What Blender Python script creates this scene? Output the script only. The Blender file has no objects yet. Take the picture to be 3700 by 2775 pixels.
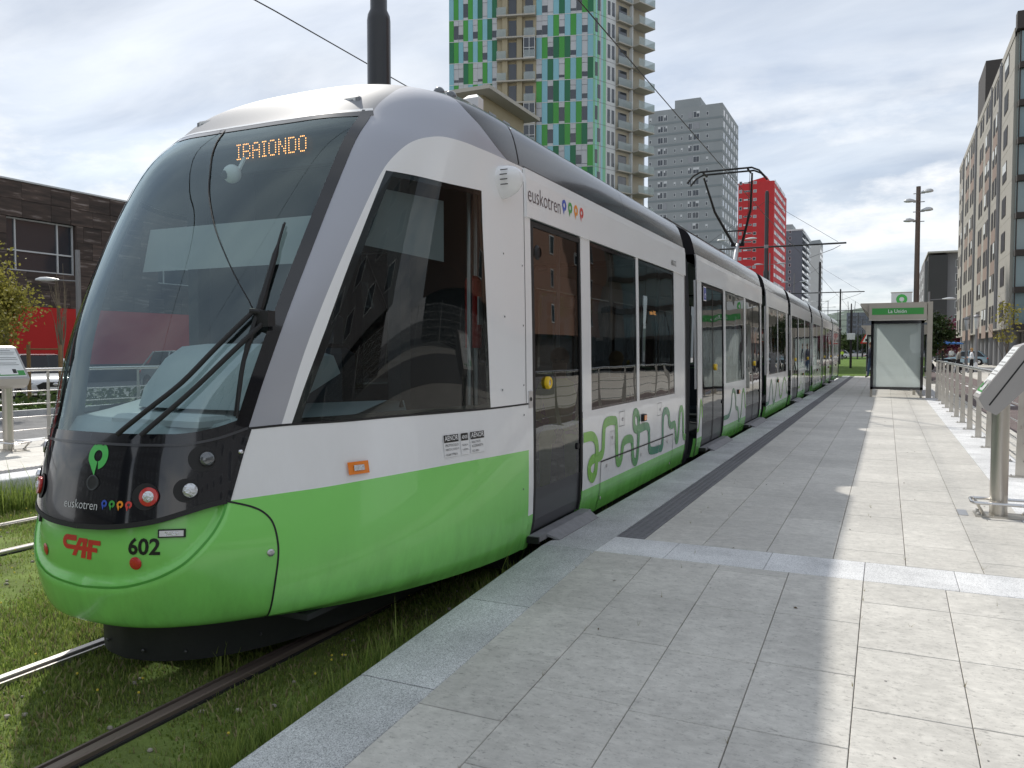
import bpy, bmesh, math, random
import numpy as np
from mathutils import Vector, Matrix, Euler
from mathutils.geometry import delaunay_2d_cdt

random.seed(7)
SC = bpy.context.scene
COL = SC.collection
R = math.radians
PI = math.pi

# ---------------------------------------------------------------- camera
CAM_H = 1.33                       # above the platform, which is z = 0; the track runs along +Y
cam_d = bpy.data.cameras.new('camera')
cam = bpy.data.objects.new('camera', cam_d)
COL.objects.link(cam)
cam.location = (0, 0, CAM_H)
cam.rotation_euler = (R(90 - 2.376), 0, R(25.177))
cam_d.sensor_width = 36.0
cam_d.lens = 36.0 * 2880 / 3700
cam_d.clip_start = 0.05
cam_d.clip_end = 6000
SC.camera = cam
SC.render.resolution_x, SC.render.resolution_y = 1024, 768

# ---------------------------------------------------------------- sky and sun
SUN_TO = Vector((-0.73, 0.62, 1.0)).normalized()
world = bpy.data.worlds.new('World')
SC.world = world
world.use_nodes = True
nt = world.node_tree
for n in list(nt.nodes):
    nt.nodes.remove(n)
def wn(t, **kw):
    n = nt.nodes.new(t)
    for k, v in kw.items():
        setattr(n, k, v)
    return n
w_out = wn('ShaderNodeOutputWorld')
w_bg = wn('ShaderNodeBackground')
w_bg.inputs['Strength'].default_value = 0.115
w_sky = wn('ShaderNodeTexSky', sky_type='NISHITA', sun_disc=False)
w_sky.sun_elevation = math.asin(SUN_TO.z)
w_sky.sun_rotation = math.atan2(SUN_TO.x, SUN_TO.y) % (2 * PI)
w_sky.air_density = 1.0
w_sky.dust_density = 1.0
w_sky.ozone_density = 1.3
w_tc = wn('ShaderNodeTexCoord')
w_sep = wn('ShaderNodeSeparateXYZ')
nt.links.new(w_tc.outputs['Generated'], w_sep.inputs[0])
w_add = wn('ShaderNodeMath', operation='ADD'); w_add.inputs[1].default_value = 0.16
nt.links.new(w_sep.outputs['Z'], w_add.inputs[0])
w_max = wn('ShaderNodeMath', operation='MAXIMUM'); w_max.inputs[1].default_value = 0.08
nt.links.new(w_add.outputs[0], w_max.inputs[0])
w_dx = wn('ShaderNodeMath', operation='DIVIDE'); w_dy = wn('ShaderNodeMath', operation='DIVIDE')
for a, b in ((w_dx, 'X'), (w_dy, 'Y')):
    nt.links.new(w_sep.outputs[b], a.inputs[0]); nt.links.new(w_max.outputs[0], a.inputs[1])
w_comb = wn('ShaderNodeCombineXYZ')
nt.links.new(w_dx.outputs[0], w_comb.inputs[0]); nt.links.new(w_dy.outputs[0], w_comb.inputs[1])
# a broad veil of thin cloud, and smaller cumulus low over the horizon
w_map = wn('ShaderNodeMapping'); w_map.inputs['Rotation'].default_value = (0, 0, R(35)); w_map.inputs['Scale'].default_value = (0.45, 0.9, 1)
nt.links.new(w_comb.outputs[0], w_map.inputs[0])
w_n1 = wn('ShaderNodeTexNoise'); w_n1.inputs['Scale'].default_value = 1.6; w_n1.inputs['Detail'].default_value = 7; w_n1.inputs['Roughness'].default_value = 0.52; w_n1.inputs['Distortion'].default_value = 0.3
nt.links.new(w_map.outputs[0], w_n1.inputs['Vector'])
w_r1 = wn('ShaderNodeMapRange'); w_r1.inputs['From Min'].default_value = 0.36; w_r1.inputs['From Max'].default_value = 0.72
w_r1.inputs['To Min'].default_value = 0.70; w_r1.inputs['To Max'].default_value = 0.98
nt.links.new(w_n1.outputs['Fac'], w_r1.inputs['Value'])
w_n2 = wn('ShaderNodeTexNoise'); w_n2.inputs['Scale'].default_value = 3.4; w_n2.inputs['Detail'].default_value = 9; w_n2.inputs['Roughness'].default_value = 0.6
w_m2 = wn('ShaderNodeMapping'); w_m2.inputs['Scale'].default_value = (1, 1, 2.6); w_m2.inputs['Location'].default_value = (0.62, 0.1, 0.35)
nt.links.new(w_tc.outputs['Generated'], w_m2.inputs[0]); nt.links.new(w_m2.outputs[0], w_n2.inputs['Vector'])
w_r2 = wn('ShaderNodeMapRange'); w_r2.inputs['From Min'].default_value = 0.44; w_r2.inputs['From Max'].default_value = 0.58
nt.links.new(w_n2.outputs['Fac'], w_r2.inputs['Value'])
w_low = wn('ShaderNodeMapRange'); w_low.inputs['From Min'].default_value = 0.34; w_low.inputs['From Max'].default_value = 0.20
nt.links.new(w_sep.outputs['Z'], w_low.inputs['Value'])
w_mul = wn('ShaderNodeMath', operation='MULTIPLY')
nt.links.new(w_r2.outputs[0], w_mul.inputs[0]); nt.links.new(w_low.outputs[0], w_mul.inputs[1])
w_mx1 = wn('ShaderNodeMix', data_type='RGBA')
nt.links.new(w_r1.outputs[0], w_mx1.inputs['Factor'])
nt.links.new(w_sky.outputs[0], w_mx1.inputs['A'])
w_n3 = wn('ShaderNodeTexNoise'); w_n3.inputs['Scale'].default_value = 2.6; w_n3.inputs['Detail'].default_value = 9; w_n3.inputs['Roughness'].default_value = 0.55; w_n3.inputs['Distortion'].default_value = 0.4
nt.links.new(w_map.outputs[0], w_n3.inputs['Vector'])
w_r3 = wn('ShaderNodeMapRange'); w_r3.inputs['From Min'].default_value = 0.32; w_r3.inputs['From Max'].default_value = 0.68
nt.links.new(w_n3.outputs['Fac'], w_r3.inputs['Value'])
w_cc = wn('ShaderNodeMix', data_type='RGBA'); w_cc.inputs['A'].default_value = (3.85, 4.3, 5.05, 1); w_cc.inputs['B'].default_value = (6.9, 7.2, 7.5, 1)
nt.links.new(w_r3.outputs[0], w_cc.inputs['Factor'])
nt.links.new(w_cc.outputs['Result'], w_mx1.inputs['B'])
w_mx2 = wn('ShaderNodeMix', data_type='RGBA')
nt.links.new(w_mul.outputs[0], w_mx2.inputs['Factor'])
nt.links.new(w_mx1.outputs['Result'], w_mx2.inputs['A'])
w_mx2.inputs['B'].default_value = (8.0, 8.05, 8.1, 1)
nt.links.new(w_mx2.outputs['Result'], w_bg.inputs['Color'])
nt.links.new(w_bg.outputs[0], w_out.inputs['Surface'])

sun_d = bpy.data.lights.new('sun', 'SUN')
sun_d.energy = 3.0
sun_d.angle = R(1.1)
sun_d.color = (1.0, 0.955, 0.88)
sun = bpy.data.objects.new('sun', sun_d)
COL.objects.link(sun)
sun.rotation_euler = (-SUN_TO).to_track_quat('-Z', 'Y').to_euler()
sun.location = (-30, 25, 60)

SC.view_settings.view_transform = 'Standard'
SC.view_settings.look = 'None'
SC.view_settings.exposure = 0.32
SC.view_settings.gamma = 1.0
SC.view_settings.use_curve_mapping = False
SC.render.engine = 'CYCLES'
SC.cycles.use_denoising = True
SC.cycles.max_bounces = 8
SC.cycles.transparent_max_bounces = 16
SC.cycles.caustics_reflective = False
SC.cycles.caustics_refractive = False

# ---------------------------------------------------------------- materials
MATS = {}
def _new(name):
    m = bpy.data.materials.new(name); m.use_nodes = True
    t = m.node_tree
    for n in list(t.nodes): t.nodes.remove(n)
    o = t.nodes.new('ShaderNodeOutputMaterial')
    MATS[name] = m
    return m, t, o
def srgb(r, g, b):
    f = lambda c: ((c / 255 + 0.055) / 1.055) ** 2.4 if c > 10 else c / 255 / 12.92
    return (f(r), f(g), f(b))
def pm(name, col, rough=0.5, metal=0.0, var=0.0, vscale=3.0, bump=0.0, bscale=40.0, coat=0.0, rnd=0.0, stretch=None, spec=0.5,
       dirt=0.0, dirtcol=(0.1, 0.09, 0.08), rvar=0.0):
    """plain painted / stone / metal material: base colour with soft noise, per-object variation, fine relief"""
    m, t, o = _new(name)
    L = t.links.new
    b = t.nodes.new('ShaderNodeBsdfPrincipled')
    L(b.outputs[0], o.inputs[0])
    b.inputs['Base Color'].default_value = (*col, 1)
    b.inputs['Roughness'].default_value = rough
    b.inputs['Metallic'].default_value = metal
    b.inputs['Specular IOR Level'].default_value = spec
    if coat:
        b.inputs['Coat Weight'].default_value = coat; b.inputs['Coat Roughness'].default_value = 0.03
    src = None
    vec = None
    def coords():
        tc = t.nodes.new('ShaderNodeTexCoord')
        if stretch:
            mp = t.nodes.new('ShaderNodeMapping'); mp.inputs['Scale'].default_value = stretch
            L(tc.outputs['Object'], mp.inputs[0]); return mp.outputs[0]
        return tc.outputs['Object']
    if var or bump or dirt or rvar: vec = coords()
    if var or rnd:
        hsv = t.nodes.new('ShaderNodeHueSaturation'); hsv.inputs['Color'].default_value = (*col, 1)
        val = None
        if var:
            n = t.nodes.new('ShaderNodeTexNoise'); n.inputs['Scale'].default_value = vscale; n.inputs['Detail'].default_value = 6; n.inputs['Roughness'].default_value = 0.62
            L(vec, n.inputs['Vector'])
            mr = t.nodes.new('ShaderNodeMapRange'); mr.inputs['From Min'].default_value = 0.25; mr.inputs['From Max'].default_value = 0.75
            mr.inputs['To Min'].default_value = 1 - var; mr.inputs['To Max'].default_value = 1 + var
            L(n.outputs['Fac'], mr.inputs['Value']); val = mr.outputs[0]
        if rnd:
            oi = t.nodes.new('ShaderNodeObjectInfo')
            mr2 = t.nodes.new('ShaderNodeMapRange'); mr2.inputs['To Min'].default_value = 1 - rnd; mr2.inputs['To Max'].default_value = 1 + rnd
            L(oi.outputs['Random'], mr2.inputs['Value'])
            if val:
                mu = t.nodes.new('ShaderNodeMath'); mu.operation = 'MULTIPLY'; L(val, mu.inputs[0]); L(mr2.outputs[0], mu.inputs[1]); val = mu.outputs[0]
            else: val = mr2.outputs[0]
        L(val, hsv.inputs['Value']); src = hsv.outputs[0]
    if dirt:
        n = t.nodes.new('ShaderNodeTexNoise'); n.inputs['Scale'].default_value = vscale * 0.6; n.inputs['Detail'].default_value = 9; n.inputs['Roughness'].default_value = 0.7
        L(vec, n.inputs['Vector'])
        mr = t.nodes.new('ShaderNodeMapRange'); mr.inputs['From Min'].default_value = 0.48; mr.inputs['From Max'].default_value = 0.75; mr.inputs['To Max'].default_value = dirt
        L(n.outputs['Fac'], mr.inputs['Value'])
        mx = t.nodes.new('ShaderNodeMix'); mx.data_type = 'RGBA'
        L(mr.outputs[0], mx.inputs['Factor'])
        if src: L(src, mx.inputs['A'])
        else: mx.inputs['A'].default_value = (*col, 1)
        mx.inputs['B'].default_value = (*dirtcol, 1); src = mx.outputs['Result']
    if src: L(src, b.inputs['Base Color'])
    if rvar:
        n = t.nodes.new('ShaderNodeTexNoise'); n.inputs['Scale'].default_value = vscale * 1.7; n.inputs['Detail'].default_value = 5
        L(vec, n.inputs['Vector'])
        mr = t.nodes.new('ShaderNodeMapRange'); mr.inputs['To Min'].default_value = max(0.02, rough - rvar); mr.inputs['To Max'].default_value = rough + rvar
        L(n.outputs['Fac'], mr.inputs['Value']); L(mr.outputs[0], b.inputs['Roughness'])
    if bump:
        n = t.nodes.new('ShaderNodeTexNoise'); n.inputs['Scale'].default_value = bscale; n.inputs['Detail'].default_value = 4
        L(vec, n.inputs['Vector'])
        bp = t.nodes.new('ShaderNodeBump'); bp.inputs['Strength'].default_value = bump; bp.inputs['Distance'].default_value = 0.01
        L(n.outputs['Fac'], bp.inputs['Height']); L(bp.outputs[0], b.inputs['Normal'])
    return m
def glass(name, tint, refl=1.0,  ior=1.5, wave=0.0, rough=0.0):
    """a pane: tinted see-through plus a clear Fresnel reflection"""
    m, t, o = _new(name); L = t.links.new
    tr = t.nodes.new('ShaderNodeBsdfTransparent'); tr.inputs[0].default_value = (*tint, 1)
    gl = t.nodes.new('ShaderNodeBsdfGlossy'); gl.inputs['Roughness'].default_value = rough; gl.inputs['Color'].default_value = (*(refl if isinstance(refl, tuple) else (refl, refl, refl)), 1)
    lw = t.nodes.new('ShaderNodeLayerWeight'); lw.inputs['Blend'].default_value = 0.5      # the same from either side of the pane
    pw = t.nodes.new('ShaderNodeMath'); pw.operation = 'POWER'; pw.inputs[1].default_value = 5.0; L(lw.outputs['Facing'], pw.inputs[0])
    fr = t.nodes.new('ShaderNodeMapRange'); f0 = ((ior - 1) / (ior + 1)) ** 2; fr.inputs['To Min'].default_value = f0; fr.inputs['To Max'].default_value = 1.0; L(pw.outputs[0], fr.inputs['Value'])
    mx = t.nodes.new('ShaderNodeMixShader')
    L(fr.outputs[0], mx.inputs[0]); L(tr.outputs[0], mx.inputs[1]); L(gl.outputs[0], mx.inputs[2]); L(mx.outputs[0], o.inputs[0])
    if wave:
        tc = t.nodes.new('ShaderNodeTexCoord'); n = t.nodes.new('ShaderNodeTexNoise'); n.inputs['Scale'].default_value = 1.3; n.inputs['Detail'].default_value = 1
        L(tc.outputs['Object'], n.inputs['Vector'])
        bp = t.nodes.new('ShaderNodeBump'); bp.inputs['Strength'].default_value = wave; bp.inputs['Distance'].default_value = 0.02
        L(n.outputs['Fac'], bp.inputs['Height']); L(bp.outputs[0], gl.inputs['Normal']); L(bp.outputs[0], lw.inputs['Normal'])
    return m
def emit(name, col, s):
    m, t, o = _new(name)
    e = t.nodes.new('ShaderNodeEmission'); e.inputs[0].default_value = (*col, 1); e.inputs[1].default_value = s
    t.links.new(e.outputs[0], o.inputs[0]); return m
def speckle(name, dark, mid, light, scale, rough=0.75, rnd=0.05, bump=0.25, stain=0.25):
    """granite: grains of three tones"""
    m, t, o = _new(name); L = t.links.new
    b = t.nodes.new('ShaderNodeBsdfPrincipled'); L(b.outputs[0], o.inputs[0]); b.inputs['Roughness'].default_value = rough
    tc = t.nodes.new('ShaderNodeTexCoord')
    v = t.nodes.new('ShaderNodeTexVoronoi'); v.inputs['Scale'].default_value = scale
    L(tc.outputs['Object'], v.inputs['Vector'])
    sp = t.nodes.new('ShaderNodeSeparateColor'); L(v.outputs['Color'], sp.inputs[0])
    cr = t.nodes.new('ShaderNodeValToRGB'); cr.color_ramp.interpolation = 'LINEAR'
    e = cr.color_ramp.elements; e[0].position = 0.0; e[0].color = (*dark, 1); e[1].position = 1.0; e[1].color = (*light, 1)
    k = e.new(0.3); k.color = (*mid, 1); k = e.new(0.75); k.color = (*[(a + c) / 2 for a, c in zip(mid, light)], 1)
    L(sp.outputs[0], cr.inputs[0])
    n = t.nodes.new('ShaderNodeTexNoise'); n.inputs['Scale'].default_value = 2.2; n.inputs['Detail'].default_value = 7; n.inputs['Roughness'].default_value = 0.65
    geo = t.nodes.new('ShaderNodeNewGeometry'); L(geo.outputs['Position'], n.inputs['Vector'])
    mr = t.nodes.new('ShaderNodeMapRange'); mr.inputs['From Min'].default_value = 0.3; mr.inputs['From Max'].default_value = 0.7; mr.inputs['To Min'].default_value = 1 - stain; mr.inputs['To Max'].default_value = 1 + stain * 0.6
    L(n.outputs['Fac'], mr.inputs['Value'])
    oi = t.nodes.new('ShaderNodeObjectInfo'); mr2 = t.nodes.new('ShaderNodeMapRange'); mr2.inputs['To Min'].default_value = 1 - rnd; mr2.inputs['To Max'].default_value = 1 + rnd
    L(oi.outputs['Random'], mr2.inputs['Value'])
    mu = t.nodes.new('ShaderNodeMath'); mu.operation = 'MULTIPLY'; L(mr.outputs[0], mu.inputs[0]); L(mr2.outputs[0], mu.inputs[1])
    hsv = t.nodes.new('ShaderNodeHueSaturation'); L(cr.outputs[0], hsv.inputs['Color']); L(mu.outputs[0], hsv.inputs['Value'])
    L(hsv.outputs[0], b.inputs['Base Color'])
    bp = t.nodes.new('ShaderNodeBump'); bp.inputs['Strength'].default_value = bump; bp.inputs['Distance'].default_value = 0.003
    L(v.outputs['Distance'], bp.inputs['Height']); L(bp.outputs[0], b.inputs['Normal'])
    return m
def limestone(name, col, rnd=0.06):
    """honed slab: pale stone with short dark and light flecks running one way, a few stains"""
    m, t, o = _new(name); L = t.links.new
    b = t.nodes.new('ShaderNodeBsdfPrincipled'); L(b.outputs[0], o.inputs[0]); b.inputs['Roughness'].default_value = 0.62
    geo = t.nodes.new('ShaderNodeNewGeometry'); oi = t.nodes.new('ShaderNodeObjectInfo')
    off = t.nodes.new('ShaderNodeVectorMath'); off.operation = 'SCALE'; off.inputs['Scale'].default_value = 40
    cx = t.nodes.new('ShaderNodeCombineXYZ'); L(oi.outputs['Random'], cx.inputs[0]); L(oi.outputs['Random'], cx.inputs[1]); L(cx.outputs[0], off.inputs[0])
    ad = t.nodes.new('ShaderNodeVectorMath'); ad.operation = 'ADD'; L(geo.outputs['Position'], ad.inputs[0]); L(off.outputs[0], ad.inputs[1])
    mp = t.nodes.new('ShaderNodeMapping'); mp.inputs['Scale'].default_value = (0.55, 1, 1); L(ad.outputs[0], mp.inputs[0])
    def noise(scale, det, rough, vec):
        n = t.nodes.new('ShaderNodeTexNoise'); n.inputs['Scale'].default_value = scale; n.inputs['Detail'].default_value = det; n.inputs['Roughness'].default_value = rough
        L(vec, n.inputs['Vector']); return n.outputs['Fac']
    def rng(v, a, c, d, e):
        r = t.nodes.new('ShaderNodeMapRange'); r.inputs['From Min'].default_value = a; r.inputs['From Max'].default_value = c; r.inputs['To Min'].default_value = d; r.inputs['To Max'].default_value = e
        L(v, r.inputs['Value']); return r.outputs[0]
    def mul(a, c):
        q = t.nodes.new('ShaderNodeMath'); q.operation = 'MULTIPLY'; L(a, q.inputs[0]); L(c, q.inputs[1]); return q.outputs[0]
    flecks = rng(noise(58, 4, 0.8, mp.outputs[0]), 0.55, 0.68, 1.0, 0.58)
    light = rng(noise(24, 5, 0.75, mp.outputs[0]), 0.40, 0.70, 0.90, 1.10)
    soft = rng(noise(9, 7, 0.7, ad.outputs[0]), 0.3, 0.7, 0.87, 1.08)
    stain = rng(noise(0.9, 8, 0.62, geo.outputs['Position']), 0.35, 0.72, 1.06, 0.82)
    ov = rng(oi.outputs['Random'], 0, 1, 1 - rnd, 1 + rnd)
    val = mul(mul(mul(flecks, light), mul(soft, stain)), ov)
    hsv = t.nodes.new('ShaderNodeHueSaturation'); hsv.inputs['Color'].default_value = (*col, 1); L(val, hsv.inputs['Value'])
    L(hsv.outputs[0], b.inputs['Base Color'])
    bp = t.nodes.new('ShaderNodeBump'); bp.inputs['Strength'].default_value = 0.12; bp.inputs['Distance'].default_value = 0.004; L(flecks, bp.inputs['Height']); L(bp.outputs[0], b.inputs['Normal'])
    return m

# ---------------------------------------------------------------- mesh helpers
class MB:
    def __init__(s): s.v = []; s.f = []; s.mi = []; s.cur = 0
    def add(s, vs, fs):
        o = len(s.v); s.v += [tuple(p) for p in vs]; s.f += [tuple(i + o for i in f) for f in fs]; s.mi += [s.cur] * len(fs); return s
    def box(s, x0, x1, y0, y1, z0, z1):
        return s.add([(x0, y0, z0), (x1, y0, z0), (x1, y1, z0), (x0, y1, z0), (x0, y0, z1), (x1, y0, z1), (x1, y1, z1), (x0, y1, z1)],
                     [(3, 2, 1, 0), (4, 5, 6, 7), (0, 1, 5, 4), (1, 2, 6, 5), (2, 3, 7, 6), (3, 0, 4, 7)])
    def cbox(s, x0, x1, y0, y1, z0, z1, c):
        """box with chamfered top edges"""
        return s.add([(x0, y0, z0), (x1, y0, z0), (x1, y1, z0), (x0, y1, z0), (x0, y0, z1 - c), (x1, y0, z1 - c), (x1, y1, z1 - c), (x0, y1, z1 - c),
                      (x0 + c, y0 + c, z1), (x1 - c, y0 + c, z1), (x1 - c, y1 - c, z1), (x0 + c, y1 - c, z1)],
                     [(3, 2, 1, 0), (0, 1, 5, 4), (1, 2, 6, 5), (2, 3, 7, 6), (3, 0, 4, 7), (4, 5, 9, 8), (5, 6, 10, 9), (6, 7, 11, 10), (7, 4, 8, 11), (8, 9, 10, 11)])
    def quad(s, a, b, c, d): return s.add([a, b, c, d], [(0, 1, 2, 3)])
    def prism(s, poly, lo, hi, axis='y'):
        """extrude a polygon given in the two other axes"""
        def P(p, w): return {'y': (p[0], w, p[1]), 'x': (w, p[0], p[1]), 'z': (p[0], p[1], w)}[axis]
        n = len(poly); vs = [P(p, lo) for p in poly] + [P(p, hi) for p in poly]
        fs = [tuple(range(n)), tuple(range(2 * n - 1, n - 1, -1))] + [(i, i + n, (i + 1) % n + n, (i + 1) % n) for i in range(n)]
        return s.add(vs, fs)
    def tube(s, pts, r, seg=8, cap=True):
        pts = [Vector(p) for p in pts]; n = len(pts); vs = []; fs = []
        rs = r if isinstance(r, (list, tuple)) else [r] * n
        up0 = None
        for i, p in enumerate(pts):
            d = (pts[min(i + 1, n - 1)] - pts[max(i - 1, 0)]).normalized()
            if up0 is None: up0 = Vector((0, 0, 1)) if abs(d.z) < 0.9 else Vector((1, 0, 0))
            x = d.cross(up0).normalized(); y = d.cross(x).normalized(); up0 = -y if abs(d.dot(y)) < 0.9 else up0
            for k in range(seg):
                a = 2 * PI * k / seg; vs.append(p + (x * math.cos(a) + y * math.sin(a)) * rs[i])
        for i in range(n - 1):
            for k in range(seg):
                k2 = (k + 1) % seg; fs.append((i * seg + k, i * seg + k2, (i + 1) * seg + k2, (i + 1) * seg + k))
        if cap: fs += [tuple(range(seg - 1, -1, -1)), tuple((n - 1) * seg + k for k in range(seg))]
        return s.add(vs, fs)
    def cyl(s, a, b, r, seg=16, r2=None): return s.tube([a, b], [r, r if r2 is None else r2], seg)
    def lathe(s, prof, c=(0, 0, 0), seg=20, axis='z'):
        """prof: (radius, height)"""
        vs = []; fs = []; n = len(prof)
        for r, h in prof:
            for k in range(seg):
                a = 2 * PI * k / seg; x, y = r * math.cos(a), r * math.sin(a)
                p = {'z': (x, y, h), 'x': (h, x, y), 'y': (x, h, y)}[axis]
                vs.append((p[0] + c[0], p[1] + c[1], p[2] + c[2]))
        for i in range(n - 1):
            for k in range(seg):
                k2 = (k + 1) % seg; fs.append((i * seg + k, i * seg + k2, (i + 1) * seg + k2, (i + 1) * seg + k))
        fs += [tuple(range(seg - 1, -1, -1)), tuple((n - 1) * seg + k for k in range(seg))]
        return s.add(vs, fs)
    def ell(s, c, r, seg=12, rings=8):
        vs = []; fs = []
        for i in range(rings + 1):
            th = PI * i / rings
            for k in range(seg):
                a = 2 * PI * k / seg
                vs.append((c[0] + r[0] * math.sin(th) * math.cos(a), c[1] + r[1] * math.sin(th) * math.sin(a), c[2] + r[2] * math.cos(th)))
        for i in range(rings):
            for k in range(seg):
                k2 = (k + 1) % seg; fs.append((i * seg + k, (i + 1) * seg + k, (i + 1) * seg + k2, i * seg + k2))
        return s.add(vs, fs)
    def mesh(s, name, mats, smooth=False):
        me = bpy.data.meshes.new(name); me.from_pydata(s.v, [], s.f); 
        for m in (mats if isinstance(mats, (list, tuple)) else [mats]): me.materials.append(MATS[m] if isinstance(m, str) else m)
        if any(s.mi): me.polygons.foreach_set('material_index', s.mi)
        if smooth:
            me.polygons.foreach_set('use_smooth', [True] * len(me.polygons))
            if smooth != 'all':
                try: me.set_sharp_from_angle(angle=R(38))
                except Exception: pass
        me.update(); return me
    def build(s, name, mats, parent=None, smooth=False, loc=None, **props):
        return link(name, s.mesh(name, mats, smooth), parent, loc, **props)
def link(name, me, parent=None, loc=None, rot=None, **props):
    o = bpy.data.objects.new(name, me); COL.objects.link(o)
    if loc: o.location = loc
    if rot: o.rotation_euler = rot
    if parent:
        o.parent = parent
        if not props.pop('local', False): o.matrix_parent_inverse = Matrix.Translation(-parent.location)
    for k, v in props.items(): o[k] = v
    return o
def thing(name, label, category, loc=(0, 0, 0), group=None, rz=0):
    o = bpy.data.objects.new(name, None); COL.objects.link(o); o.location = loc; o.rotation_euler.z = rz
    o.empty_display_size = 0.2
    o['label'] = label; o['category'] = category
    if group: o['group'] = group
    return o
def tag(o, label, category, group=None):
    o['label'] = label; o['category'] = category
    if group: o['group'] = group
    return o
def copy_tree(o, parent=None):
    c = o.copy(); COL.objects.link(c)
    if parent: c.parent = parent; c.matrix_parent_inverse = o.matrix_parent_inverse.copy()
    for ch in o.children: copy_tree(ch, c)
    return c
def spline(pts, n=8):
    """Catmull-Rom through points (any dimension)"""
    P = [np.array(p, float) for p in pts]; out = []
    for i in range(len(P) - 1):
        p0 = P[i - 1] if i else 2 * P[0] - P[1]; p1, p2 = P[i], P[i + 1]; p3 = P[i + 2] if i + 2 < len(P) else 2 * P[-1] - P[-2]
        for k in range(n):
            t = k / n; out.append(.5 * (2 * p1 + (p2 - p0) * t + (2 * p0 - 5 * p1 + 4 * p2 - p3) * t * t + (-p0 + 3 * p1 - 3 * p2 + p3) * t ** 3))
    out.append(P[-1]); return out
def text_mesh(txt, size, bold=0.0, shear=0.0, extr=0.0):
    """letter outlines as 2-D triangles: list of verts (x, y), faces, width"""
    cu = bpy.data.curves.new('t', 'FONT'); cu.body = txt; cu.size = size; cu.offset = bold; cu.shear = shear; cu.resolution_u = 3
    ob = bpy.data.objects.new('t', cu); COL.objects.link(ob)
    dg = bpy.context.evaluated_depsgraph_get(); me = bpy.data.meshes.new_from_object(ob.evaluated_get(dg))
    vs = [tuple(v.co[:2]) for v in me.vertices]; fs = [tuple(p.vertices) for p in me.polygons]
    bpy.data.objects.remove(ob); bpy.data.curves.remove(cu); bpy.data.meshes.remove(me)
    return vs, fs
def drop_mesh(cx, cy, r, tip=(-0.25, -1.75), w=0.42, n=26):
    """the open ring with a pointed tail used as the line emblem: a band that starts at the tail, circles and closes short of it"""
    ring_o = []; ring_i = []
    a0, a1 = R(205), R(205) - R(283)
    for k in range(n + 1):
        a = a0 + (a1 - a0) * k / n
        ring_o.append((cx + r * math.cos(a), cy + r * math.sin(a)))
        ring_i.append((cx + r * w * math.cos(a), cy + r * w * math.sin(a)))
    tp = (cx + tip[0] * r, cy + tip[1] * r)
    vs = ring_o + ring_i + [tp]
    fs = [(k, k + 1, n + 2 + k, n + 1 + k) for k in range(n)]
    tl = [(cx + r * w * math.cos(R(205 + d)), cy + r * w * math.sin(R(205 + d))) for d in (25, 50, 68)]
    o = len(vs); vs += tl; fs.append((0, n + 1, o, o + 1, o + 2, 2 * n + 2))
    return vs, [tuple(reversed(f)) for f in fs]
# ================================================================ the setting
ZR = -0.28                      # rail head / lawn level below the platform
limestone('slab_stone', (0.58, 0.56, 0.515))
limestone('slab_stone_pale', (0.60, 0.575, 0.52))
speckle('granite', (0.21, 0.218, 0.22), (0.45, 0.46, 0.462), (0.71, 0.72, 0.722), 280)
speckle('granite_pale', (0.40, 0.408, 0.415), (0.64, 0.645, 0.65), (0.81, 0.815, 0.82), 250)
speckle('asphalt', (0.035, 0.035, 0.037), (0.06, 0.06, 0.062), (0.11, 0.11, 0.112), 90, 0.9)
speckle('asphalt_pale', (0.10, 0.10, 0.105), (0.17, 0.17, 0.172), (0.25, 0.25, 0.25), 90, 0.9)
speckle('cycle_red', (0.075, 0.06, 0.058), (0.125, 0.095, 0.09), (0.18, 0.145, 0.14), 80, 0.9)
speckle('bed_concrete', (0.10, 0.10, 0.098), (0.15, 0.147, 0.14), (0.2, 0.195, 0.19), 60, 0.9)
pm('joint_dark', (0.07, 0.066, 0.06), 0.95, var=0.3, vscale=20)
pm('tactile_grey', (0.155, 0.155, 0.165), 0.75, var=0.15, vscale=14, rnd=0.06, bump=0.15, bscale=120)
pm('road_paint', (0.72, 0.72, 0.70), 0.7, var=0.12, vscale=6, dirt=0.3, dirtcol=(0.25, 0.25, 0.25))
pm('rail_steel', (0.42, 0.36, 0.31), 0.45, metal=0.55, var=0.25, vscale=5, dirt=0.55, dirtcol=(0.16, 0.10, 0.07))
pm('rail_top', (0.52, 0.49, 0.46), 0.38, metal=0.8, var=0.15, vscale=3, stretch=(1, .15, 1))
pm('rail_rust_shaded', (0.17, 0.135, 0.115), 0.5, metal=0.35, var=0.3, vscale=3, stretch=(1, .2, 1))  # rusty brown, darkened further for the shade the near rail lies in
pm('rail_rubber', (0.02, 0.02, 0.02), 0.8)
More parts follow.
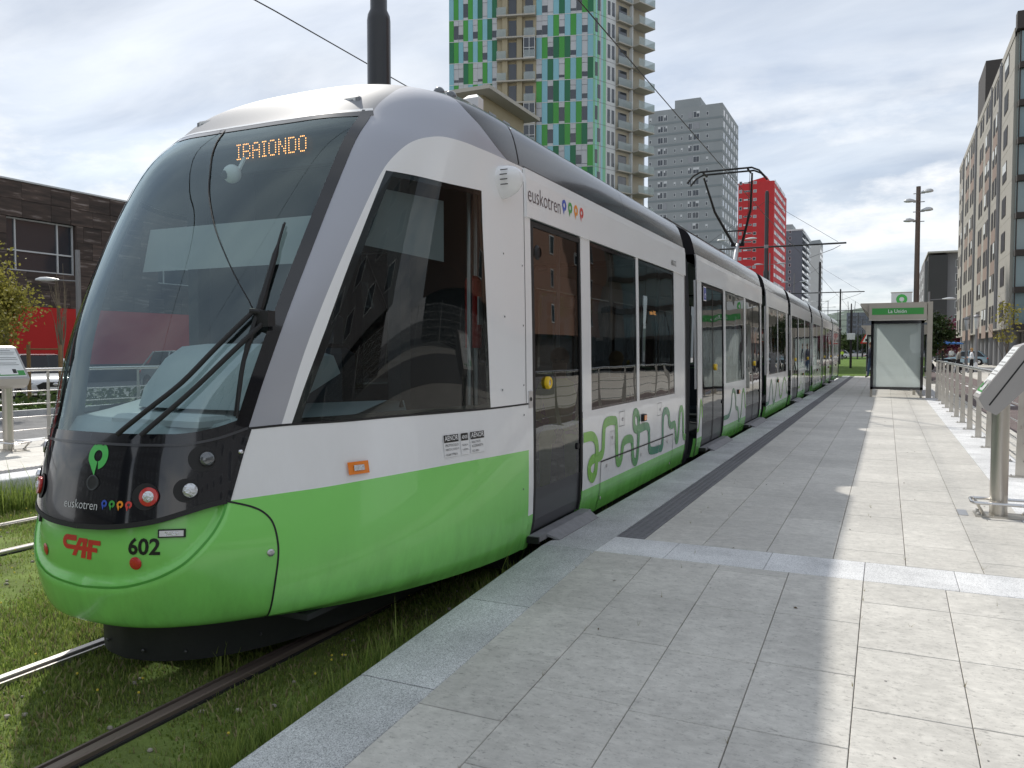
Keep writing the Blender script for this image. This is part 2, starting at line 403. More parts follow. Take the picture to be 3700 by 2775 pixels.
def ground_mat(name, cols, scale, rough=0.95):
    m, t, o = _new(name); L = t.links.new
    b = t.nodes.new('ShaderNodeBsdfPrincipled'); b.inputs['Roughness'].default_value = rough; b.inputs['Specular IOR Level'].default_value = 0.15; L(b.outputs[0], o.inputs[0])
    g = t.nodes.new('ShaderNodeNewGeometry'); n = t.nodes.new('ShaderNodeTexNoise'); n.inputs['Scale'].default_value = scale; n.inputs['Detail'].default_value = 12; n.inputs['Roughness'].default_value = 0.68
    L(g.outputs['Position'], n.inputs['Vector'])
    cr = t.nodes.new('ShaderNodeValToRGB'); e = cr.color_ramp.elements
    e[0].position = 0.30; e[0].color = (*cols[0], 1); e[1].position = 0.72; e[1].color = (*cols[-1], 1)
    for i, c in enumerate(cols[1:-1]): k = e.new(0.30 + 0.42 * (i + 1) / (len(cols) - 1)); k.color = (*c, 1)
    L(n.outputs['Fac'], cr.inputs[0]); L(cr.outputs[0], b.inputs['Base Color'])
    n2 = t.nodes.new('ShaderNodeTexNoise'); n2.inputs['Scale'].default_value = 60; n2.inputs['Detail'].default_value = 5; L(g.outputs['Position'], n2.inputs['Vector'])
    bp = t.nodes.new('ShaderNodeBump'); bp.inputs['Strength'].default_value = 0.8; bp.inputs['Distance'].default_value = 0.02; L(n2.outputs['Fac'], bp.inputs['Height']); L(bp.outputs[0], b.inputs['Normal'])
ground_mat('lawn_soil', [(0.10, 0.085, 0.055), (0.13, 0.17, 0.05), (0.17, 0.23, 0.06), (0.24, 0.24, 0.12)], 2.2)
ground_mat('far_lawn', [(0.075, 0.13, 0.025), (0.105, 0.175, 0.035), (0.14, 0.20, 0.05)], 0.35)
def leaf_mat(name, c0, c1, trans=0.35, rough=0.6):
    m, t, o = _new(name); L = t.links.new
    g = t.nodes.new('ShaderNodeNewGeometry')
    mx = t.nodes.new('ShaderNodeMix'); mx.data_type = 'RGBA'; mx.inputs['A'].default_value = (*c0, 1); mx.inputs['B'].default_value = (*c1, 1); L(g.outputs['Random Per Island'], mx.inputs['Factor'])
    d = t.nodes.new('ShaderNodeBsdfPrincipled'); d.inputs['Roughness'].default_value = rough; d.inputs['Specular IOR Level'].default_value = 0.3
    tr = t.nodes.new('ShaderNodeBsdfTranslucent'); L(mx.outputs['Result'], d.inputs['Base Color']); L(mx.outputs['Result'], tr.inputs[0])
    ms = t.nodes.new('ShaderNodeMixShader'); ms.inputs[0].default_value = trans; L(d.outputs[0], ms.inputs[1]); L(tr.outputs[0], ms.inputs[2]); L(ms.outputs[0], o.inputs[0])
leaf_mat('grass_blade', (0.12, 0.19, 0.04), (0.33, 0.40, 0.10), 0.45)
leaf_mat('grass_dry', (0.22, 0.19, 0.09), (0.33, 0.30, 0.15), 0.3)

def sheet(name, x0, x1, y0, y1, z, mat, kind='structure'):
    return MB().quad((x0, y0, z), (x1, y0, z), (x1, y1, z), (x0, y1, z)).build(name, mat, kind=kind)
sheet('ground', -2500, 2500, -800, 4000, -0.36, 'asphalt_pale')
sheet('track_lawn', -8.22, -2.16, -14, 46.0, ZR - .035, 'lawn_soil')
sheet('track_crossing', -12, 2.0, 46.0, 50.5, ZR + .03, 'granite_pale')
sheet('far_lawn', -9.0, 1.8, 50.5, 240, ZR - .02, 'far_lawn')

# near platform: bed, kerbstones, slabs, tactile strip
def plat(y): return min(0.0, 0.06 * (y - 5.0))
def platform_bed(name, x0, x1, y_end):
    m = MB(); ys = [-9.0, -1.0, 5.0, y_end]
    zt = [plat(-1.0) - .035, plat(-1.0) - .035, -.035, -.035]
    vs = []
    for y, z in zip(ys, zt): vs += [(x0, y, -.5), (x1, y, -.5), (x1, y, z), (x0, y, z)]
    fs = []
    for i in range(3):
        for k in range(4): fs.append((4 * i + k, 4 * i + (k + 1) % 4, 4 * i + 4 + (k + 1) % 4, 4 * i + 4 + k))
    fs += [(0, 1, 2, 3)[::-1], (12, 13, 14, 15)]
    return m.add(vs, fs).build(name, 'joint_dark', kind='structure')
PX0, PX1 = -2.14, 1.45
platform = platform_bed('platform', PX0 + .03, PX1 - .02, 46.0)
_mc = {}
def slab_obj(name, cx, cy, w, l, mat, parent, th=.035, c=.0025, gap=.003, z=None, tilt=None, jit=.0008):
    key = (name, round(w, 3), round(l, 3), mat, th)
    if key not in _mc:
        _mc[key] = MB().cbox(-w / 2 + gap / 2, w / 2 - gap / 2, -l / 2 + gap / 2, l / 2 - gap / 2, -th, 0, c).mesh(name, mat)
    o = bpy.data.objects.new(name, _mc[key]); COL.objects.link(o); o.parent = parent
    zz = plat(cy) if z is None else z
    o.location = (cx, cy, zz + random.uniform(-jit, jit))
    if tilt is None: tilt = math.atan(.06) if cy < 5.0 and cy > -1 else 0
    o.rotation_euler = (tilt + random.uniform(-.0006, .0006), random.uniform(-.0008, .0008), 0)
    return o
def kerb_mesh(l, w=.40, hgt=.42, r=.035, mat='granite'):
    key = ('kerb', round(l, 3), w, mat)
    if key not in _mc:
        pr = [(-w / 2, -hgt), (-w / 2, -r)] + [(-w / 2 + r - r * math.cos(a), -r + r * math.sin(a)) for a in (R(30), R(60))] + [(-w / 2 + r, 0), (w / 2 - .003, 0), (w / 2, -.003), (w / 2, -hgt)]
        _mc[key] = MB().prism(pr[::-1], -l / 2 + .0025, l / 2 - .0025, 'y').mesh('kerb_stone', mat, True)
    return _mc[key]
y = -1.0; k = 0
while y < 46:
    l = .98 + .06 * math.sin(k * 1.7)
    if y < 5.0 < y + l or abs(y + l - 5.0) < .3: l = 5.0 - y
    if y + l > 45.7: l = 46.0 - y
    o = link('kerb_stone', kerb_mesh(round(l, 2)), platform, local=True); cy = y + l / 2
    o.location = (PX0 + .20, cy, plat(cy)); o.rotation_euler.x = math.atan(.06) if cy < 5 else 0
    y += l; k += 1
# granite cross band at the head of the ramp, and the strip the railing stands on
x = PX0 + .40; k = 0
for w in (.46, .62, .56, .49, .53, .56):
    w = min(w, .98 - x)
    if w > .05: slab_obj('granite_block', x + w / 2, 5.225, w, .45, 'granite_pale', platform, z=0, tilt=0)
    x += w
y = -1.0
while y < 46:
    l = .9 if y + .9 != 5 else .9
    if y < 5.0 < y + l: l = 5.0 - y
    if l > .02: slab_obj('granite_block', 1.215, y + l / 2, .47, l, 'granite_pale', platform)
    y += l
YN = 22.0                        # beyond this the slabs are too small to tell apart: one part
cols = [(-1.53, -1.12), (-1.12, -.70), (-.70, -.29), (-.29, .13), (.13, .55), (.55, .98)]
ph = [.0, .31, .0, .31, .02, .33]
SL = .615
far = MB()
for (x0, x1), p in zip(cols, ph):
    y = 5.45; l = SL - p if p else SL
    while y < 45.95:
        l = min(l, 46.0 - y)
        if y < YN: slab_obj('paving_slab', (x0 + x1) / 2, y + l / 2, x1 - x0, l, 'slab_stone', platform)
        else: far.cbox(x0 + .002, x1 - .002, y + .002, y + l - .002, -.035, random.uniform(-.001, .001), .0025)
        y += l; l = SL
far.build('far_paving', 'slab_stone', platform, local=True, kind='stuff')
rc = [(-1.74, -1.355), (-1.355, -.92), (-.92, -.51), (-.51, -.10), (-.10, .32), (.32, .74), (.74, .98)]
r0 = [4.63, 4.32, 4.90, 4.32, 4.03 + SL, 4.65 - .0, 4.33]
for (x0, x1), ys in zip(rc, r0):
    y1 = 5.0; y0 = ys
    while y1 > -1.0:
        y0 = max(y0, -1.0)
        if y1 - y0 > .03: slab_obj('paving_slab', (x0 + x1) / 2, (y0 + y1) / 2, x1 - x0, y1 - y0, 'slab_stone', platform)
        y1 = y0; y0 = y1 - SL
# dotted warning tiles
tl = .40
def tact(n_bump):
    m = MB().cbox(-.1 + .001, .1 - .001, -tl / 2 + .0015, tl / 2 - .0015, -.035, 0, .002)
    if n_bump:
        for i in range(4):
            for k in range(8):
                cx, cy = -.1 + .025 + i * .05, -tl / 2 + .025 + k * .05
                m.add([(cx + r * math.cos(a * PI / 3), cy + r * math.sin(a * PI / 3), z) for r, z in ((.017, 0), (.011, .005)) for a in range(6)], [(a, (a + 1) % 6, 6 + (a + 1) % 6, 6 + a) for a in range(6)] + [(6, 7, 8, 9, 10, 11)])
    return m.mesh('tactile_tile', 'tactile_grey')
tm = tact(True); tf = tact(False)
y = 5.45
while y < 45.3:
    o = link('tactile_tile', tm if y < 22 else tf, platform, local=True); o.location = (-1.63, y + tl / 2, .001); y += tl
slab_obj('granite_filler', -1.735, 25.4, .01, 40, 'granite', platform)

# strip of slabs, cycle path and pavement right of the railing
RS = -.15
m = MB().box(1.452, 2.15, -9, 60, -.5, RS - .03); side_pave = m.build('side_pavement', 'joint_dark', kind='structure')
for i, (x0, x1) in enumerate(((1.46, 1.80), (1.80, 2.14))):
    y = 6.0 + .3 * i
    while y < 40: slab_obj('paving_slab', (x0 + x1) / 2, y + .3, x1 - x0, .6, 'slab_stone_pale', side_pave, z=RS, tilt=0); y += .6
sheet('cycle_path', 2.15, 4.25, -9, 320, RS - .012, 'cycle_red')
cp_ = MB()
m = MB().box(4.25, 30, -9, 320, -.5, RS + .02); m.build('pavement', 'slab_stone_pale', kind='structure')
for k in range(26):
    y = 20 + k * 2.6
    tag(MB().quad((3.05, y, RS - .008), (3.17, y, RS - .008), (3.17, y + 1.2, RS - .008), (3.05, y + 1.2, RS - .008)).build('lane_dash', 'road_paint'), 'white dash of the broken line painted on the red cycle path', 'road marking', 'dashes along the cycle path')
sheet('street', -37, -11.9, -60, 400, -.30, 'asphalt_pale')
sheet('verge', -22.5, -19.4, -30, 200, -.25, 'far_lawn')
# left platform
pl_bed = MB().box(-11.75, -8.27, -9, 46, -.5, -.035).build('far_platform', 'joint_dark', kind='structure')
y = 0.0
while y < 12:
    o = link('kerb_stone', kerb_mesh(1.0, mat='granite_pale'), pl_bed, local=True); o.location = (-8.45, y + .5, 0); o.rotation_euler.z = PI; y += 1.0
MB().box(-8.65, -8.25, 12, 46, -.4, 0).build('far_kerb', 'granite_pale', pl_bed, local=True)
for i in range(7):
    x0 = -8.65 - i * .42; y = .3 * (i % 2)
    if i == 0:
        k = 0
        while y < 11: o = link('tactile_tile', tm, pl_bed, local=True); o.location = (-8.76, y + .2, .001); y += .4
        continue
    while y < 11.5: slab_obj('paving_slab', x0 - .0, y + .3, .42, SL, 'slab_stone_pale', pl_bed, z=0, tilt=0); y += SL
MB().box(-11.7, -8.66, 12.2, 46, -.2, 0).build('far_paving', 'slab_stone_pale', pl_bed, local=True)
MB().box(-11.75, -11.38, 0, 46, -.3, .002).build('rear_kerb', 'granite_pale', pl_bed, local=True)

# rails set in the lawn
def rail(x, lab, side, top='rail_top'):
    t_ = thing('rail', lab, 'rail', (x, 10, ZR))
    y0, y1 = -14, 45.98
    m = MB(); pr = [(-.027, -.03), (-.027, -.006), (-.021, 0), (.021, 0), (.027, -.006), (.027, -.03)]
    pr = [(x + a, ZR + b) for a, b in pr]
    m.prism(pr[::-1], y0, y1, 'y').build('rail_head', top, t_)
    g = -side
    m = MB(); lo, hi = sorted((x + g * .027, x + g * .055)); m.box(lo, hi, y0, y1, ZR - .10, ZR - .034); m.build('groove', 'rail_rubber', t_)
    m = MB(); lo, hi = sorted((x + g * .055, x + g * .068)); m.box(lo, hi, y0, y1, ZR - .10, ZR - .006); m.build('guard_lip', top, t_)
    m = MB(); lo, hi = sorted((x - g * .027, x - g * .040)); m.box(lo, hi, y0, y1, ZR - .12, ZR - .024); m.build('rubber_sleeve', 'rail_rubber', t_)
rail(-2.90, 'rail nearest the platform kerb, running under the tram', 1, 'rail_rust_shaded')
rail(-3.94, 'shiny rail under the far side of the tram', -1)
rail(-6.43, 'nearer rail of the empty second track, left of the tram', 1)
rail(-7.46, 'farther rail of the empty second track, left of the tram', -1)

# grass: blades over the lawn near the camera
def blades(name, n, xr, yr, hr, mat, z=ZR - .035, dens=None, parent=None, lean=.5, w=.004, seed=1):
    rg = np.random.default_rng(seed)
    x = rg.uniform(*xr, n); y = yr[0] + (yr[1] - yr[0]) * rg.uniform(0, 1, n) ** 1.4
    # patchy: thin where bare soil shows
    f = np.sin(x * 2.3 + 1.3 * np.sin(y * 1.7)) + np.sin(y * 2.9 + 1.1 * np.sin(x * 3.1)) + .8 * np.sin(x * 7.1 + y * 5.3)
    keep = (f + rg.normal(0, .9, n) > -1.0)
    for rx in (-2.90, -3.94, -6.43, -7.46): keep &= abs(x - rx) > .062
    x, y = x[keep], y[keep]; f = f[keep]; n = len(x)
    h = rg.uniform(*hr, n) * (1 + .25 * np.clip(f, -1, 2)); h *= np.where(rg.random(n) < .02, 1.9, 1)
    a = rg.uniform(0, 2 * PI, n); dx, dy = np.cos(a), np.sin(a); ln = rg.uniform(.1, lean, n) * h; ww = w * rg.uniform(.6, 1.4, n)
    px, py = -dy * ww, dx * ww
    V = np.zeros((n, 5, 3)); zz = np.full(n, z)
    V[:, 0] = np.stack([x - px, y - py, zz], -1); V[:, 1] = np.stack([x + px, y + py, zz], -1)
    V[:, 2] = np.stack([x + px * .8 + dx * ln * .35, y + py * .8 + dy * ln * .35, zz + h * .6], -1); V[:, 3] = np.stack([x - px * .8 + dx * ln * .35, y - py * .8 + dy * ln * .35, zz + h * .6], -1)
    V[:, 4] = np.stack([x + dx * ln, y + dy * ln, zz + h], -1)
    me = bpy.data.meshes.new(name); me.vertices.add(n * 5); me.vertices.foreach_set('co', V.reshape(-1))
    base = (np.arange(n) * 5)[:, None]
    q = (base + np.array([0, 1, 2, 3])).reshape(-1); t = (base + np.array([3, 2, 4])).reshape(-1)
    me.loops.add(len(q) + len(t)); me.loops.foreach_set('vertex_index', np.concatenate([q, t]).astype(np.int32))
    me.polygons.add(2 * n); me.polygons.foreach_set('loop_start', np.concatenate([np.arange(n) * 4, 4 * n + np.arange(n) * 3]).astype(np.int32))
    me.polygons.foreach_set('loop_total', np.concatenate([np.full(n, 4), np.full(n, 3)]).astype(np.int32))
    me.update(calc_edges=True); me.validate(); me.materials.append(MATS[mat])
    o = link(name, me); o['kind'] = 'stuff'; o['label'] = 'short patchy grass growing between and beside the tram rails'; o['category'] = 'grass'
    return o
blades('grass', 300000, (-8.2, -2.17), (.9, 9.0), (.010, .030), 'grass_blade', seed=2, w=.0032)
blades('grass', 40000, (-8.2, -2.17), (.9, 9.0), (.012, .04), 'grass_dry', seed=3, lean=1.4)
blades('grass', 14000, (-2.36, -2.16), (1.0, 16.0), (.03, .16), 'grass_blade', seed=4, w=.003)
blades('grass', 9000, (-8.25, -7.95), (1.5, 9.0), (.06, .26), 'grass_blade', seed=5)
for i, (tx, ty, th_) in enumerate(((-2.20, 4.72, .30), (-2.19, 4.95, .28), (-2.21, 5.3, .24), (-3.0, 2.95, .14), (-2.18, 8.3, .32), (-2.19, 6.8, .22), (-2.2, 12.2, .34))):
    m = MB()
    for k in range(9):
        a = random.uniform(0, 2 * PI); hh = th_ * random.uniform(.6, 1.15); l = hh * random.uniform(.15, .55); b = .004
        bx, by = tx + random.uniform(-.05, .05) * (.4 if ty > 4 else 1), ty + random.uniform(-.08, .08); dx, dy = math.cos(a), math.sin(a)
        P0 = [(bx - dy * b, by + dx * b, ZR - .03), (bx + dy * b, by - dx * b, ZR - .03)]; P1 = [(bx + dx * l * .4 - dy * b * .7, by + dy * l * .4 + dx * b * .7, ZR + hh * .65), (bx + dx * l * .4 + dy * b * .7, by + dy * l * .4 - dx * b * .7, ZR + hh * .65)]
        m.add(P0 + P1 + [(bx + dx * l, by + dy * l, ZR + hh)], [(0, 1, 3, 2), (2, 3, 4)])
    tag(m.build('weed_tuft', 'grass_blade'), ['tall grass tuft at the kerb below the green cab flank', 'second tall tuft at the kerb, just left of the first door', 'thin tuft at the kerb right under the first tram door', 'single weed beside the near rail ahead of the tram', 'tuft poking up at the kerb by the first bellows', 'short tuft at the kerb under the first car windows', 'tall tuft at the kerb between the doors of the second car'][i], 'weed')
# yellow clover heads and pebbles scattered on the lawn
m = MB()
for k in range(150):
    bx, by = random.uniform(-7.9, -2.3), random.uniform(1.2, 5.5); m.ell((bx, by, ZR + random.uniform(.0, .03)), (.007, .007, .006), 5, 3)
pm('clover_yellow', (0.65, 0.52, 0.06), 0.7); o = m.build('clover_flowers', 'clover_yellow', kind='stuff')
m = MB()
for k in range(420):
    bx, by = random.uniform(-7.9, -2.3), random.uniform(1.0, 6); r = random.uniform(.006, .02); m.ell((bx, by, ZR - .03), (r, r * .8, r * .6), 6, 4)
pm('pebble_grey', (0.30, 0.27, 0.23), 0.9, var=0.3, vscale=9); m.build('pebbles', 'pebble_grey', kind='stuff')

# trodden gum spots, leaf scraps and dry weeds in the joints of the platform
rg_ = random.Random(21); m = MB()
for k in range(150):
    bx, by = rg_.uniform(-1.6, .95), rg_.uniform(.6, 16); r = rg_.uniform(.002, .006); z = plat(by) + .0016
    m.add([(bx + r * rg_.uniform(.7, 1.2) * math.cos(a * PI / 4), by + r * rg_.uniform(.7, 1.2) * math.sin(a * PI / 4), z) for a in range(8)], [tuple(range(8))])
pm('gum_dark', (0.26, 0.245, 0.23), 0.9, var=.2); m.build('gum_spots', 'gum_dark', kind='stuff')
m = MB()
for k in range(46):
    bx = rg_.choice((-1.74, -1.355, -.92, -.51, -.10, .32, -1.12, .13, .55)) + rg_.uniform(-.01, .01); by = rg_.uniform(1.4, 9)
    for q in range(rg_.randint(2, 5)):
        a = rg_.uniform(0, 2 * PI); hh = rg_.uniform(.012, .045); l = hh * rg_.uniform(.2, 1.0); z = plat(by) - .004; dx, dy = math.cos(a), math.sin(a); b = .0012
        m.add([(bx - dy * b, by + dx * b, z), (bx + dy * b, by - dx * b, z), (bx + dx * l, by + dy * l, z + hh)], [(0, 1, 2)])
m.build('joint_weeds', 'grass_dry', kind='stuff')
m = MB()
for k in range(28):
    bx, by = rg_.uniform(-1.6, 1.2), rg_.uniform(2.2, 18); s_ = rg_.uniform(.006, .014); z = plat(by) + .003; a = rg_.uniform(0, 6)
    m.add([(bx + s_ * math.cos(a), by + s_ * math.sin(a), z), (bx + .4 * s_ * math.cos(a + 1.6), by + .4 * s_ * math.sin(a + 1.6), z + .006), (bx - s_ * math.cos(a), by - s_ * math.sin(a), z + .002), (bx - .4 * s_ * math.cos(a + 1.6), by - .4 * s_ * math.sin(a + 1.6), z)], [(0, 1, 2, 3)])
pm('leaf_litter', (0.13, 0.09, 0.05), 0.9); m.build('leaf_scraps', 'leaf_litter', kind='stuff')
# ================================================================ the tram
XC = -3.42                     # centre line of the near track
YR = 4.95                      # where the shaped cab meets the straight body
YMID2 = 48.54                  # the tram is symmetrical: y -> YMID2 - y
CAB = np.array([               # z front, y front, z side, half width, plan exponents
 [0.03, 2.616, -0.034, 1.17, 2.219, 1.725], [0.063, 2.53, 0.142, 1.21, 2.523, 1.856], [0.366, 2.475, 0.366, 1.22, 2.698, 1.819],
 [0.656, 2.509, 0.658, 1.22, 2.736, 1.585], [0.953, 2.579, 1.009, 1.215, 2.771, 1.456], [1.421, 2.77, 1.441, 1.209, 2.945, 2.017],
 [1.952, 3.086, 1.925, 1.199, 3.07, 2.817], [2.446, 3.428, 2.367, 1.188, 3.207, 3.556], [2.7, 3.699, 2.562, 1.175, 3.234, 3.989],
 [2.903, 3.953, 2.816, 1.1, 3.063, 3.963], [3.03, 4.247, 2.935, 0.945, 2.771, 3.53], [3.064, 4.587, 3.085, 0.66, 2.411, 2.831],
 [3.13, 4.95, 3.14, 0.0, 2.0, 2.0]])
NLV = len(CAB)
def lev(t):
    t = np.clip(np.asarray(t, float), 0, NLV - 1 - 1e-9); i = np.floor(t).astype(int); f = (t - i)[..., None]
    g = lambda k: CAB[np.clip(k, 0, NLV - 1)]
    p1, p2 = g(i), g(i + 1)
    p0 = np.where((i == 0)[..., None], 2 * p1 - p2, g(i - 1)); p3 = np.where((i == NLV - 2)[..., None], 2 * p2 - p1, g(i + 2))
    return .5 * ((2 * p1) + (-p0 + p2) * f + (2 * p0 - 5 * p1 + 4 * p2 - p3) * f * f + (-p0 + 3 * p1 - 3 * p2 + p3) * f ** 3)
def cab_pt(x, t):
    """x: 0 at the nose centre .. 2 at the straight side; t: level. returns half-width a, y, z"""
    x = np.clip(np.asarray(x, float), 0, 2); q = lev(t); zf, Yf, zs, as_, n, m = [q[..., k] for k in range(6)]
    lo = np.zeros_like(x + zf); hi = np.full_like(lo, PI / 2)
    for _ in range(34):
        mid = (lo + hi) / 2; v = np.sin(mid) ** (2 / n) + 1 - np.maximum(np.cos(mid), 0) ** (2 / m); up = v < x
        lo = np.where(up, mid, lo); hi = np.where(up, hi, mid)
    ph = (lo + hi) / 2; s = np.sin(ph); c = np.maximum(np.cos(ph), 0)
    return np.stack([np.maximum(as_, 0) * s ** (2 / n), YR - (YR - Yf) * c ** (2 / m), zf + (zs - zf) * s ** 2], -1)
def cab_nrm(x, t):
    e = 0.012
    x = np.asarray(x, float); t = np.asarray(t, float)
    dx = cab_pt(np.minimum(x + e, 2), t) - cab_pt(np.maximum(x - e, 0), t)
    dt = cab_pt(x, np.minimum(t + e * 4, NLV - 1.02)) - cab_pt(x, np.maximum(t - e * 4, 0))
    n = np.cross(dx, dt); n /= np.maximum(np.linalg.norm(n, axis=-1, keepdims=True), 1e-9)
    n[..., 0] = np.where(x < 0.02, 0, n[..., 0])
    n = np.where(n[..., :1] < -1e-6, -n, n)
    n = np.where((n[..., :1] < 1e-3) & (n[..., 1:2] > 0), -n, n)
    return n / np.maximum(np.linalg.norm(n, axis=-1, keepdims=True), 1e-9)
def patch(loop, step=0.03, disp=None, off=0.0, flat=None):
    """triangulate a closed loop of (x, t) on the cab surface -> points (a, y, z), normals, triangles, params"""
    KT = 0.25
    pts = []
    for p, q in zip(loop, loop[1:] + loop[:1]):
        d = math.hypot(q[0] - p[0], (q[1] - p[1]) * KT); k = max(1, int(d / step))
        for i in range(k): pts.append((p[0] + (q[0] - p[0]) * i / k, (p[1] + (q[1] - p[1]) * i / k) * KT))
    nb = len(pts); poly = np.array(pts)
    x0, y0 = poly.min(0); x1, y1 = poly.max(0)
    gx, gy = np.meshgrid(np.arange(x0 + step * .5, x1, step), np.arange(y0 + step * .5, y1, step)); gx = gx + (np.arange(gx.shape[0]) % 2)[:, None] * step * .5
    G = np.stack([gx.ravel(), gy.ravel()], -1)
    ins = np.zeros(len(G), bool); dmin = np.full(len(G), 9.0)
    for i in range(nb):
        a, b = poly[i], poly[(i + 1) % nb]
        c = ((a[1] > G[:, 1]) != (b[1] > G[:, 1])); xi = (b[0] - a[0]) * (G[:, 1] - a[1]) / (b[1] - a[1] + 1e-12) + a[0]
        ins ^= c & (G[:, 0] < xi)
        ab = b - a; u = np.clip(((G - a) @ ab) / (ab @ ab + 1e-12), 0, 1); dmin = np.minimum(dmin, np.linalg.norm(G - a - u[:, None] * ab, axis=1))
    G = G[ins & (dmin > step * .45)]
    co = [Vector(p) for p in pts] + [Vector(p) for p in G]
    r = delaunay_2d_cdt(co, [(i, (i + 1) % nb) for i in range(nb)], [list(range(nb))], 1, 1e-6)
    P2 = np.array([tuple(v) for v in r[0]]); tris = [tuple(f) for f in r[2]]
    x, t = P2[:, 0], P2[:, 1] / KT
    P = cab_pt(x, t); N = cab_nrm(x, t if flat is None else flat(t))
    o = off + (disp(x, t) if disp else 0.0)
    P = P + N * (np.asarray(o)[..., None] if np.ndim(o) else o)
    return P, N, tris
def cab_mesh(name, loop, mat, sides=(1, -1), step=0.03, disp=None, off=0.0, custom=True, flat=None):
    P, N, T = patch(loop, step, disp=disp, off=off, flat=flat)
    V = []; NN = []; F = []
    for s in sides:
        o = len(V); V += [(XC + s * p[0], p[1], p[2]) for p in P]; NN += [(s * n[0], n[1], n[2]) for n in N]
        for f in T:
            a, b, c = (np.array(V[o + i]) for i in f); n = np.cross(b - a, c - a); m = np.array(NN[o + f[0]])
            F.append(tuple(i + o for i in (f if n @ m > 0 else f[::-1])))
    me = bpy.data.meshes.new(name); me.from_pydata(V, [], F); me.materials.append(MATS[mat])
    me.polygons.foreach_set('use_smooth', [True] * len(F)); me.update()
    if custom: me.normals_split_custom_set_from_vertices(NN)
    return me
_gx, _gt = [g.ravel() for g in np.meshgrid(np.linspace(0, 1.99, 70), np.linspace(0.05, 10.6, 100))]
_gp = cab_pt(_gx, _gt)
def cab_inv(k1, v1, k2, v2):
    """(x, t) on the shell where coordinates k1, k2 (0 = half width, 1 = y, 2 = z) take given values"""
    v1, v2 = np.atleast_1d(np.asarray(v1, float)), np.atleast_1d(np.asarray(v2, float)); x = np.empty_like(v1); t = np.empty_like(v1)
    for i in range(0, len(v1), 200):
        k = ((_gp[None, :, k1] - v1[i:i + 200, None]) ** 2 + (_gp[None, :, k2] - v2[i:i + 200, None]) ** 2).argmin(1); x[i:i + 200], t[i:i + 200] = _gx[k], _gt[k]
    e = 2e-3
    for _ in range(7):
        p = cab_pt(x, t); xe = np.where(x > 1.9, -e, e); px = (cab_pt(x + xe, t) - p) / xe[:, None]; pt_ = (cab_pt(x, t + e) - p) / e
        r1, r2 = v1 - p[:, k1], v2 - p[:, k2]; det = px[:, k1] * pt_[:, k2] - px[:, k2] * pt_[:, k1]; det = np.where(abs(det) < 1e-6, 1e-6, det)
        x = np.clip(x + np.clip((r1 * pt_[:, k2] - r2 * pt_[:, k1]) / det, -.2, .2), 0, 1.995); t = np.clip(t + np.clip((px[:, k1] * r2 - px[:, k2] * r1) / det, -.5, .5), 0, NLV - 1.1)
    return x, t
def cab_at_many(a, z, off=0.0):
    a = np.asarray(a, float); s = np.where(a >= 0, 1, -1); x, t = cab_inv(0, abs(a), 2, z); n = cab_nrm(x, t); p = cab_pt(x, t) + n * off
    p[:, 0] = XC + s * p[:, 0]; n[:, 0] *= s; return p, n
def cab_at(a, z):
    """surface point and normal of the nose for a signed offset a and height z"""
    p, n = cab_at_many([a], [z]); return Vector(p[0]), Vector(n[0])
def nose_decal(name, vs, fs, c, mat, parent, off=0.003):
    p, n = cab_at_many([c[0] + u for u, v in vs], [c[1] + v for u, v in vs], off)
    return MB().add([tuple(q) for q in p], fs).build(name, mat, parent)
_tt = np.linspace(0, 8.05, 120); _q = lev(_tt)
def aside(z): return float(np.interp(z, _q[:, 2], _q[:, 3]))
def side_pt(y, z, s=1, off=0.0): return (XC + s * (aside(z) + off), y, z)
def cab_side_many(y, z, off=0.003):
    """points on the right-hand flank of the cab at given y and height"""
    x, t = cab_inv(1, y, 2, z); n = cab_nrm(x, t); p = cab_pt(x, t) + n * off; p[:, 0] += XC; return p, n
def cab_side_pt(y, z, off=0.003):
    p, n = cab_side_many([y], [z], off); return Vector(p[0]), Vector(n[0])

# ---- paint, glass
pm('tram_white', (0.84, 0.845, 0.85), 0.22, coat=0.4, var=0.02, vscale=1.2, dirt=0.05, dirtcol=(0.45, 0.42, 0.38))
pm('tram_green', srgb(134, 216, 108), 0.24, coat=0.35, var=0.03, vscale=1.0, dirt=0.06, dirtcol=(0.06, 0.10, 0.03))
pm('tram_green_pale', srgb(104, 186, 70), 0.18, coat=0.6)
pm('tram_silver', (0.40, 0.413, 0.46), 0.42, metal=0.25, coat=0.22, var=0.02, vscale=1.5)
pm('tram_roof', (0.026, 0.025, 0.028), 0.16, spec=0.4, coat=0.2, var=0.06, vscale=0.8)
pm('tram_black', (0.008, 0.009, 0.012), 0.10, coat=0.6)
pm('rubber', (0.012, 0.012, 0.013), 0.6, bump=0.1)
pm('skirt_black', (0.016, 0.018, 0.020), 0.55, var=0.3, vscale=3, bump=0.2, bscale=20, dirt=0.4, dirtcol=(0.03, 0.035, 0.03))
pm('bellows_black', (0.010, 0.011, 0.014), 0.62)
pm('door_grey', (0.045, 0.047, 0.053), 0.35, coat=0.3)
pm('alu', (0.55, 0.55, 0.56), 0.35, metal=0.8, var=0.05)
pm('step_grey', (0.22, 0.22, 0.23), 0.6, var=0.2, vscale=12, bump=0.3)
pm('yellow_plastic', srgb(240, 200, 30), 0.35)
pm('interior_dark', (0.035, 0.038, 0.042), 0.7)
pm('cab_lining', (0.16, 0.17, 0.18), 0.75)
pm('interior_grey', (0.23, 0.25, 0.26), 0.7, var=0.08)
pm('dash_grey', (0.42, 0.48, 0.50), 0.75, var=0.06, vscale=4, bump=0.15, bscale=90)
pm('dash_pale', (0.55, 0.60, 0.62), 0.7)
pm('seat_blue', (0.05, 0.06, 0.075), 0.8)
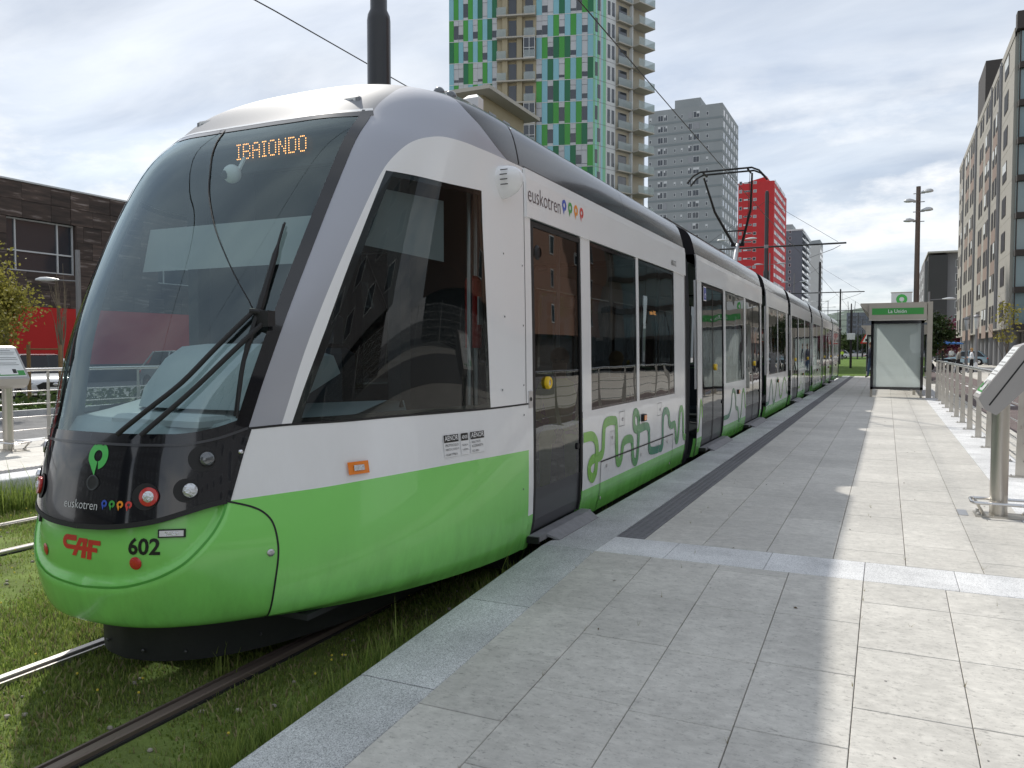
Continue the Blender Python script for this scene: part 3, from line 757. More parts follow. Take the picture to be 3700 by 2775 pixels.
pm('seat_green', (0.10, 0.22, 0.10), 0.8)
glass('blind_cloth', (0.62, 0.66, 0.68), 1.0, 1.05)
_t = MATS['blind_cloth'].node_tree; _d = _t.nodes.new('ShaderNodeBsdfDiffuse'); _d.inputs[0].default_value = (.62, .66, .68, 1)
_m = _t.nodes.new('ShaderNodeMixShader'); _m.inputs[0].default_value = .62; _o = [n for n in _t.nodes if n.type == 'OUTPUT_MATERIAL'][0]; _t.links.new(_o.inputs[0].links[0].from_socket, _m.inputs[1]); _t.links.new(_d.outputs[0], _m.inputs[2]); _t.links.new(_m.outputs[0], _o.inputs[0])
pm('red_paint', srgb(205, 45, 40), 0.4)
pm('ext_red', srgb(200, 25, 25), 0.35)
pm('lamp_red', (0.55, 0.02, 0.015), 0.15, coat=0.8, bump=0.3, bscale=200)
pm('lamp_white', (0.66, 0.68, 0.70), 0.16, metal=0.75, coat=1.0, bump=1.0, bscale=70)
pm('lamp_amber', srgb(240, 130, 20), 0.2, coat=0.6)
pm('lamp_lens_dark', (0.12, 0.13, 0.14), 0.08, metal=0.4, coat=1.0)
pm('chrome', (0.72, 0.72, 0.74), 0.12, metal=1.0)
pm('ink_black', (0.01, 0.01, 0.01), 0.4)
pm('ink_brown', srgb(84, 66, 70), 0.4)
pm('ink_white', (0.7, 0.7, 0.72), 0.4)
pm('print_white', (0.82, 0.82, 0.82), 0.35)
pm('caf_red', srgb(205, 58, 48), 0.35)
for nm, c in (('drop_blue', (60, 90, 190)), ('drop_green', (70, 165, 75)), ('drop_orange', (240, 150, 40)), ('drop_red', (215, 75, 70))): pm(nm, srgb(*c), 0.35)
glass('windshield_glass', (0.74, 0.83, 0.82), (0.80, 0.96, 1.0), 1.95)
glass('cab_glass', (0.46, 0.52, 0.52), 0.95, 1.5)
glass('car_glass', (0.22, 0.25, 0.26), 0.95, 1.8, wave=0.3)
emit('led_amber', (1.0, 0.42, 0.12), 3.2)
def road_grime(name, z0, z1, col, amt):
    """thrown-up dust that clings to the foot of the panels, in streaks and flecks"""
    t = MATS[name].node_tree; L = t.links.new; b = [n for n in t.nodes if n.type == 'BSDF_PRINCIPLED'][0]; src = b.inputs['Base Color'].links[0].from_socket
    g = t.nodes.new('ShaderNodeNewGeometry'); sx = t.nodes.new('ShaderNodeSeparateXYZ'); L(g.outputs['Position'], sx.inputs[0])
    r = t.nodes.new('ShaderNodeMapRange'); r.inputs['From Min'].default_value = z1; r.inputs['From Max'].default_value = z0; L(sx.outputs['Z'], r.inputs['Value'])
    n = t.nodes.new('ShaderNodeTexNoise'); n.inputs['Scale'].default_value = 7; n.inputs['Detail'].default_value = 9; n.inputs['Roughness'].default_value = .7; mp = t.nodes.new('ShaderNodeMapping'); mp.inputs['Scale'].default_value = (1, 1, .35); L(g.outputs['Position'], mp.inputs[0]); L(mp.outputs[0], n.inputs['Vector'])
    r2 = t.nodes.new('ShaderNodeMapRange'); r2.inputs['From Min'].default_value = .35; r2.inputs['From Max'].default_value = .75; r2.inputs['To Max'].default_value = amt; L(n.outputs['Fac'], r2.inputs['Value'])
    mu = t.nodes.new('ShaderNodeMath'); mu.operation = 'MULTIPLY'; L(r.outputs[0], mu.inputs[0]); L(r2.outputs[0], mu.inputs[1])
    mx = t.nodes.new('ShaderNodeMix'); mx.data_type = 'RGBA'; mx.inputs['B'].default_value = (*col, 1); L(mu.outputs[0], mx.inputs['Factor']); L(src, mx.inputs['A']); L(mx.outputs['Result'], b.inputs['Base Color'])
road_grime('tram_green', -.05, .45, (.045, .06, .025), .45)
road_grime('tram_white', -.05, 1.2, (.40, .38, .34), .28)
def grad_mat(name, c0, c1, y0, y1):
    """print whose green runs darker along the side"""
    m, t, o = _new(name); L = t.links.new
    b = t.nodes.new('ShaderNodeBsdfPrincipled'); b.inputs['Roughness'].default_value = 0.22; L(b.outputs[0], o.inputs[0])
    g = t.nodes.new('ShaderNodeTexCoord'); s = t.nodes.new('ShaderNodeSeparateXYZ'); L(g.outputs['Object'], s.inputs[0])
    w = t.nodes.new('ShaderNodeMath'); w.operation = 'PINGPONG'; w.inputs[1].default_value = y1 - y0
    sb = t.nodes.new('ShaderNodeMath'); sb.operation = 'SUBTRACT'; sb.inputs[1].default_value = y0; L(s.outputs[1], sb.inputs[0]); L(sb.outputs[0], w.inputs[0])
    dv = t.nodes.new('ShaderNodeMath'); dv.operation = 'DIVIDE'; dv.inputs[1].default_value = y1 - y0; L(w.outputs[0], dv.inputs[0])
    mx = t.nodes.new('ShaderNodeMix'); mx.data_type = 'RGBA'; mx.inputs['A'].default_value = (*c0, 1); mx.inputs['B'].default_value = (*c1, 1)
    L(dv.outputs[0], mx.inputs['Factor']); L(mx.outputs['Result'], b.inputs['Base Color'])
grad_mat('route_print', srgb(126, 190, 62), srgb(38, 122, 100), 6.1, 8.3)
pm('emblem_green', srgb(80, 190, 90), 0.35)

tram = thing('tram', 'long white and green articulated tram standing at the platform, destination lit above its windscreen', 'tram', (XC, 24.3, -0.28))

# ---- cab shell, front and (mirrored) rear
belt = [(0, 3.83), (.315, 3.82), (.449, 3.82), (.572, 3.88), (.683, 3.99)]
belt_side = [(.683, 3.99), (.843, 4.0), (1.07, 3.98), (1.268, 3.97), (1.51, 3.94), (1.762, 3.91), (2, 3.9)]
mask_low = [(0, 2.50), (.18, 2.54), (.362, 2.64), (.487, 2.77), (.571, 2.86), (.639, 2.91)]
mask_diag = [(.639, 2.91), (.654, 3.29), (.668, 3.68), (.683, 3.99)]
ws_right = [(.683, 3.99), (.705, 4.38), (.737, 4.91), (.758, 5.52), (.766, 6.14), (.764, 6.78), (.741, 7.5), (.718, 8.1)]
ws_top = [(.718, 8.1), (.6, 7.99), (.445, 7.9), (.291, 7.81), (.18, 7.79), (0, 7.78)]
pillar = [(.809, 3.998), (.842, 4.53), (.876, 5.07), (.903, 5.53), (.934, 6.09), (.953, 6.43), (.975, 6.77), (1.014, 7.05), (1.058, 7.35), (1.116, 7.61), (1.206, 7.84), (1.361, 7.94), (1.504, 7.96), (1.618, 7.98), (1.8, 8.0), (2, 8.02)]
win_front = [(.848, 4.0), (.876, 4.38), (.928, 5.03), (.962, 5.8), (.980, 6.33), (.990, 6.74)]
win_top = [(.990, 6.74), (1.164, 6.75), (1.369, 6.76), (1.602, 6.81)]
win_rear = [(1.602, 6.81), (1.69, 5.69), (1.737, 4.81), (1.762, 3.91)]
win_bot = [(1.762, 3.91), (1.51, 3.94), (1.268, 3.97), (1.07, 3.98), (.848, 4.0)]
green_ln = [(.639, 2.91), (.826, 2.95), (1.0, 2.97), (1.185, 3.0), (1.386, 3.02), (1.611, 3.03), (1.873, 3.01), (2, 2.99)]
seam = [(.639, 2.91), (.727, 2.8), (.781, 2.68), (.82, 2.49), (.842, 2.18), (.842, 1.87), (.817, 1.43), (.774, .81), (.72, 0)]
visor_ln = [(.718, 8.1), (.725, 8.39), (.765, 8.79), (.812, 9.28), (.91, 10.0)]
dark_ln = [(.91, 10.0), (1.15, 9.75), (1.34, 8.92), (1.523, 8.54), (1.671, 8.24), (1.8, 8.0)]
crease = [(0, 1.57), (.195, 1.62), (.304, 1.69), (.405, 1.8), (.501, 1.99), (.586, 2.34), (.627, 2.65), (.639, 2.91)]
sp = lambda l, n=4: [tuple(map(float, p)) for p in spline(l, n)]
belt, belt_side, mask_low, mask_diag, ws_right, ws_top, pillar, green_ln, seam, visor_ln, dark_ln = [sp(l) for l in (belt, belt_side, mask_low, mask_diag, ws_right, ws_top, pillar, green_ln, seam, visor_ln, dark_ln)]
win_front, win_top, win_rear, win_bot = [sp(l, 3) for l in (win_front, win_top, win_rear, win_bot)]
crease_s = np.array(sp(crease, 6))
def crease_disp(x, t):
    d = np.full(len(x), 9.0)
    for a, b in zip(crease_s[:-1], crease_s[1:]):
        A = a * (1.15, .27); ab = (b - a) * (1.15, .27); q = np.stack([x * 1.15, t * .27], -1) - A
        u = np.clip((q @ ab) / (ab @ ab + 1e-12), 0, 1); d = np.minimum(d, np.linalg.norm(q - u[:, None] * ab, axis=1))
    ins = t > np.interp(x, crease_s[:, 0], crease_s[:, 1]); ins &= x < .639
    return np.where(ins, -.034 * np.clip(d / .028, 0, 1), 0) - 0.008 * np.exp(-(d / .012) ** 2)
j = lambda *ls: sum((list(l[:-1]) for l in ls), [])
rev = lambda l: l[::-1]
L_ws = j(belt, ws_right, ws_top + [belt[0]])
L_mask = j(mask_low, mask_diag, rev(belt) + [mask_low[0]])
L_bump = j([(0, 0), (.72, 0)], rev(seam), rev(mask_low) + [(0, 0)])
L_green = j(seam, [(.72, 0), (2, 0), (2, 2.99)], rev(green_ln))
L_white = j(green_ln, [(2, 2.99), (2, 3.9)], rev(belt_side), rev(mask_diag))
L_win = j(win_front, win_top, win_rear, win_bot)
bs_rev = [p for p in rev(belt_side) if p[0] >= 1.762]
L_sur_a = pillar[:-1] + [(2, 8.02), (2, 3.9)] + bs_rev[1:] + rev(win_rear)[1:-1] + rev(win_top)[:-1] + rev(win_front)
L_sil = j(ws_right, visor_ln, dark_ln, [p for p in rev(pillar) if p[0] <= 1.8] + [ws_right[0]])
L_vis = j(rev(ws_top), visor_ln, [(.91, 10.0), (.97, 10.8), (1.0, 11.9)]) + [(1.0, 11.9), (.5, 11.9), (0, 11.9)]
L_roof = j(dark_ln, [(1.8, 8.0), (2, 8.02), (2, 11.9)]) + [(2, 11.9), (1.5, 11.9), (1.0, 11.9), (.97, 10.8)]
cab_parts = []
def cp(name, loop, mat, **kw):
    for sd in ([(1, -1)] if loop[0][0] == 0 or name in ('roof_visor',) else [(1,), (-1,)]):
        o = link(name, cab_mesh(name, loop, mat, sides=sd, **kw), tram); cab_parts.append(o)
    return o
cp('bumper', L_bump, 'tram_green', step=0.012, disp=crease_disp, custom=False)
cp('front_mask', L_mask, 'tram_black', step=0.025)
# pressed flank panels and panes are nearly flat top to bottom: their shading keeps to one level
def flank(t): return np.where(t > 1.3, 2.6 + .30 * (t - 2.6), 2.21 - (1.3 - t) * 1.7)
def pane_level(t): return 5.4 + .22 * (t - 5.4)
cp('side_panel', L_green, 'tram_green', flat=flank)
cp('side_panel', L_white, 'tram_white', flat=flank)
ws_o = cp('windscreen', L_ws, 'windshield_glass', step=0.04)
cp('cab_window', L_win, 'cab_glass', flat=pane_level)
cp('window_surround', L_sur_a, 'tram_white', flat=pane_level)
cp('front_pillar', L_sil, 'tram_silver')
pm('visor_silver', (0.28, 0.288, 0.31), 0.55, spec=0.3)
cp('roof_visor', L_vis, 'visor_silver')
cp('cab_roof', L_roof, 'tram_roof')
# dark lining behind the painted panels
P_l = []
for nm, lp in (('a', L_green), ('b', L_white), ('c', L_sur_a), ('d', L_sil), ('e', L_vis), ('f', L_roof), ('g', L_mask)):
    P_l.append(cab_mesh('lining', lp, 'cab_lining', step=0.07, off=-0.03, custom=False))
bm = bmesh.new()
for me in P_l: bm.from_mesh(me)
me = bpy.data.meshes.new('cab_lining'); bm.to_mesh(me); bm.free(); me.materials.append(MATS['cab_lining'])
cab_parts.append(link('cab_lining', me, tram))
def ribbon_(name, line, w, mat, parent=tram, off=0.002, sides=(1, -1), lat=None):
    """flat strip that follows a line of (x, t) on the cab"""
    V = []; F = []
    ln = np.array(line); P = cab_pt(ln[:, 0], ln[:, 1]); N = cab_nrm(ln[:, 0], ln[:, 1])
    d = np.gradient(P, axis=0); d /= np.maximum(np.linalg.norm(d, axis=1, keepdims=True), 1e-9); B = np.cross(N, d)
    w0, w1 = w if isinstance(w, tuple) else (-w / 2, w / 2)
    for s in sides:
        o = len(V)
        for p, n, b in zip(P, N, B):
            for q in (p + n * off + b * w0, p + n * off + b * w1): V.append((XC + s * q[0], q[1], q[2]))
        for i in range(len(P) - 1):
            f = (o + 2 * i, o + 2 * i + 1, o + 2 * i + 3, o + 2 * i + 2); F.append(f if s > 0 else f[::-1])
    o = MB().add(V, F).build(name, mat, parent, smooth='all'); cab_parts.append(o); return o
def ribbon(*a, **k):
    if min(p[0] for p in a[1]) > .01:
        for s_ in (1, -1): ribbon_(*a, sides=(s_,), **k)
    else: ribbon_(*a, **k)
ribbon('panel_joint', sp(mask_low, 2), (-.012, .012), 'rubber')
ribbon('panel_joint', sp(seam, 2), .009, 'rubber')
pm('tram_green_shaded', srgb(84, 168, 70), 0.4)  # bumper green darkened to paint the shade in the crease
ribbon('crease_shade', [tuple(q) for q in crease_s], .011, 'tram_green_shaded', off=-.005)  # thin strip of painted shade laid along the crease
ribbon('panel_joint', sp(belt_side, 2), .011, 'rubber')
ribbon('panel_joint', sp(mask_diag, 2), (-.016, .004), 'tram_black', off=.003)
ribbon('windscreen_frame', sp(ws_right, 2), (.0, .062), 'tram_black', off=.003)
ribbon('windscreen_frame', sp(ws_top, 2), (.0, .05), 'tram_black', off=.003)
ribbon('windscreen_frame', sp(rev(belt), 2), (-.055, .006), 'tram_black', off=.003)
ribbon('visor_lip', sp(ws_top, 2), (-.028, -.002), 'tram_white', off=.004)
ribbon('nose_glint', sp(belt, 2), (-.003, .009), 'door_grey', off=.006)  # grey strip painted in for the reflection line along the mask's top
for l, w in ((win_front, (-.04, .0)), (win_top, (-.03, 0)), (win_rear, (-.03, 0)), (win_bot, (-.03, 0))): ribbon('window_seal', l, w, 'tram_black', off=-.004)
ribbon('panel_joint', sp([(1.985, 7.95), (1.985, 6), (1.985, 4.4), (1.985, 3.92)], 3), .006, 'rubber')
ribbon('roof_seam', sp([(1.95, 8.05), (1.95, 9), (1.95, 10), (1.95, 11), (1.95, 11.8)], 4), .014, 'rubber')
# rear cab: the same shell mirrored end for end
for o in list(cab_parts):
    c = o.copy(); COL.objects.link(c); c.parent = tram
    c.matrix_parent_inverse = Matrix.Translation(-tram.location)
    c.matrix_basis = Matrix.Translation((0, YMID2, 0)) @ Matrix.Diagonal((1, -1, 1, 1))

# ---- lamps and marks on the nose
def nose_frame(a, z):
    p, n = cab_at(a, z); x = Vector((0, 0, 1)).cross(n).normalized(); y = n.cross(x)
    return p, n, x, y
def disc(mb, p, n, x, y, r, off, seg=24, dome=0.0, sx=1.0, sy=1.0):
    rings = [(1, 0)] if not dome else [(1, 0), (.85, .35), (.6, .7), (.3, .93)]
    vs = []; fs = []
    for k, (q, hgt) in enumerate(rings):
        for i in range(seg):
            a = 2 * PI * i / seg; vs.append(p + n * (off + dome * hgt) + x * (r * q * sx * math.cos(a)) + y * (r * q * sy * math.sin(a)))
    vs.append(p + n * (off + dome)); c = len(vs) - 1
    for k in range(len(rings) - 1):
        for i in range(seg): fs.append((k * seg + i, k * seg + (i + 1) % seg, (k + 1) * seg + (i + 1) % seg, (k + 1) * seg + i))
    k = len(rings) - 1
    fs += [(k * seg + i, k * seg + (i + 1) % seg, c) for i in range(seg)]
    return mb.add(vs, fs)
def ringm(mb, p, n, x, y, r0, r1, off0, off1, seg=28):
    vs = []; fs = []
    for r, o in ((r0, off0), (r1, off1)):
        for i in range(seg):
            a = 2 * PI * i / seg; vs.append(p + n * o + x * (r * math.cos(a)) + y * (r * math.sin(a)))
    fs = [(i, (i + 1) % seg, seg + (i + 1) % seg, seg + i) for i in range(seg)]
    return mb.add(vs, fs)
for s in (1, -1):
    # red tail lamp with its clear centre, sunk in a dark bowl
    p, n, x, y = nose_frame(s * .379, .663)
    h = disc(MB(), p - x * .018 * s, n, x, y, .062, .0025).build('tail_lamp', 'rubber', tram)
    m_ = ringm(MB(), p, n, x, y, .043, .043, .004, .016); ringm(m_, p, n, x, y, .043, .026, .016, .019); m_.build('red_ring', 'lamp_red', h, True)
    disc(MB(), p, n, x, y, .026, .019, dome=.006).build('lens', 'lamp_white', h, True)
    p, n, x, y = nose_frame(s * .526, .688)
    h = disc(MB(), p - x * .020 * s, n, x, y, .055, .0025).build('headlight', 'rubber', tram)
    m_ = ringm(MB(), p, n, x, y, .034, .034, .004, .016); m_.build('bezel', 'chrome', h, True)
    disc(MB(), p, n, x, y, .033, .014, dome=.012).build('lens', 'lamp_white', h, True)
    p, n, x, y = nose_frame(s * .561, .828)
    h = disc(MB(), p - x * .024 * s, n, x, y, .060, .0025).build('headlight', 'rubber', tram)
    ringm(MB(), p, n, x, y, .034, .034, .004, .018).build('bezel', 'alu', h, True)
    disc(MB(), p, n, x, y, .032, .016, dome=.010).build('lens', 'lamp_lens_dark', h, True)
    p, n, x, y = nose_frame(s * .655, .852); disc(MB(), p, n, x, y, .012, .003, dome=.008).build('sensor', 'chrome', tram, True)
    # round red reflector, strip lamp
    p, n, x, y = nose_frame(s * .323, .353); disc(MB(), p, n, x, y, 0.030, -.031, dome=.006).build('reflector', 'lamp_red', tram, True)
    p, n, x, y = nose_frame(s * .478, .497)
    def plate(mb, w, hh, o0, o1, dx=0, dy=0):
        vs = [p + n * o + x * (dx + sx * w) + y * (dy + sy * hh) for o in (o0, o1) for sx, sy in ((-1, -1), (1, -1), (1, 1), (-1, 1))]
        return mb.add(vs, [(4, 5, 6, 7), (0, 1, 5, 4), (1, 2, 6, 5), (2, 3, 7, 6), (3, 0, 4, 7)])
    h = plate(MB(), .060, .019, -.05, -.024).build('indicator', 'rubber', tram)
    plate(MB(), .053, .013, -.024, -.022).build('lens', 'alu', h)
    m_ = MB()
    for i in range(6):
        for k in (-1, 1): plate(m_, .0035, .0035, -.022, -.019, -.025 + i * .010, k * .0055)
    m_.build('diodes', 'lamp_white', h)
    # lamp in a forward-facing pocket of the roof visor
    p, n, x, y = nose_frame(s * .528, 2.80)
    fx = p.x; fy = p.y - .022; fz = p.z
    fy += .02; fz -= .052
    h = MB().cbox(fx - .105, fx + .105, fy, fy + .12, fz - .04, fz + .062, .012).build('roof_lamp', 'visor_silver', tram)
    MB().box(fx - .082, fx + .082, fy - .003, fy + .01, fz - .012, fz + .048).build('bezel', 'tram_white', h)
    MB().box(fx - .066, fx + .066, fy - .006, fy + .005, fz, fz + .038).build('lens', 'lamp_lens_dark', h)
    m_ = MB()
    for i in range(7):
        for k in range(2): m_.box(fx - .056 + i * .0175, fx - .047 + i * .0175, fy - .008, fy - .004, fz + .008 + k * .015, fz + .016 + k * .015)
    m_.build('diodes', 'lamp_white', h)
p, n, x, y = nose_frame(.07, .715)
m_ = MB(); disc(m_, p, n, x, y, .045, .002, sy=.72); h = m_.build('coupling_eye', 'rubber', tram)
ringm(MB(), p, n, x, y, .030, .036, .004, .004).build('rim', 'lamp_lens_dark', h)
# emblem and lettering on the mask
vs, fs = drop_mesh(.0, .838, .062, tip=(-.12, -1.5)); nose_decal('emblem', vs, fs, (0.080, 0), 'emblem_green', tram)
vs, fs = text_mesh('euskotren', .060, -.0006); w_ = max(v[0] for v in vs); nose_decal('lettering', [(a * .228 / w_, b) for a, b in vs], fs, (-.108, .592), 'ink_white', tram)
for k, c in enumerate(('drop_blue', 'drop_green', 'drop_orange', 'drop_red')):
    vs, fs = drop_mesh(.160 + k * .0435, .625, .0165); nose_decal('emblem', vs, fs, (0, 0), c, tram)
vs, fs = text_mesh('602', .108, .0028); w_ = max(v[0] for v in vs); nose_decal('fleet_number', [(a * .150 / w_, b) for a, b in vs], fs, (.286, .398), 'ink_black', tram, off=-.0312)
# maker's letters as slanted bars
def bars(polys, c, mat, name):
    m = MB()
    for pl in polys:
        V = []
        for u, v in pl:
            p, n = cab_at(c[0] + u, c[1] + v); V.append(p + n * -.0312)
        m.add(V, [tuple(range(len(V)))])
    return m.build(name, mat, tram)
def rect(x0, x1, y0, y1): 
    return [(x0, y0), (x1, y0), (x1, y1), (x0, y1)]
def arc_bar(cx, cy, r0, r1, a0, a1, n=8):
    o = []
    for k in range(n):
        b0 = R(a0 + (a1 - a0) * k / n); b1 = R(a0 + (a1 - a0) * (k + 1) / n)
        o.append([(cx + r0 * math.cos(b0), cy + r0 * math.sin(b0)), (cx + r1 * math.cos(b0), cy + r1 * math.sin(b0)), (cx + r1 * math.cos(b1), cy + r1 * math.sin(b1)), (cx + r0 * math.cos(b1), cy + r0 * math.sin(b1))])
    return o
bars(arc_bar(.040, .0745, .010, .0355, 90, 270) + [rect(.040, .107, .083, .110), rect(.040, .250, .039, .061),
      [(.073, .0095), (.102, .0095), (.153, .101), (.1245, .101)], [(.136, .002), (.167, .002), (.184, .101), (.153, .101)], rect(.124, .184, .080, .1012),
      [(.176, .0), (.207, .0), (.222, .0975), (.191, .0975)], rect(.192, .271, .075, .0977)], (-.145, .350), 'caf_red', 'maker_letters')
# skirt under the nose
pl = [(0, 2.72), (.2, 2.77), (.40, 2.93), (.55, 3.2), (.66, 3.6), (.72, 4.1), (.74, 5.0)]
pl = [tuple(q) for q in spline(pl, 4)]
m_ = MB()
full = [(XC - a, y) for a, y in reversed(pl)] + [(XC + a, y) for a, y in pl[1:]]
n_ = len(full)
vs = [(q[0], q[1], .07) for q in full] + [(q[0], q[1] + .01, -.205) for q in full] + [(XC + (q[0] - XC) * .9, q[1] + .06, -.215) for q in full]
m_.add(vs, [(i, i + 1, n_ + i + 1, n_ + i) for i in range(n_ - 1)] + [(n_ + i, n_ + i + 1, 2 * n_ + i + 1, 2 * n_ + i) for i in range(n_ - 1)])
h = m_.build('front_skirt', 'skirt_black', tram, True)
for a, z in ((.12, -.15), (.30, -.16), (.52, -.13), (-.15, -.14), (-.35, -.11)):
    k = min(range(len(pl)), key=lambda i: abs(pl[i][0] - abs(a))); MB().ell((XC + a, pl[k][1] - .002, z), (.010, .006, .010), 8, 5).build('bolt', 'door_grey', h, True)
MB().box(XC - .5, XC + .5, 3.9, 5.0, -.16, -.05).build('underframe', 'skirt_black', tram)

# ---- wipers
def wtube(mb, pts, r, seg=6): return mb.tube(pts, r, seg)
def on_glass(a, z, off): p, n = cab_at(a, z); return p + n * off
def glass_line(pts, off, n=4):
    q = spline(pts, n); p, _ = cab_at_many([v[0] for v in q], [v[1] for v in q], off); return [tuple(v) for v in p]
w1 = MB()
w1.tube(glass_line([(.21, .93), (.33, 1.05), (.44, 1.17), (.54, 1.33), (.64, 1.50)], .05), .012, 8)
w1.tube(glass_line([(.32, .93), (.41, 1.04), (.50, 1.16), (.59, 1.30), (.70, 1.48)], .05), .012, 8)
w1.tube(glass_line([(.63, 1.505), (.67, 1.50), (.71, 1.48)], .055), .014, 8)
wip = w1.build('wiper_arm', 'rubber', tram, True)
MB().tube(glass_line([(.63, 1.01), (.64, 1.28), (.66, 1.53), (.66, 1.74), (.65, 1.95)], .035), [.006] * 2 + [.009] * 3 + [.014] * 3 + [.018] * 2 + [.015] * 4 + [.007] * 3, 6).build('wiper_blade', 'rubber', wip, True)
MB().tube(glass_line([(.625, 1.02), (.635, 1.28), (.655, 1.53), (.655, 1.74), (.645, 1.97)], .018), .006, 5).build('wiper_rubber', 'rubber', wip, True)
q_ = on_glass(.68, 1.48, .05); MB().box(q_.x - .045, q_.x + .045, q_.y - .02, q_.y + .03, q_.z - .045, q_.z + .03).build('wiper_bracket', 'rubber', wip)
MB().tube(glass_line([(-.175, 2.64), (-.09, 2.47), (.0, 2.325), (.10, 2.17), (.265, 1.97), (.43, 1.79), (.58, 1.61), (.64, 1.52)], .004, 6), .0035, 5).build('washer_hose', 'rubber', wip, True)

# ---- inside the cab
P3 = lambda a, y, z: (XC + a, y, z)
m_ = MB()
prof = [(2.72, .86), (2.80, .97), (3.0, 1.0), (3.25, 1.05), (3.42, 1.04), (3.46, .95), (3.46, .5)]
secs = [(-.85, .55), (-.62, .15), (-.2, 0), (.2, 0), (.62, .15), (.85, .55)]
vs = []; fs = []
for a, dy in secs:
    for yy, zz in prof: vs.append(P3(a, yy + dy, zz))
npf = len(prof)
for i in range(len(secs) - 1):
    for k in range(npf - 1): fs.append((i * npf + k, (i + 1) * npf + k, (i + 1) * npf + k + 1, i * npf + k + 1))
desk = m_.add(vs, fs).build('driver_desk', 'dash_grey', tram, True)
m_ = MB()   # instrument hood, a pale rounded shell
hp = [(3.02, 1.03), (3.06, 1.16), (3.18, 1.30), (3.30, 1.37), (3.44, 1.37), (3.50, 1.25)]
hs = [(-.34, .10, .80), (-.22, .02, .96), (0, 0, 1), (.25, 0, 1), (.52, .03, .97), (.66, .12, .82)]
vs = []; fs = []
for a, dy, sc in hs:
    for yy, zz in hp: vs.append(P3(a, yy + dy, 1.0 + (zz - 1.0) * sc))
q = len(hp)
for i in range(len(hs) - 1):
    for k in range(q - 1): fs.append((i * q + k, (i + 1) * q + k, (i + 1) * q + k + 1, i * q + k + 1))
fs += [tuple(range(q)), tuple((len(hs) - 1) * q + k for k in reversed(range(q)))]
m_.add(vs, fs).build('instrument_hood', 'dash_grey', desk, True)
MB().cbox(XC - .15, XC + .45, 2.80, 3.0, .96, 1.01, .02).build('ledge', 'dash_pale', desk)
m_ = MB(); m_.cbox(XC - .25, XC + .25, 3.75, 4.25, .55, .68, .04); m_.cbox(XC - .23, XC + .23, 4.2, 4.34, .68, 1.35, .04)
seat = m_.build('driver_seat', 'seat_blue', tram); MB().cbox(XC - .15, XC + .15, 4.22, 4.32, 1.38, 1.58, .03).build('headrest', 'seat_blue', seat)
MB().cyl(P3(0, 4.0, -.02), P3(0, 4.0, .55), .06, 10).build('pedestal', 'interior_grey', seat)
m_ = MB(); m_.box(XC - 1.1, XC - .55, 4.86, 4.90, .0, 2.3); m_.box(XC + .25, XC + 1.1, 4.86, 4.90, .0, 2.3); m_.box(XC - .55, XC + .25, 4.86, 4.90, 2.05, 2.3); m_.box(XC - 1.1, XC + 1.1, 4.86, 4.90, 2.3, 2.75)
m_.build('cab_partition', 'interior_dark', tram)
MB().box(XC - .54, XC + .24, 4.87, 4.885, .1, 2.04).build('partition_glass', 'car_glass', tram)
MB().box(XC - .80, XC + .80, 3.15, 4.95, -.03, .0).build('floor', 'interior_dark', tram)
MB().box(XC - .80, XC + .80, 4.0, 4.86, 2.70, 2.73).build('cab_ceiling', 'interior_dark', tram)
MB().quad(P3(-.62, 3.40, 1.80), P3(.62, 3.40, 1.80), P3(.62, 3.46, 2.06), P3(-.62, 3.46, 2.06)).build('sun_blind', 'blind_cloth', tram)
MB().quad(P3(.86, 3.55, 1.90), P3(1.02, 4.15, 1.86), P3(1.02, 4.15, 2.22), P3(.88, 3.62, 2.22)).build('sun_blind', 'blind_cloth', tram)
for s in (-1, 1): MB().box(XC + s * .80 - .045, XC + s * .80 + .045, 3.95, 4.05, 1.0, 2.65).build('inner_post', 'interior_dark', tram)
m_ = MB(); m_.cyl(P3(.98, 4.60, 1.35), P3(.98, 4.60, 1.78), .055, 12); m_.ell(P3(.98, 4.60, 1.78), (.055, .055, .04), 12, 6); ext = m_.build('fire_extinguisher', 'ext_red', tram, True)
MB().box(XC + 1.02, XC + 1.037, 4.57, 4.63, 1.5, 1.68).build('sticker', 'print_white', ext)
MB().cyl(P3(.95, 4.70, .1), P3(.95, 4.70, 2.5), .018, 8).build('grab_pole', 'alu', tram)
MB().cyl(P3(.98, 4.55, .1), P3(.98, 4.55, 2.5), .018, 8).build('grab_pole', 'alu', tram)
# hanging mirror ball / camera behind the glass
m_ = MB(); m_.ell(P3(-.05, 3.55, 2.36), (.055, .05, .055), 14, 10); m_.cyl(P3(-.02, 3.57, 2.38), P3(.0, 3.6, 2.46), .012, 6); h = m_.build('camera', 'print_white', tram, True)
MB().ell(P3(-.065, 3.512, 2.35), (.026, .02, .026), 12, 8).build('lens', 'rubber', h, True)
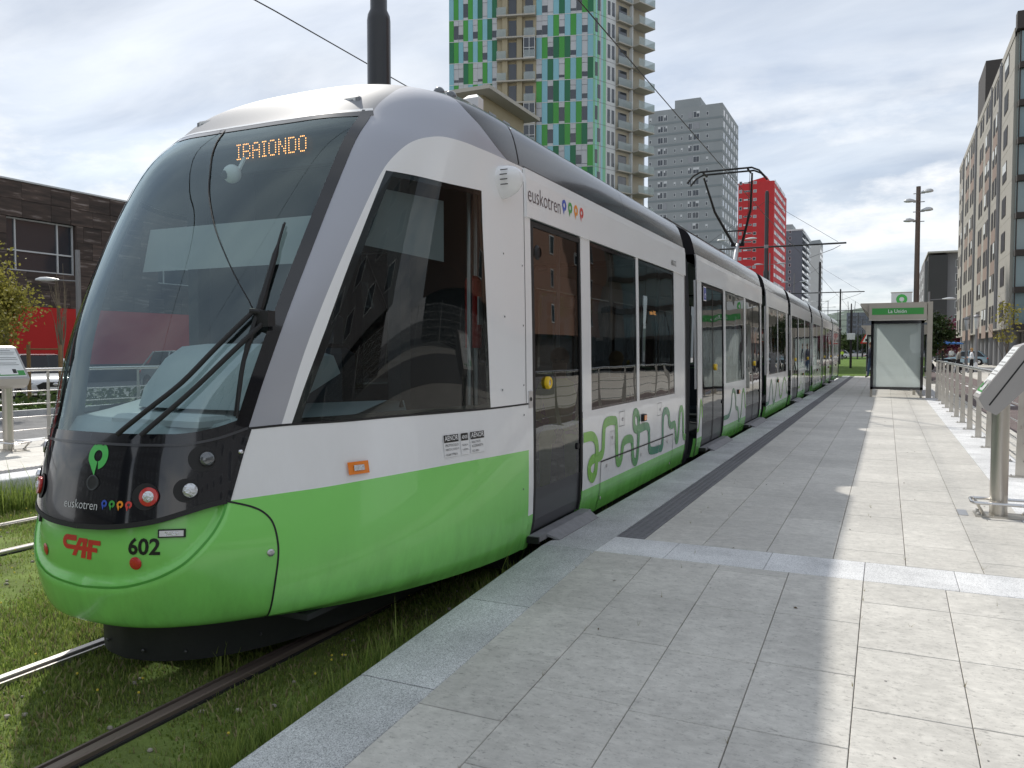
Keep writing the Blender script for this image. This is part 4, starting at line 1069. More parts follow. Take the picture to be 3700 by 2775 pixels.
# destination display
MB().box(XC - .55, XC + .55, 3.84, 3.90, 2.44, 2.64).build('destination_box', 'ink_black', tram)
FONT = {'I': ('111', '010', '010', '010', '010', '010', '111'), 'B': ('11110', '10001', '10001', '11110', '10001', '10001', '11110'), 'A': ('01110', '10001', '10001', '11111', '10001', '10001', '10001'),
        'O': ('01110', '10001', '10001', '10001', '10001', '10001', '01110'), 'N': ('10001', '11001', '11001', '10101', '10011', '10011', '10001'), 'D': ('11110', '10001', '10001', '10001', '10001', '10001', '11110')}
m_ = MB(); cx_ = 0; dx_ = .0128; dz_ = .0145
for ch in 'IBAIONDO':
    for r_, row in enumerate(FONT[ch]):
        for c_, b_ in enumerate(row):
            if b_ == '1':
                u, v = XC - .265 + (cx_ + c_) * dx_, 2.608 - r_ * dz_
                m_.add([(u + .0042 * math.cos(k * PI / 3), 3.815, v + .0042 * math.sin(k * PI / 3)) for k in range(6)], [(5, 4, 3, 2, 1, 0)])
    cx_ += len(FONT[ch][0]) + 1
m_.build('destination_letters', 'led_amber', tram)

# ---- straight car bodies
ZB, ZG, ZW, ZT, ZU = -.04, .20, .84, 2.225, 2.565    # bottom, green band top, window sill, window head, cantrail
def strip(mb, y0, y1, z0, z1, s, off=0.0, th=None):
    zs = [z0] + [z for z in (.05, .14, .4, .7, .97, 1.45, 1.94, 2.35, 2.5) if z0 + .01 < z < z1 - .01] + [z1]
    vs = []; fs = []
    for z in zs: vs += [side_pt(y0, z, s, off), side_pt(y1, z, s, off)]
    for i in range(len(zs) - 1): 
        f = (2 * i, 2 * i + 1, 2 * i + 3, 2 * i + 2); fs.append(f if s > 0 else f[::-1])
    mb.add(vs, fs)
    if th:     # returns at the edges so that the sheet shows its thickness
        k = len(zs)
        for a, b in ((0, 1), (2 * k - 2, 2 * k - 1)):
            p, q = vs[a], vs[b]; mb.add([p, q, (q[0] - s * th, q[1], q[2]), (p[0] - s * th, p[1], p[2])], [(0, 1, 2, 3)])
        for a in (0, 1):
            for i in range(k - 1):
                p, q = vs[2 * i + a], vs[2 * i + 2 + a]; mb.add([p, q, (q[0] - s * th, q[1], q[2]), (p[0] - s * th, p[1], p[2])], [(0, 1, 2, 3)])
    return mb
roof_sec = [(float(q[3]), float(q[2])) for q in lev(np.linspace(8.02, 11.999, 18))]
roof_sec = [(max(a, 0), z) for a, z in roof_sec]
def roof_mesh(y0, y1):
    sec = [(a, z) for a, z in roof_sec] + [(-a, z) for a, z in reversed(roof_sec[:-1])]
    vs = []; n = len(sec)
    for y in (y0, y1): vs += [(XC + a, y, z) for a, z in sec]
    return MB().add(vs, [(i, i + n, i + n + 1, i + 1) for i in range(n - 1)] + [tuple(range(n)), tuple(range(2 * n - 1, n - 1, -1))])
def window(y0, y1, s, par, bars_=0):
    o = strip(MB(), y0, y1, ZW, ZT, s, -.006).build('window_pane', 'car_glass', par)
    m = MB()
    for a, b, c, d in ((y0, y1, ZW, ZW + .022), (y0, y1, ZT - .03, ZT), (y0, y0 + .025, ZW, ZT), (y1 - .025, y1, ZW, ZT)): strip(m, a, b, c, d, s, -.004)
    m.build('window_seal', 'tram_black', o)
    return o
def door(y0, y1, s, par, leaves=2, near=False):
    z0, z1 = .055, ZT
    fr = MB()
    for a, b, c, d in ((y0, y0 + .055, z0, z1), (y1 - .03, y1, z0, z1), (y0, y1, z1 - .035, z1)): strip(fr, a, b, c, d, s, -.004, th=.03)
    dr = fr.build('passenger_door', 'rubber', par)
    w = (y1 - y0 - .085) / leaves
    for k in range(leaves):
        a = y0 + .055 + w * k; b = a + w - (.012 if k < leaves - 1 else 0)
        strip(MB(), a, b, z0, .36, s, -.018).build('door_leaf', 'door_grey', dr)
        strip(MB(), a, b, .36, z1 - .03, s, -.014).build('door_glass', 'car_glass', dr)
        m = MB()
        if leaves > 1:
            strip(m, b - .02 if k == 0 else a, b if k == 0 else a + .02, z0, z1 - .03, s, -.010)
            m.build('door_edge', 'rubber', dr)
    yb = y0 + .285 if leaves == 1 else y0 + .055 + w + .15
    zb = 1.10; c = Vector(side_pt(yb, zb, s, .0)); nx = Vector((s, 0, 0))
    m = MB(); m.lathe([(.0, -.02), (.046, -.02), (.046, .006), (.040, .014), (.024, .014), (.022, .008), (0, .008)], (0, 0, 0), 24, 'x')
    m.v = [(c.x + p[0] * s, c.y + p[1], c.z + p[2]) for p in m.v]; bt = m.build('door_button', 'yellow_plastic', dr, True)
    disc(MB(), c, nx, Vector((0, 1, 0)), Vector((0, 0, 1)), .020, .010, dome=.004).build('button_cap', 'alu', bt, True)
    m = MB(); m.cyl((c.x - s * .02, y1 - .09, .575), (c.x + s * .003, y1 - .09, .575), .026, 14); m.build('key_lock', 'rubber', dr)
    if near:
        m = MB(); q = Vector(side_pt(y0 + .145, 2.02, s, 0)); ringm(m, q, nx, Vector((0, 1, 0)), Vector((0, 0, 1)), .052, .036, -.012, .004); disc(m, q, nx, Vector((0, 1, 0)), Vector((0, 0, 1)), .036, -.006); m.build('loudspeaker', 'rubber', dr)
    # folding step
    x0 = XC + s * 1.19; x1 = XC + s * 1.275; x2 = XC + s * 1.36
    m = MB(); m.box(min(x0, x1), max(x0, x1), y0 - .03, y1 + .05, .012, .050); st = m.build('door_step', 'step_grey', dr)
    zz = (.050, .020)
    m = MB(); m.add([(x1, y0 + .10, .049), (x1, y1 + .02, .049), (x2, y1 - .02, .006), (x2, y0 + .14, .006), (x1, y0 + .10, .030), (x1, y1 + .02, .030), (x2, y1 - .02, -.006), (x2, y0 + .14, -.006)],
                    [(0, 1, 2, 3), (7, 6, 5, 4), (2, 1, 5, 6), (3, 2, 6, 7), (0, 3, 7, 4)]); m.build('step_flap', 'step_grey', st)
    MB().box(min(x0, x1 + s * .004), max(x0, x1 + s * .004), y0 - .05, y0 - .03, .005, .048).build('step_end', 'rubber', st)
    return dr
def seats(y0, y1, par, n):
    for k in range(n):
        y = y0 + (k + .5) * (y1 - y0) / n
        for s in (-1, 1):
            m = MB(); m.cbox(XC + s * .62 - .40, XC + s * .62 + .40, y - .22, y + .22, .35, .45, .04); m.cbox(XC + s * .62 - .40, XC + s * .62 + .40, y + .16, y + .24, .45, 1.05, .04)
            m.build('seat', 'seat_green' if k % 2 else 'seat_blue', par)
def car(y0, y1, layout, kind):
    """layout: list of (type, y0, y1) openings on both sides"""
    for s in (1, -1):
        up = strip(MB(), y0, y1, ZT + .012, ZU, s, .013, th=.02).build('cantrail_panel', 'tram_white', tram)
        openings = sorted(layout, key=lambda q: q[1])
        # pillars and lower panels between the openings
        cur = y0
        for tp, a, b in openings + [('end', y1, y1)]:
            if a > cur + .01: strip(MB(), cur, a, ZW, ZT + .012, s, 0.0, th=.03).build('window_pillar', 'tram_white', tram)
            cur = b
        cur = y0
        for tp, a, b in [q for q in openings if q[0] == 'd'] + [('end', y1, y1)]:
            if a > cur + .01:
                strip(MB(), cur, a, ZG, ZW, s, 0.0).build('lower_panel', 'tram_white', tram)
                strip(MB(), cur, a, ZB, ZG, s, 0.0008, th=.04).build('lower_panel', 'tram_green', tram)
            cur = b
        for tp, a, b in openings:
            if tp == 'd': door(a, b, s, tram, 1 if b - a < 1.3 else 2, near=(y0 < 6 and s > 0))
            else: window(a, b, s, tram)
    n = max(1, round((y1 - y0) / 2.2)); ys = np.linspace(y0, y1, n + 1)
    for a, b in zip(ys[:-1], ys[1:]): roof_mesh(a + (.003 if a > y0 else 0), b - .003).build('roof_panel', 'tram_roof', tram, True)
    for s in (1, -1): strip(MB(), y0, y1, ZU - .004, ZU + .012, s, .003).build('roof_joint', 'rubber', tram)
    MB().box(XC - 1.12, XC + 1.12, y0 + .02, y1 - .02, -.06, -.02).build('floor', 'interior_dark', tram)
    MB().box(XC - 1.05, XC + 1.05, y0 + .1, y1 - .1, 2.45, 2.49).build('ceiling', 'interior_grey', tram)
    MB().box(XC - 1.02, XC + 1.02, y0 + .1, y1 - .1, -.22, -.06).build('underframe', 'skirt_black', tram)
    for yy in np.arange(y0 + .6, y1, 1.6): MB().cyl((XC + .55, yy, 0), (XC + .55, yy, 2.45), .017, 8).build('grab_pole', 'alu', tram)
def mirror(l): return [(t, YMID2 - b, YMID2 - a) for t, a, b in l]
C1 = [('d', 5.03, 6.02), ('w', 6.235, 7.57), ('w', 7.65, 9.10)]
S1 = [('d', 10.60, 12.16), ('w', 12.32, 14.05), ('d', 14.22, 15.95)]
R1 = [('w', 17.20, 18.66), ('w', 18.74, 20.32)]
sh = lambda l, d: [(t, a + d, b + d) for t, a, b in l]
G = [9.955, 16.45, 21.0, 27.5, 32.1, 38.585]
HW = .315
car(YR, G[0] - HW, C1, 'c')
car(G[0] + HW, G[1] - HW, S1, 's')
car(G[1] + HW, G[2] - HW, R1, 'r')
car(G[2] + HW, G[3] - HW, sh(S1, G[2] - G[0]), 's')
car(G[3] + HW, G[4] - HW, sh(R1, G[3] - G[1]), 'r')
car(G[4] + HW, G[5] - HW, sh(S1, G[4] - G[0]), 's')
car(G[5] + HW, YMID2 - YR, mirror(C1), 'c')
seats(6.4, 9.0, tram, 3); seats(12.4, 14.0, tram, 2); seats(17.2, 20.3, tram, 3)
# bellows between the cars
for g in G:
    nrib = 7; vs = []; fs = []
    sec = [(1.10, -.10), (1.13, .2), (1.14, .97), (1.12, 1.94), (1.09, 2.45), (1.02, 2.75), (.86, 2.93), (.55, 3.06), (0, 3.10)]
    sec = sec + [(-a, z) for a, z in reversed(sec[:-1])]
    n = len(sec)
    for k in range(2 * nrib + 1):
        y = g - HW + .004 + (2 * HW - .008) * k / (2 * nrib); e = .0 if k % 2 else -.030
        vs += [(XC + a + (e if a > .01 else -e if a < -.01 else 0), y, z + (e if z > 2.6 else 0)) for a, z in sec]
    for k in range(2 * nrib):
        for i in range(n - 1): fs.append((k * n + i, (k + 1) * n + i, (k + 1) * n + i + 1, k * n + i + 1))
    b_ = MB().add(vs, fs).build('gangway_bellows', 'bellows_black', tram)
    for s in (1, -1):
        for yy in (g - HW - .02, g + HW - .02): strip(MB(), yy, yy + .04, ZB, ZU, s, .006).build('bellows_frame', 'rubber', b_)

# ---- livery on the near car
def side_decal(name, vs, fs, y0, z0, mat, par=tram, off=.003, s=1):
    return MB().add([side_pt(y0 + u, z0 + v, s, off) for u, v in vs], fs).build(name, mat, par)
vs, fs = text_mesh('euskotren', .165, -.0016); w_ = max(v[0] for v in vs)
side_decal('lettering', [(a * .60 / w_, b) for a, b in vs], fs, 4.965, 2.345, 'ink_brown', off=.0155)
for k, c in enumerate(('drop_blue', 'drop_green', 'drop_orange', 'drop_red')):
    vs, fs = drop_mesh(0, 0, .042); side_decal('emblem', [(a, b) for a, b in vs], fs, 5.645 + k * .125, 2.425, c, off=.0155)
vs, fs = text_mesh('602-C2', .085, .0005); side_decal('car_number', [(a * .86, b) for a, b in vs], fs, 8.93, 2.30, 'ink_black', off=.0155)
def route(pts, w, name, ysh=0, mat='route_print'):
    c = [np.array(p) for p in spline(pts, 5)]; V = []; F = []
    for i, p in enumerate(c):
        d = c[min(i + 1, len(c) - 1)] - c[max(i - 1, 0)]; d = d / max(np.hypot(*d), 1e-6); nn = np.array((-d[1], d[0])) * w / 2
        for q in (p + nn, p - nn): V.append(side_pt(q[0] + ysh, q[1], 1, .0025 + .0004 * (i % 7)))
    for i in range(len(c) - 1): F.append((2 * i, 2 * i + 1, 2 * i + 3, 2 * i + 2))
    return MB().add(V, F).build(name, mat, tram)
W1 = [(6.03, .631), (6.24, .622), (6.347, .551), (6.349, .407), (6.319, .31), (6.257, .272), (6.182, .312), (6.169, .38), (6.243, .429), (6.421, .432), (6.512, .473), (6.537, .644), (6.603, .708), (6.799, .71), (6.887, .666), (6.907, .374), (6.968, .311), (7.043, .348), (7.087, .464), (7.196, .499), (7.358, .488), (7.392, .431), (7.411, .313), (7.48, .251), (7.565, .285), (7.601, .547), (7.598, .676), (7.52, .736), (7.446, .707), (7.455, .599), (7.559, .561), (7.881, .568), (7.977, .513), (8.0, .346), (8.078, .295), (8.401, .281), (8.526, .31), (8.551, .615), (8.689, .671), (8.803, .618), (8.828, .526), (8.922, .485), (9.086, .482), (9.14, .338), (9.19, .281), (9.262, .35), (9.327, .604), (9.401, .647), (9.48, .593), (9.527, .325), (9.63, .285)]
route(W1, .082, 'route_graphic')
W2 = [(12.16, .32), (12.55, .33), (12.75, .45), (12.85, .66), (13.0, .70), (13.15, .6), (13.2, .42), (13.4, .37), (13.5, .2), (13.65, .19), (13.75, .35), (13.82, .6), (13.95, .67), (14.08, .55), (14.12, .40), (14.22, .36)]
route(W2, .07, 'route_graphic')
route([(10.28, .3), (10.38, .32), (10.45, .5), (10.5, .68), (10.56, .62), (10.6, .45)], .05, 'route_graphic')
W3 = [(16.8, .25), (17.2, .28), (17.4, .6), (17.6, .7), (17.75, .5), (17.9, .25), (18.1, .22), (18.3, .4), (18.5, .65), (18.7, .7), (18.9, .5), (19.1, .3), (19.4, .3), (19.6, .55), (19.9, .68), (20.2, .6), (20.4, .35), (20.66, .3)]
route(W3, .075, 'route_graphic')
route([(a * 1.0 + 11.05, z) for a, z in W2], .055, 'route_graphic')
route([(a + 11.05, z) for a, z in W3], .06, 'route_graphic')
# amber passenger display behind the second window, accessibility sign on the next door
vs, fs = text_mesh("arada 'NIKL", .062, .0004); MB().add([(-2.42, 8.78 + u * .92, 1.742 + v) for u, v in vs], fs).build('stop_display', 'led_amber', tram)
pm('sign_blue', srgb(50, 70, 160), .4)
m = MB(); strip(m, 10.72, 10.90, 2.0, 2.19, 1, .0); ac = m.build('access_sign', 'print_white', tram)
strip(MB(), 10.735, 10.885, 2.015, 2.175, 1, .002).build('sign_field', 'sign_blue', ac)
m = MB(); c = Vector(side_pt(10.81, 2.07, 1, .004)); ringm(m, c, Vector((1, 0, 0)), Vector((0, 1, 0)), Vector((0, 0, 1)), .034, .024, 0, 0); strip(m, 10.795, 10.807, 2.07, 2.15, 1, .004); strip(m, 10.80, 10.85, 2.085, 2.097, 1, .0042); disc(m, Vector(side_pt(10.80, 2.157, 1, .004)), Vector((1, 0, 0)), Vector((0, 1, 0)), Vector((0, 0, 1)), .010, 0); m.build('pictogram', 'print_white', ac)
# hatches and small fittings on the lower panel
def frame_lines(y0, y1, z0, z1, w, name, mat='rubber'):
    m = MB()
    for a, b, c, d in ((y0, y1, z0, z0 + w), (y0, y1, z1 - w, z1), (y0, y0 + w, z0, z1), (y1 - w, y1, z0, z1)): strip(m, a, b, c, d, 1, .0065)
    return m.build(name, mat, tram)
m = MB(); strip(m, 6.45, 9.0, .378, .390, 1, .0065); strip(m, 6.45, 6.46, ZB + .01, .38, 1, .0065); strip(m, 8.99, 9.0, ZB + .01, .38, 1, .0065); m.build('hatch_joint', 'rubber', tram)
for yy in (7.05, 8.39): frame_lines(yy - .085, yy + .085, .64, .775, .004, 'small_hatch')
frame_lines(6.72, 6.84, .50, .62, .005, 'small_hatch', 'alu')
for yy, zz in ((7.08, .70), (8.43, .70), (6.78, .56), (6.62, .33), (7.7, .30), (8.75, .32), (6.52, .06), (8.95, .05)):
    c = Vector(side_pt(yy, zz, 1, 0)); disc(MB(), c, Vector((1, 0, 0)), Vector((0, 1, 0)), Vector((0, 0, 1)), .016, .004, dome=.003).build('hatch_lock', 'alu', tram, True)
for yy in (7.75, 13.35, 18.6, 24.4, 29.65, 35.5, 40.8):
    c = side_pt(yy, .665, 1, 0); m = MB(); m.cbox(c[0] - .01, c[0] + .03, yy - .055, yy + .055, .63, .70, .006); o_ = m.build('side_marker', 'rubber', tram)
    m = MB(); m.box(c[0] + .03, c[0] + .036, yy - .042, yy + .042, .64, .69); m.build('lens', 'lamp_amber', o_)
c, n = cab_side_pt(3.28, .755, .004); 
def cab_plate(y0, y1, z0, z1, mat, name, off=.004, par=tram, nz=2, ny=3):
    V = []; F = []
    for i in range(ny + 1):
        for k in range(nz + 1): V.append(cab_side_pt(y0 + (y1 - y0) * i / ny, z0 + (z1 - z0) * k / nz, off)[0])
    for i in range(ny):
        for k in range(nz): a = i * (nz + 1) + k; F.append((a, a + nz + 1, a + nz + 2, a + 1))
    return MB().add(V, F).build(name, mat, par, smooth='all')
mk = cab_plate(3.325, 3.445, .692, .756, 'lamp_amber', 'side_marker', .014); cab_plate(3.355, 3.415, .710, .738, 'lamp_white', 'lens', .020, mk)
# certification stickers
def sticker(y0, y1, z0, z1, lines, par=tram):
    st = cab_plate(y0, y1, z0, z1, 'print_white', 'sticker', .004)
    cab_plate(y0 + .004, y1 - .004, z1 - (z1 - z0) * .36, z1 - .004, 'ink_black', 'header', .006, st)
    H = z1 - z0
    for txt, sz, zz, mt in lines:
        vs, fs = text_mesh(txt, sz, .0004 if mt == 'print_white' else 0); w = max(v[0] for v in vs); k = min(1, (y1 - y0 - .02) / w)
        V = cab_side_many([y0 + .010 + a * k for a, b in vs], [z0 + H * zz + b for a, b in vs], .008)[0]
        MB().add([tuple(q) for q in V], fs).build('print', mt, st)
sticker(4.0, 4.135, .71, .842, [('AENOR', .042, .72, 'print_white'), ('PROTOCOLO', .020, .46, 'ink_black'), ('FRENTE AL COVID-19', .018, .28, 'ink_black'), ('EUSKOTREN', .018, .06, 'ink_black')])
sticker(4.15, 4.225, .71, .842, [('AENOR', .030, .72, 'print_white'), ('SEGURIDAD', .014, .40, 'ink_black'), ('LABORAL', .014, .2, 'ink_black')])
sticker(4.24, 4.385, .71, .842, [('AENOR', .042, .72, 'print_white'), ('KALITATE', .020, .46, 'ink_black'), ('KUDEAKETA', .020, .28, 'ink_black'), ('ISO 9001', .018, .06, 'ink_black')])
# screws and door-side key plate
for yy, zz in ((4.62, 2.44), (4.60, 1.95), (4.61, 1.55), (4.60, 1.08), (4.88, 1.9), (4.88, 1.5), (4.88, 1.1), (4.88, .9), (4.86, .4)):
    c, n = cab_side_pt(min(yy, 4.93), zz, 0); x = Vector((0, 1, 0)); disc(MB(), c, n, x, n.cross(x), .007, .003, 10, dome=.002).build('screw', 'lamp_lens_dark', tram)
c = side_pt(4.985, 1.0, 1, 0); h = MB().cbox(c[0] - .01, c[0] + .005, 4.955, 5.02, .94, 1.06, .003).build('key_plate', 'alu', tram)
disc(MB(), Vector(c), Vector((1, 0, 0)), Vector((0, 1, 0)), Vector((0, 0, 1)), .014, .008).build('key_hole', 'rubber', h)
c, n = cab_at(.78, .37); x = Vector((0, 0, 1)).cross(n).normalized(); h = disc(MB(), c, n, x, n.cross(x), .018, .003, dome=.006).build('jack_cap', 'alu', tram, True)
# white camera pod by the cab roof
pod_c, n = cab_side_pt(4.60, 2.41, 0)
for end in (0, 1):
    c = pod_c.copy()
    if end: c.y = YMID2 - c.y
    m = MB()
    prof = [(0.0, .17), (.03, .165), (.06, .14), (.085, .10), (.10, .055), (.10, .0)]
    seg = 18; vs = []; fs = []
    rings = []
    for k, (d, r) in enumerate([(0, 1.0), (.035, 1.0), (.07, .93), (.105, .78), (.13, .55), (.145, .25)]):
        for i in range(seg):
            a = 2 * PI * i / seg; yy = .095 * r * math.cos(a); zz = .092 * r * math.sin(a); zz *= 1.28 if zz < 0 else 1
            if zz < 0: yy *= 1 - .35 * abs(zz) / .12
            vs.append((c.x - .015 + d, c.y + yy + (.04 * d / .2) * (1 if not end else -1), c.z + zz + d * .12))
    for k in range(5):
        for i in range(seg): fs.append((k * seg + i, k * seg + (i + 1) % seg, (k + 1) * seg + (i + 1) % seg, (k + 1) * seg + i))
    fs.append(tuple(5 * seg + i for i in range(seg)))
    pod = m.add(vs, fs).build('camera_pod', 'tram_white' if not end else 'door_grey', tram, True)
    if not end:
        for k in range(4):
            zz = c.z + .05 - k * .03; yy = c.y - .092 + abs(k - 1.2) * .008
            MB().cyl((c.x + .03, yy, zz), (c.x + .075, yy + .012, zz + .003), .0032, 6).build('vent_slot', 'ink_black', pod)
# horns on the roof edge
for a, y, z in ((.64, 4.77, 3.045), (.78, 4.68, 2.975)):
    m = MB(); m.ell((XC + a, y - .02, z + .03), (.043, .038, .043), 14, 10); h = m.build('roof_horn', 'lamp_lens_dark', tram, True)
    MB().tube([(XC + a, y, z + .03), (XC + a + .01, y + .18, z + .0)], [.03, .012], 8).build('horn_tube', 'rubber', h)
m = MB(); m.cbox(XC + .55, XC + .68, 5.25, 5.33, 3.05, 3.22, .03); m.build('roof_antenna', 'tram_white', tram)
MB().box(XC - .55, XC + .55, 5.6, 9.3, 3.13, 3.20).build('roof_unit', 'rubber', tram)
MB().box(XC - .6, XC + .6, 11.0, 15.5, 3.11, 3.19).build('roof_unit', 'door_grey', tram)

# ---- pantograph
pb = 20.1; pz = 3.12
m = MB(); m.box(XC - .5, XC + .5, pb - .55, pb + .55, pz, pz + .09); pan = m.build('pantograph', 'door_grey', tram)
m = MB(); m.tube([(XC, pb - .1, pz + .08), (XC, pb + .15, pz + .55), (XC, pb + .42, 3.98)], [.075, .06, .05], 10); m.build('lower_arm', 'alu', pan, True)
kn = (pb + .42, 3.98); hd = (18.95, 5.40)
m = MB()
for s in (-1, 1): m.tube([(XC + s * .10, kn[0], kn[1]), (XC + s * .42, (kn[0] + hd[0]) / 2, (kn[1] + hd[1]) / 2), (XC + s * .55, hd[0] + .1, hd[1])], [.035, .030, .022], 8)
m.tube([(XC - .2, kn[0] - .3, kn[1] + .3), (XC + .2, kn[0] - .3, kn[1] + .3)], .018, 6); m.tube([(XC - .16, kn[0], kn[1]), (XC + .16, kn[0], kn[1])], .045, 8)
m.build('upper_arm', 'rubber', pan, True)
m = MB()
for dy in (-.17, .17):
    m.tube([(XC - .88, hd[0] + dy, hd[1] - .16), (XC - .74, hd[0] + dy, hd[1] + .0), (XC - .58, hd[0] + dy, hd[1] + .075), (XC + .58, hd[0] + dy, hd[1] + .075), (XC + .74, hd[0] + dy, hd[1] + .0), (XC + .88, hd[0] + dy, hd[1] - .16)], .022, 6)
for s in (-.5, .5): m.tube([(XC + s, hd[0] - .2, hd[1] + .04), (XC + s, hd[0] + .2, hd[1] + .04)], .025, 6)
m.build('contact_head', 'rubber', pan, True)
m = MB(); m.tube([(XC + .12, kn[0], kn[1]), (XC + .30, kn[0] - .35, kn[1] + .75), (XC + .5, hd[0] + .1, hd[1])], .006, 5); m.build('control_rod', 'rubber', pan)
# ================================================================ things on and beside the platforms
pm('stainless', (0.56, 0.53, 0.48), 0.30, metal=0.85, var=0.06, vscale=3, stretch=(6, 6, .6), rvar=0.08, dirt=0.10, dirtcol=(0.25, 0.22, 0.18))
pm('stainless_bright', (0.66, 0.65, 0.64), 0.22, metal=0.95, var=0.05, vscale=4)
pm('shelter_metal', (0.42, 0.385, 0.33), 0.45, metal=0.35, var=0.06, vscale=2, dirt=0.08)
pm('case_grey', (0.40, 0.385, 0.375), 0.42, metal=0.4, var=0.05)
pm('sign_green', srgb(60, 150, 70), 0.4)
pm('sign_white', (0.78, 0.80, 0.80), 0.4)
pm('poster_white', (0.66, 0.72, 0.71), 0.55, var=0.04, vscale=1.5)
_t = MATS['poster_white'].node_tree; _o = [n for n in _t.nodes if n.type == 'OUTPUT_MATERIAL'][0]; _r = _t.nodes.new('ShaderNodeBsdfTranslucent'); _r.inputs[0].default_value = (.80, .86, .85, 1); _m = _t.nodes.new('ShaderNodeMixShader'); _m.inputs[0].default_value = .5; _t.links.new(_o.inputs[0].links[0].from_socket, _m.inputs[1]); _t.links.new(_r.outputs[0], _m.inputs[2]); _t.links.new(_m.outputs[0], _o.inputs[0])
pm('pole_black', (0.017, 0.018, 0.021), 0.38, coat=0.25, var=0.1)
pm('pole_brown', (0.12, 0.09, 0.075), 0.6, var=0.15, vscale=2)
pm('pole_grey', (0.25, 0.25, 0.26), 0.45, metal=0.3)
pm('lamp_glass_white', (0.55, 0.57, 0.58), 0.3)
pm('wood_stake', (0.30, 0.19, 0.10), 0.85, var=0.25, vscale=8)
pm('wire_black', (0.02, 0.02, 0.022), 0.5)
glass('clear_glass', (0.86, 0.92, 0.90), 0.9, 1.5)
glass('poster_glass', (0.93, 0.95, 0.95), 0.9, 1.5)

# ---- railing of the near platform
RX = 1.29
def railing(name, label, x, ys, ztop, bars_z, y0, y1, out=1, broad=.088):
    t_ = thing(name, label, 'railing', (x, (y0 + y1) / 2, 0))
    for y in ys:
        m = MB(); w = broad / 2
        m.add([(x - .006, y - w, .008), (x + .006, y - w, .008), (x + .006, y + w, .008), (x - .006, y + w, .008), (x - .006, y - w * .55, ztop - .03), (x + .006, y - w * .55, ztop - .03), (x + .006, y + w * .55, ztop - .03), (x - .006, y + w * .55, ztop - .03)],
              [(0, 1, 5, 4), (1, 2, 6, 5), (2, 3, 7, 6), (3, 0, 4, 7), (4, 5, 6, 7)])
        m.v = [(x + (p[1] - y), y + (p[0] - x), p[2]) for p in m.v]      # blade set across the platform edge
        p_ = m.build('post', 'stainless', t_)
        fm = MB(); fm.cbox(x - .10, x + .10, y - .05, y + .05, 0, .010, .002); f_ = fm.build('foot_plate', 'stainless', p_)
        for sx in (-.08, .08): MB().cyl((x + sx, y, .008), (x + sx, y, .026), .010, 8).build('bolt', 'stainless_bright', p_)
    MB().tube([(x, y0, ztop), (x, y1, ztop)], .026, 12).build('handrail', 'stainless_bright', t_, True)
    for z in bars_z: MB().tube([(x + .03 * out, y0, z), (x + .03 * out, y1, z)], .008, 8).build('rod', 'stainless_bright', t_, True)
    return t_
railing('railing', 'stainless steel railing with horizontal rods along the right edge of the platform', RX, [25.40 - 1.415 * k for k in range(13)], 1.05, (.17, .36, .55, .74), 8.2, 25.6)
railing('railing', 'stainless steel railing along the far platform, left of the tram', -11.45, [1.5 + 1.6 * k for k in range(16)], 1.05, (.17, .36, .55, .74), .2, 26)

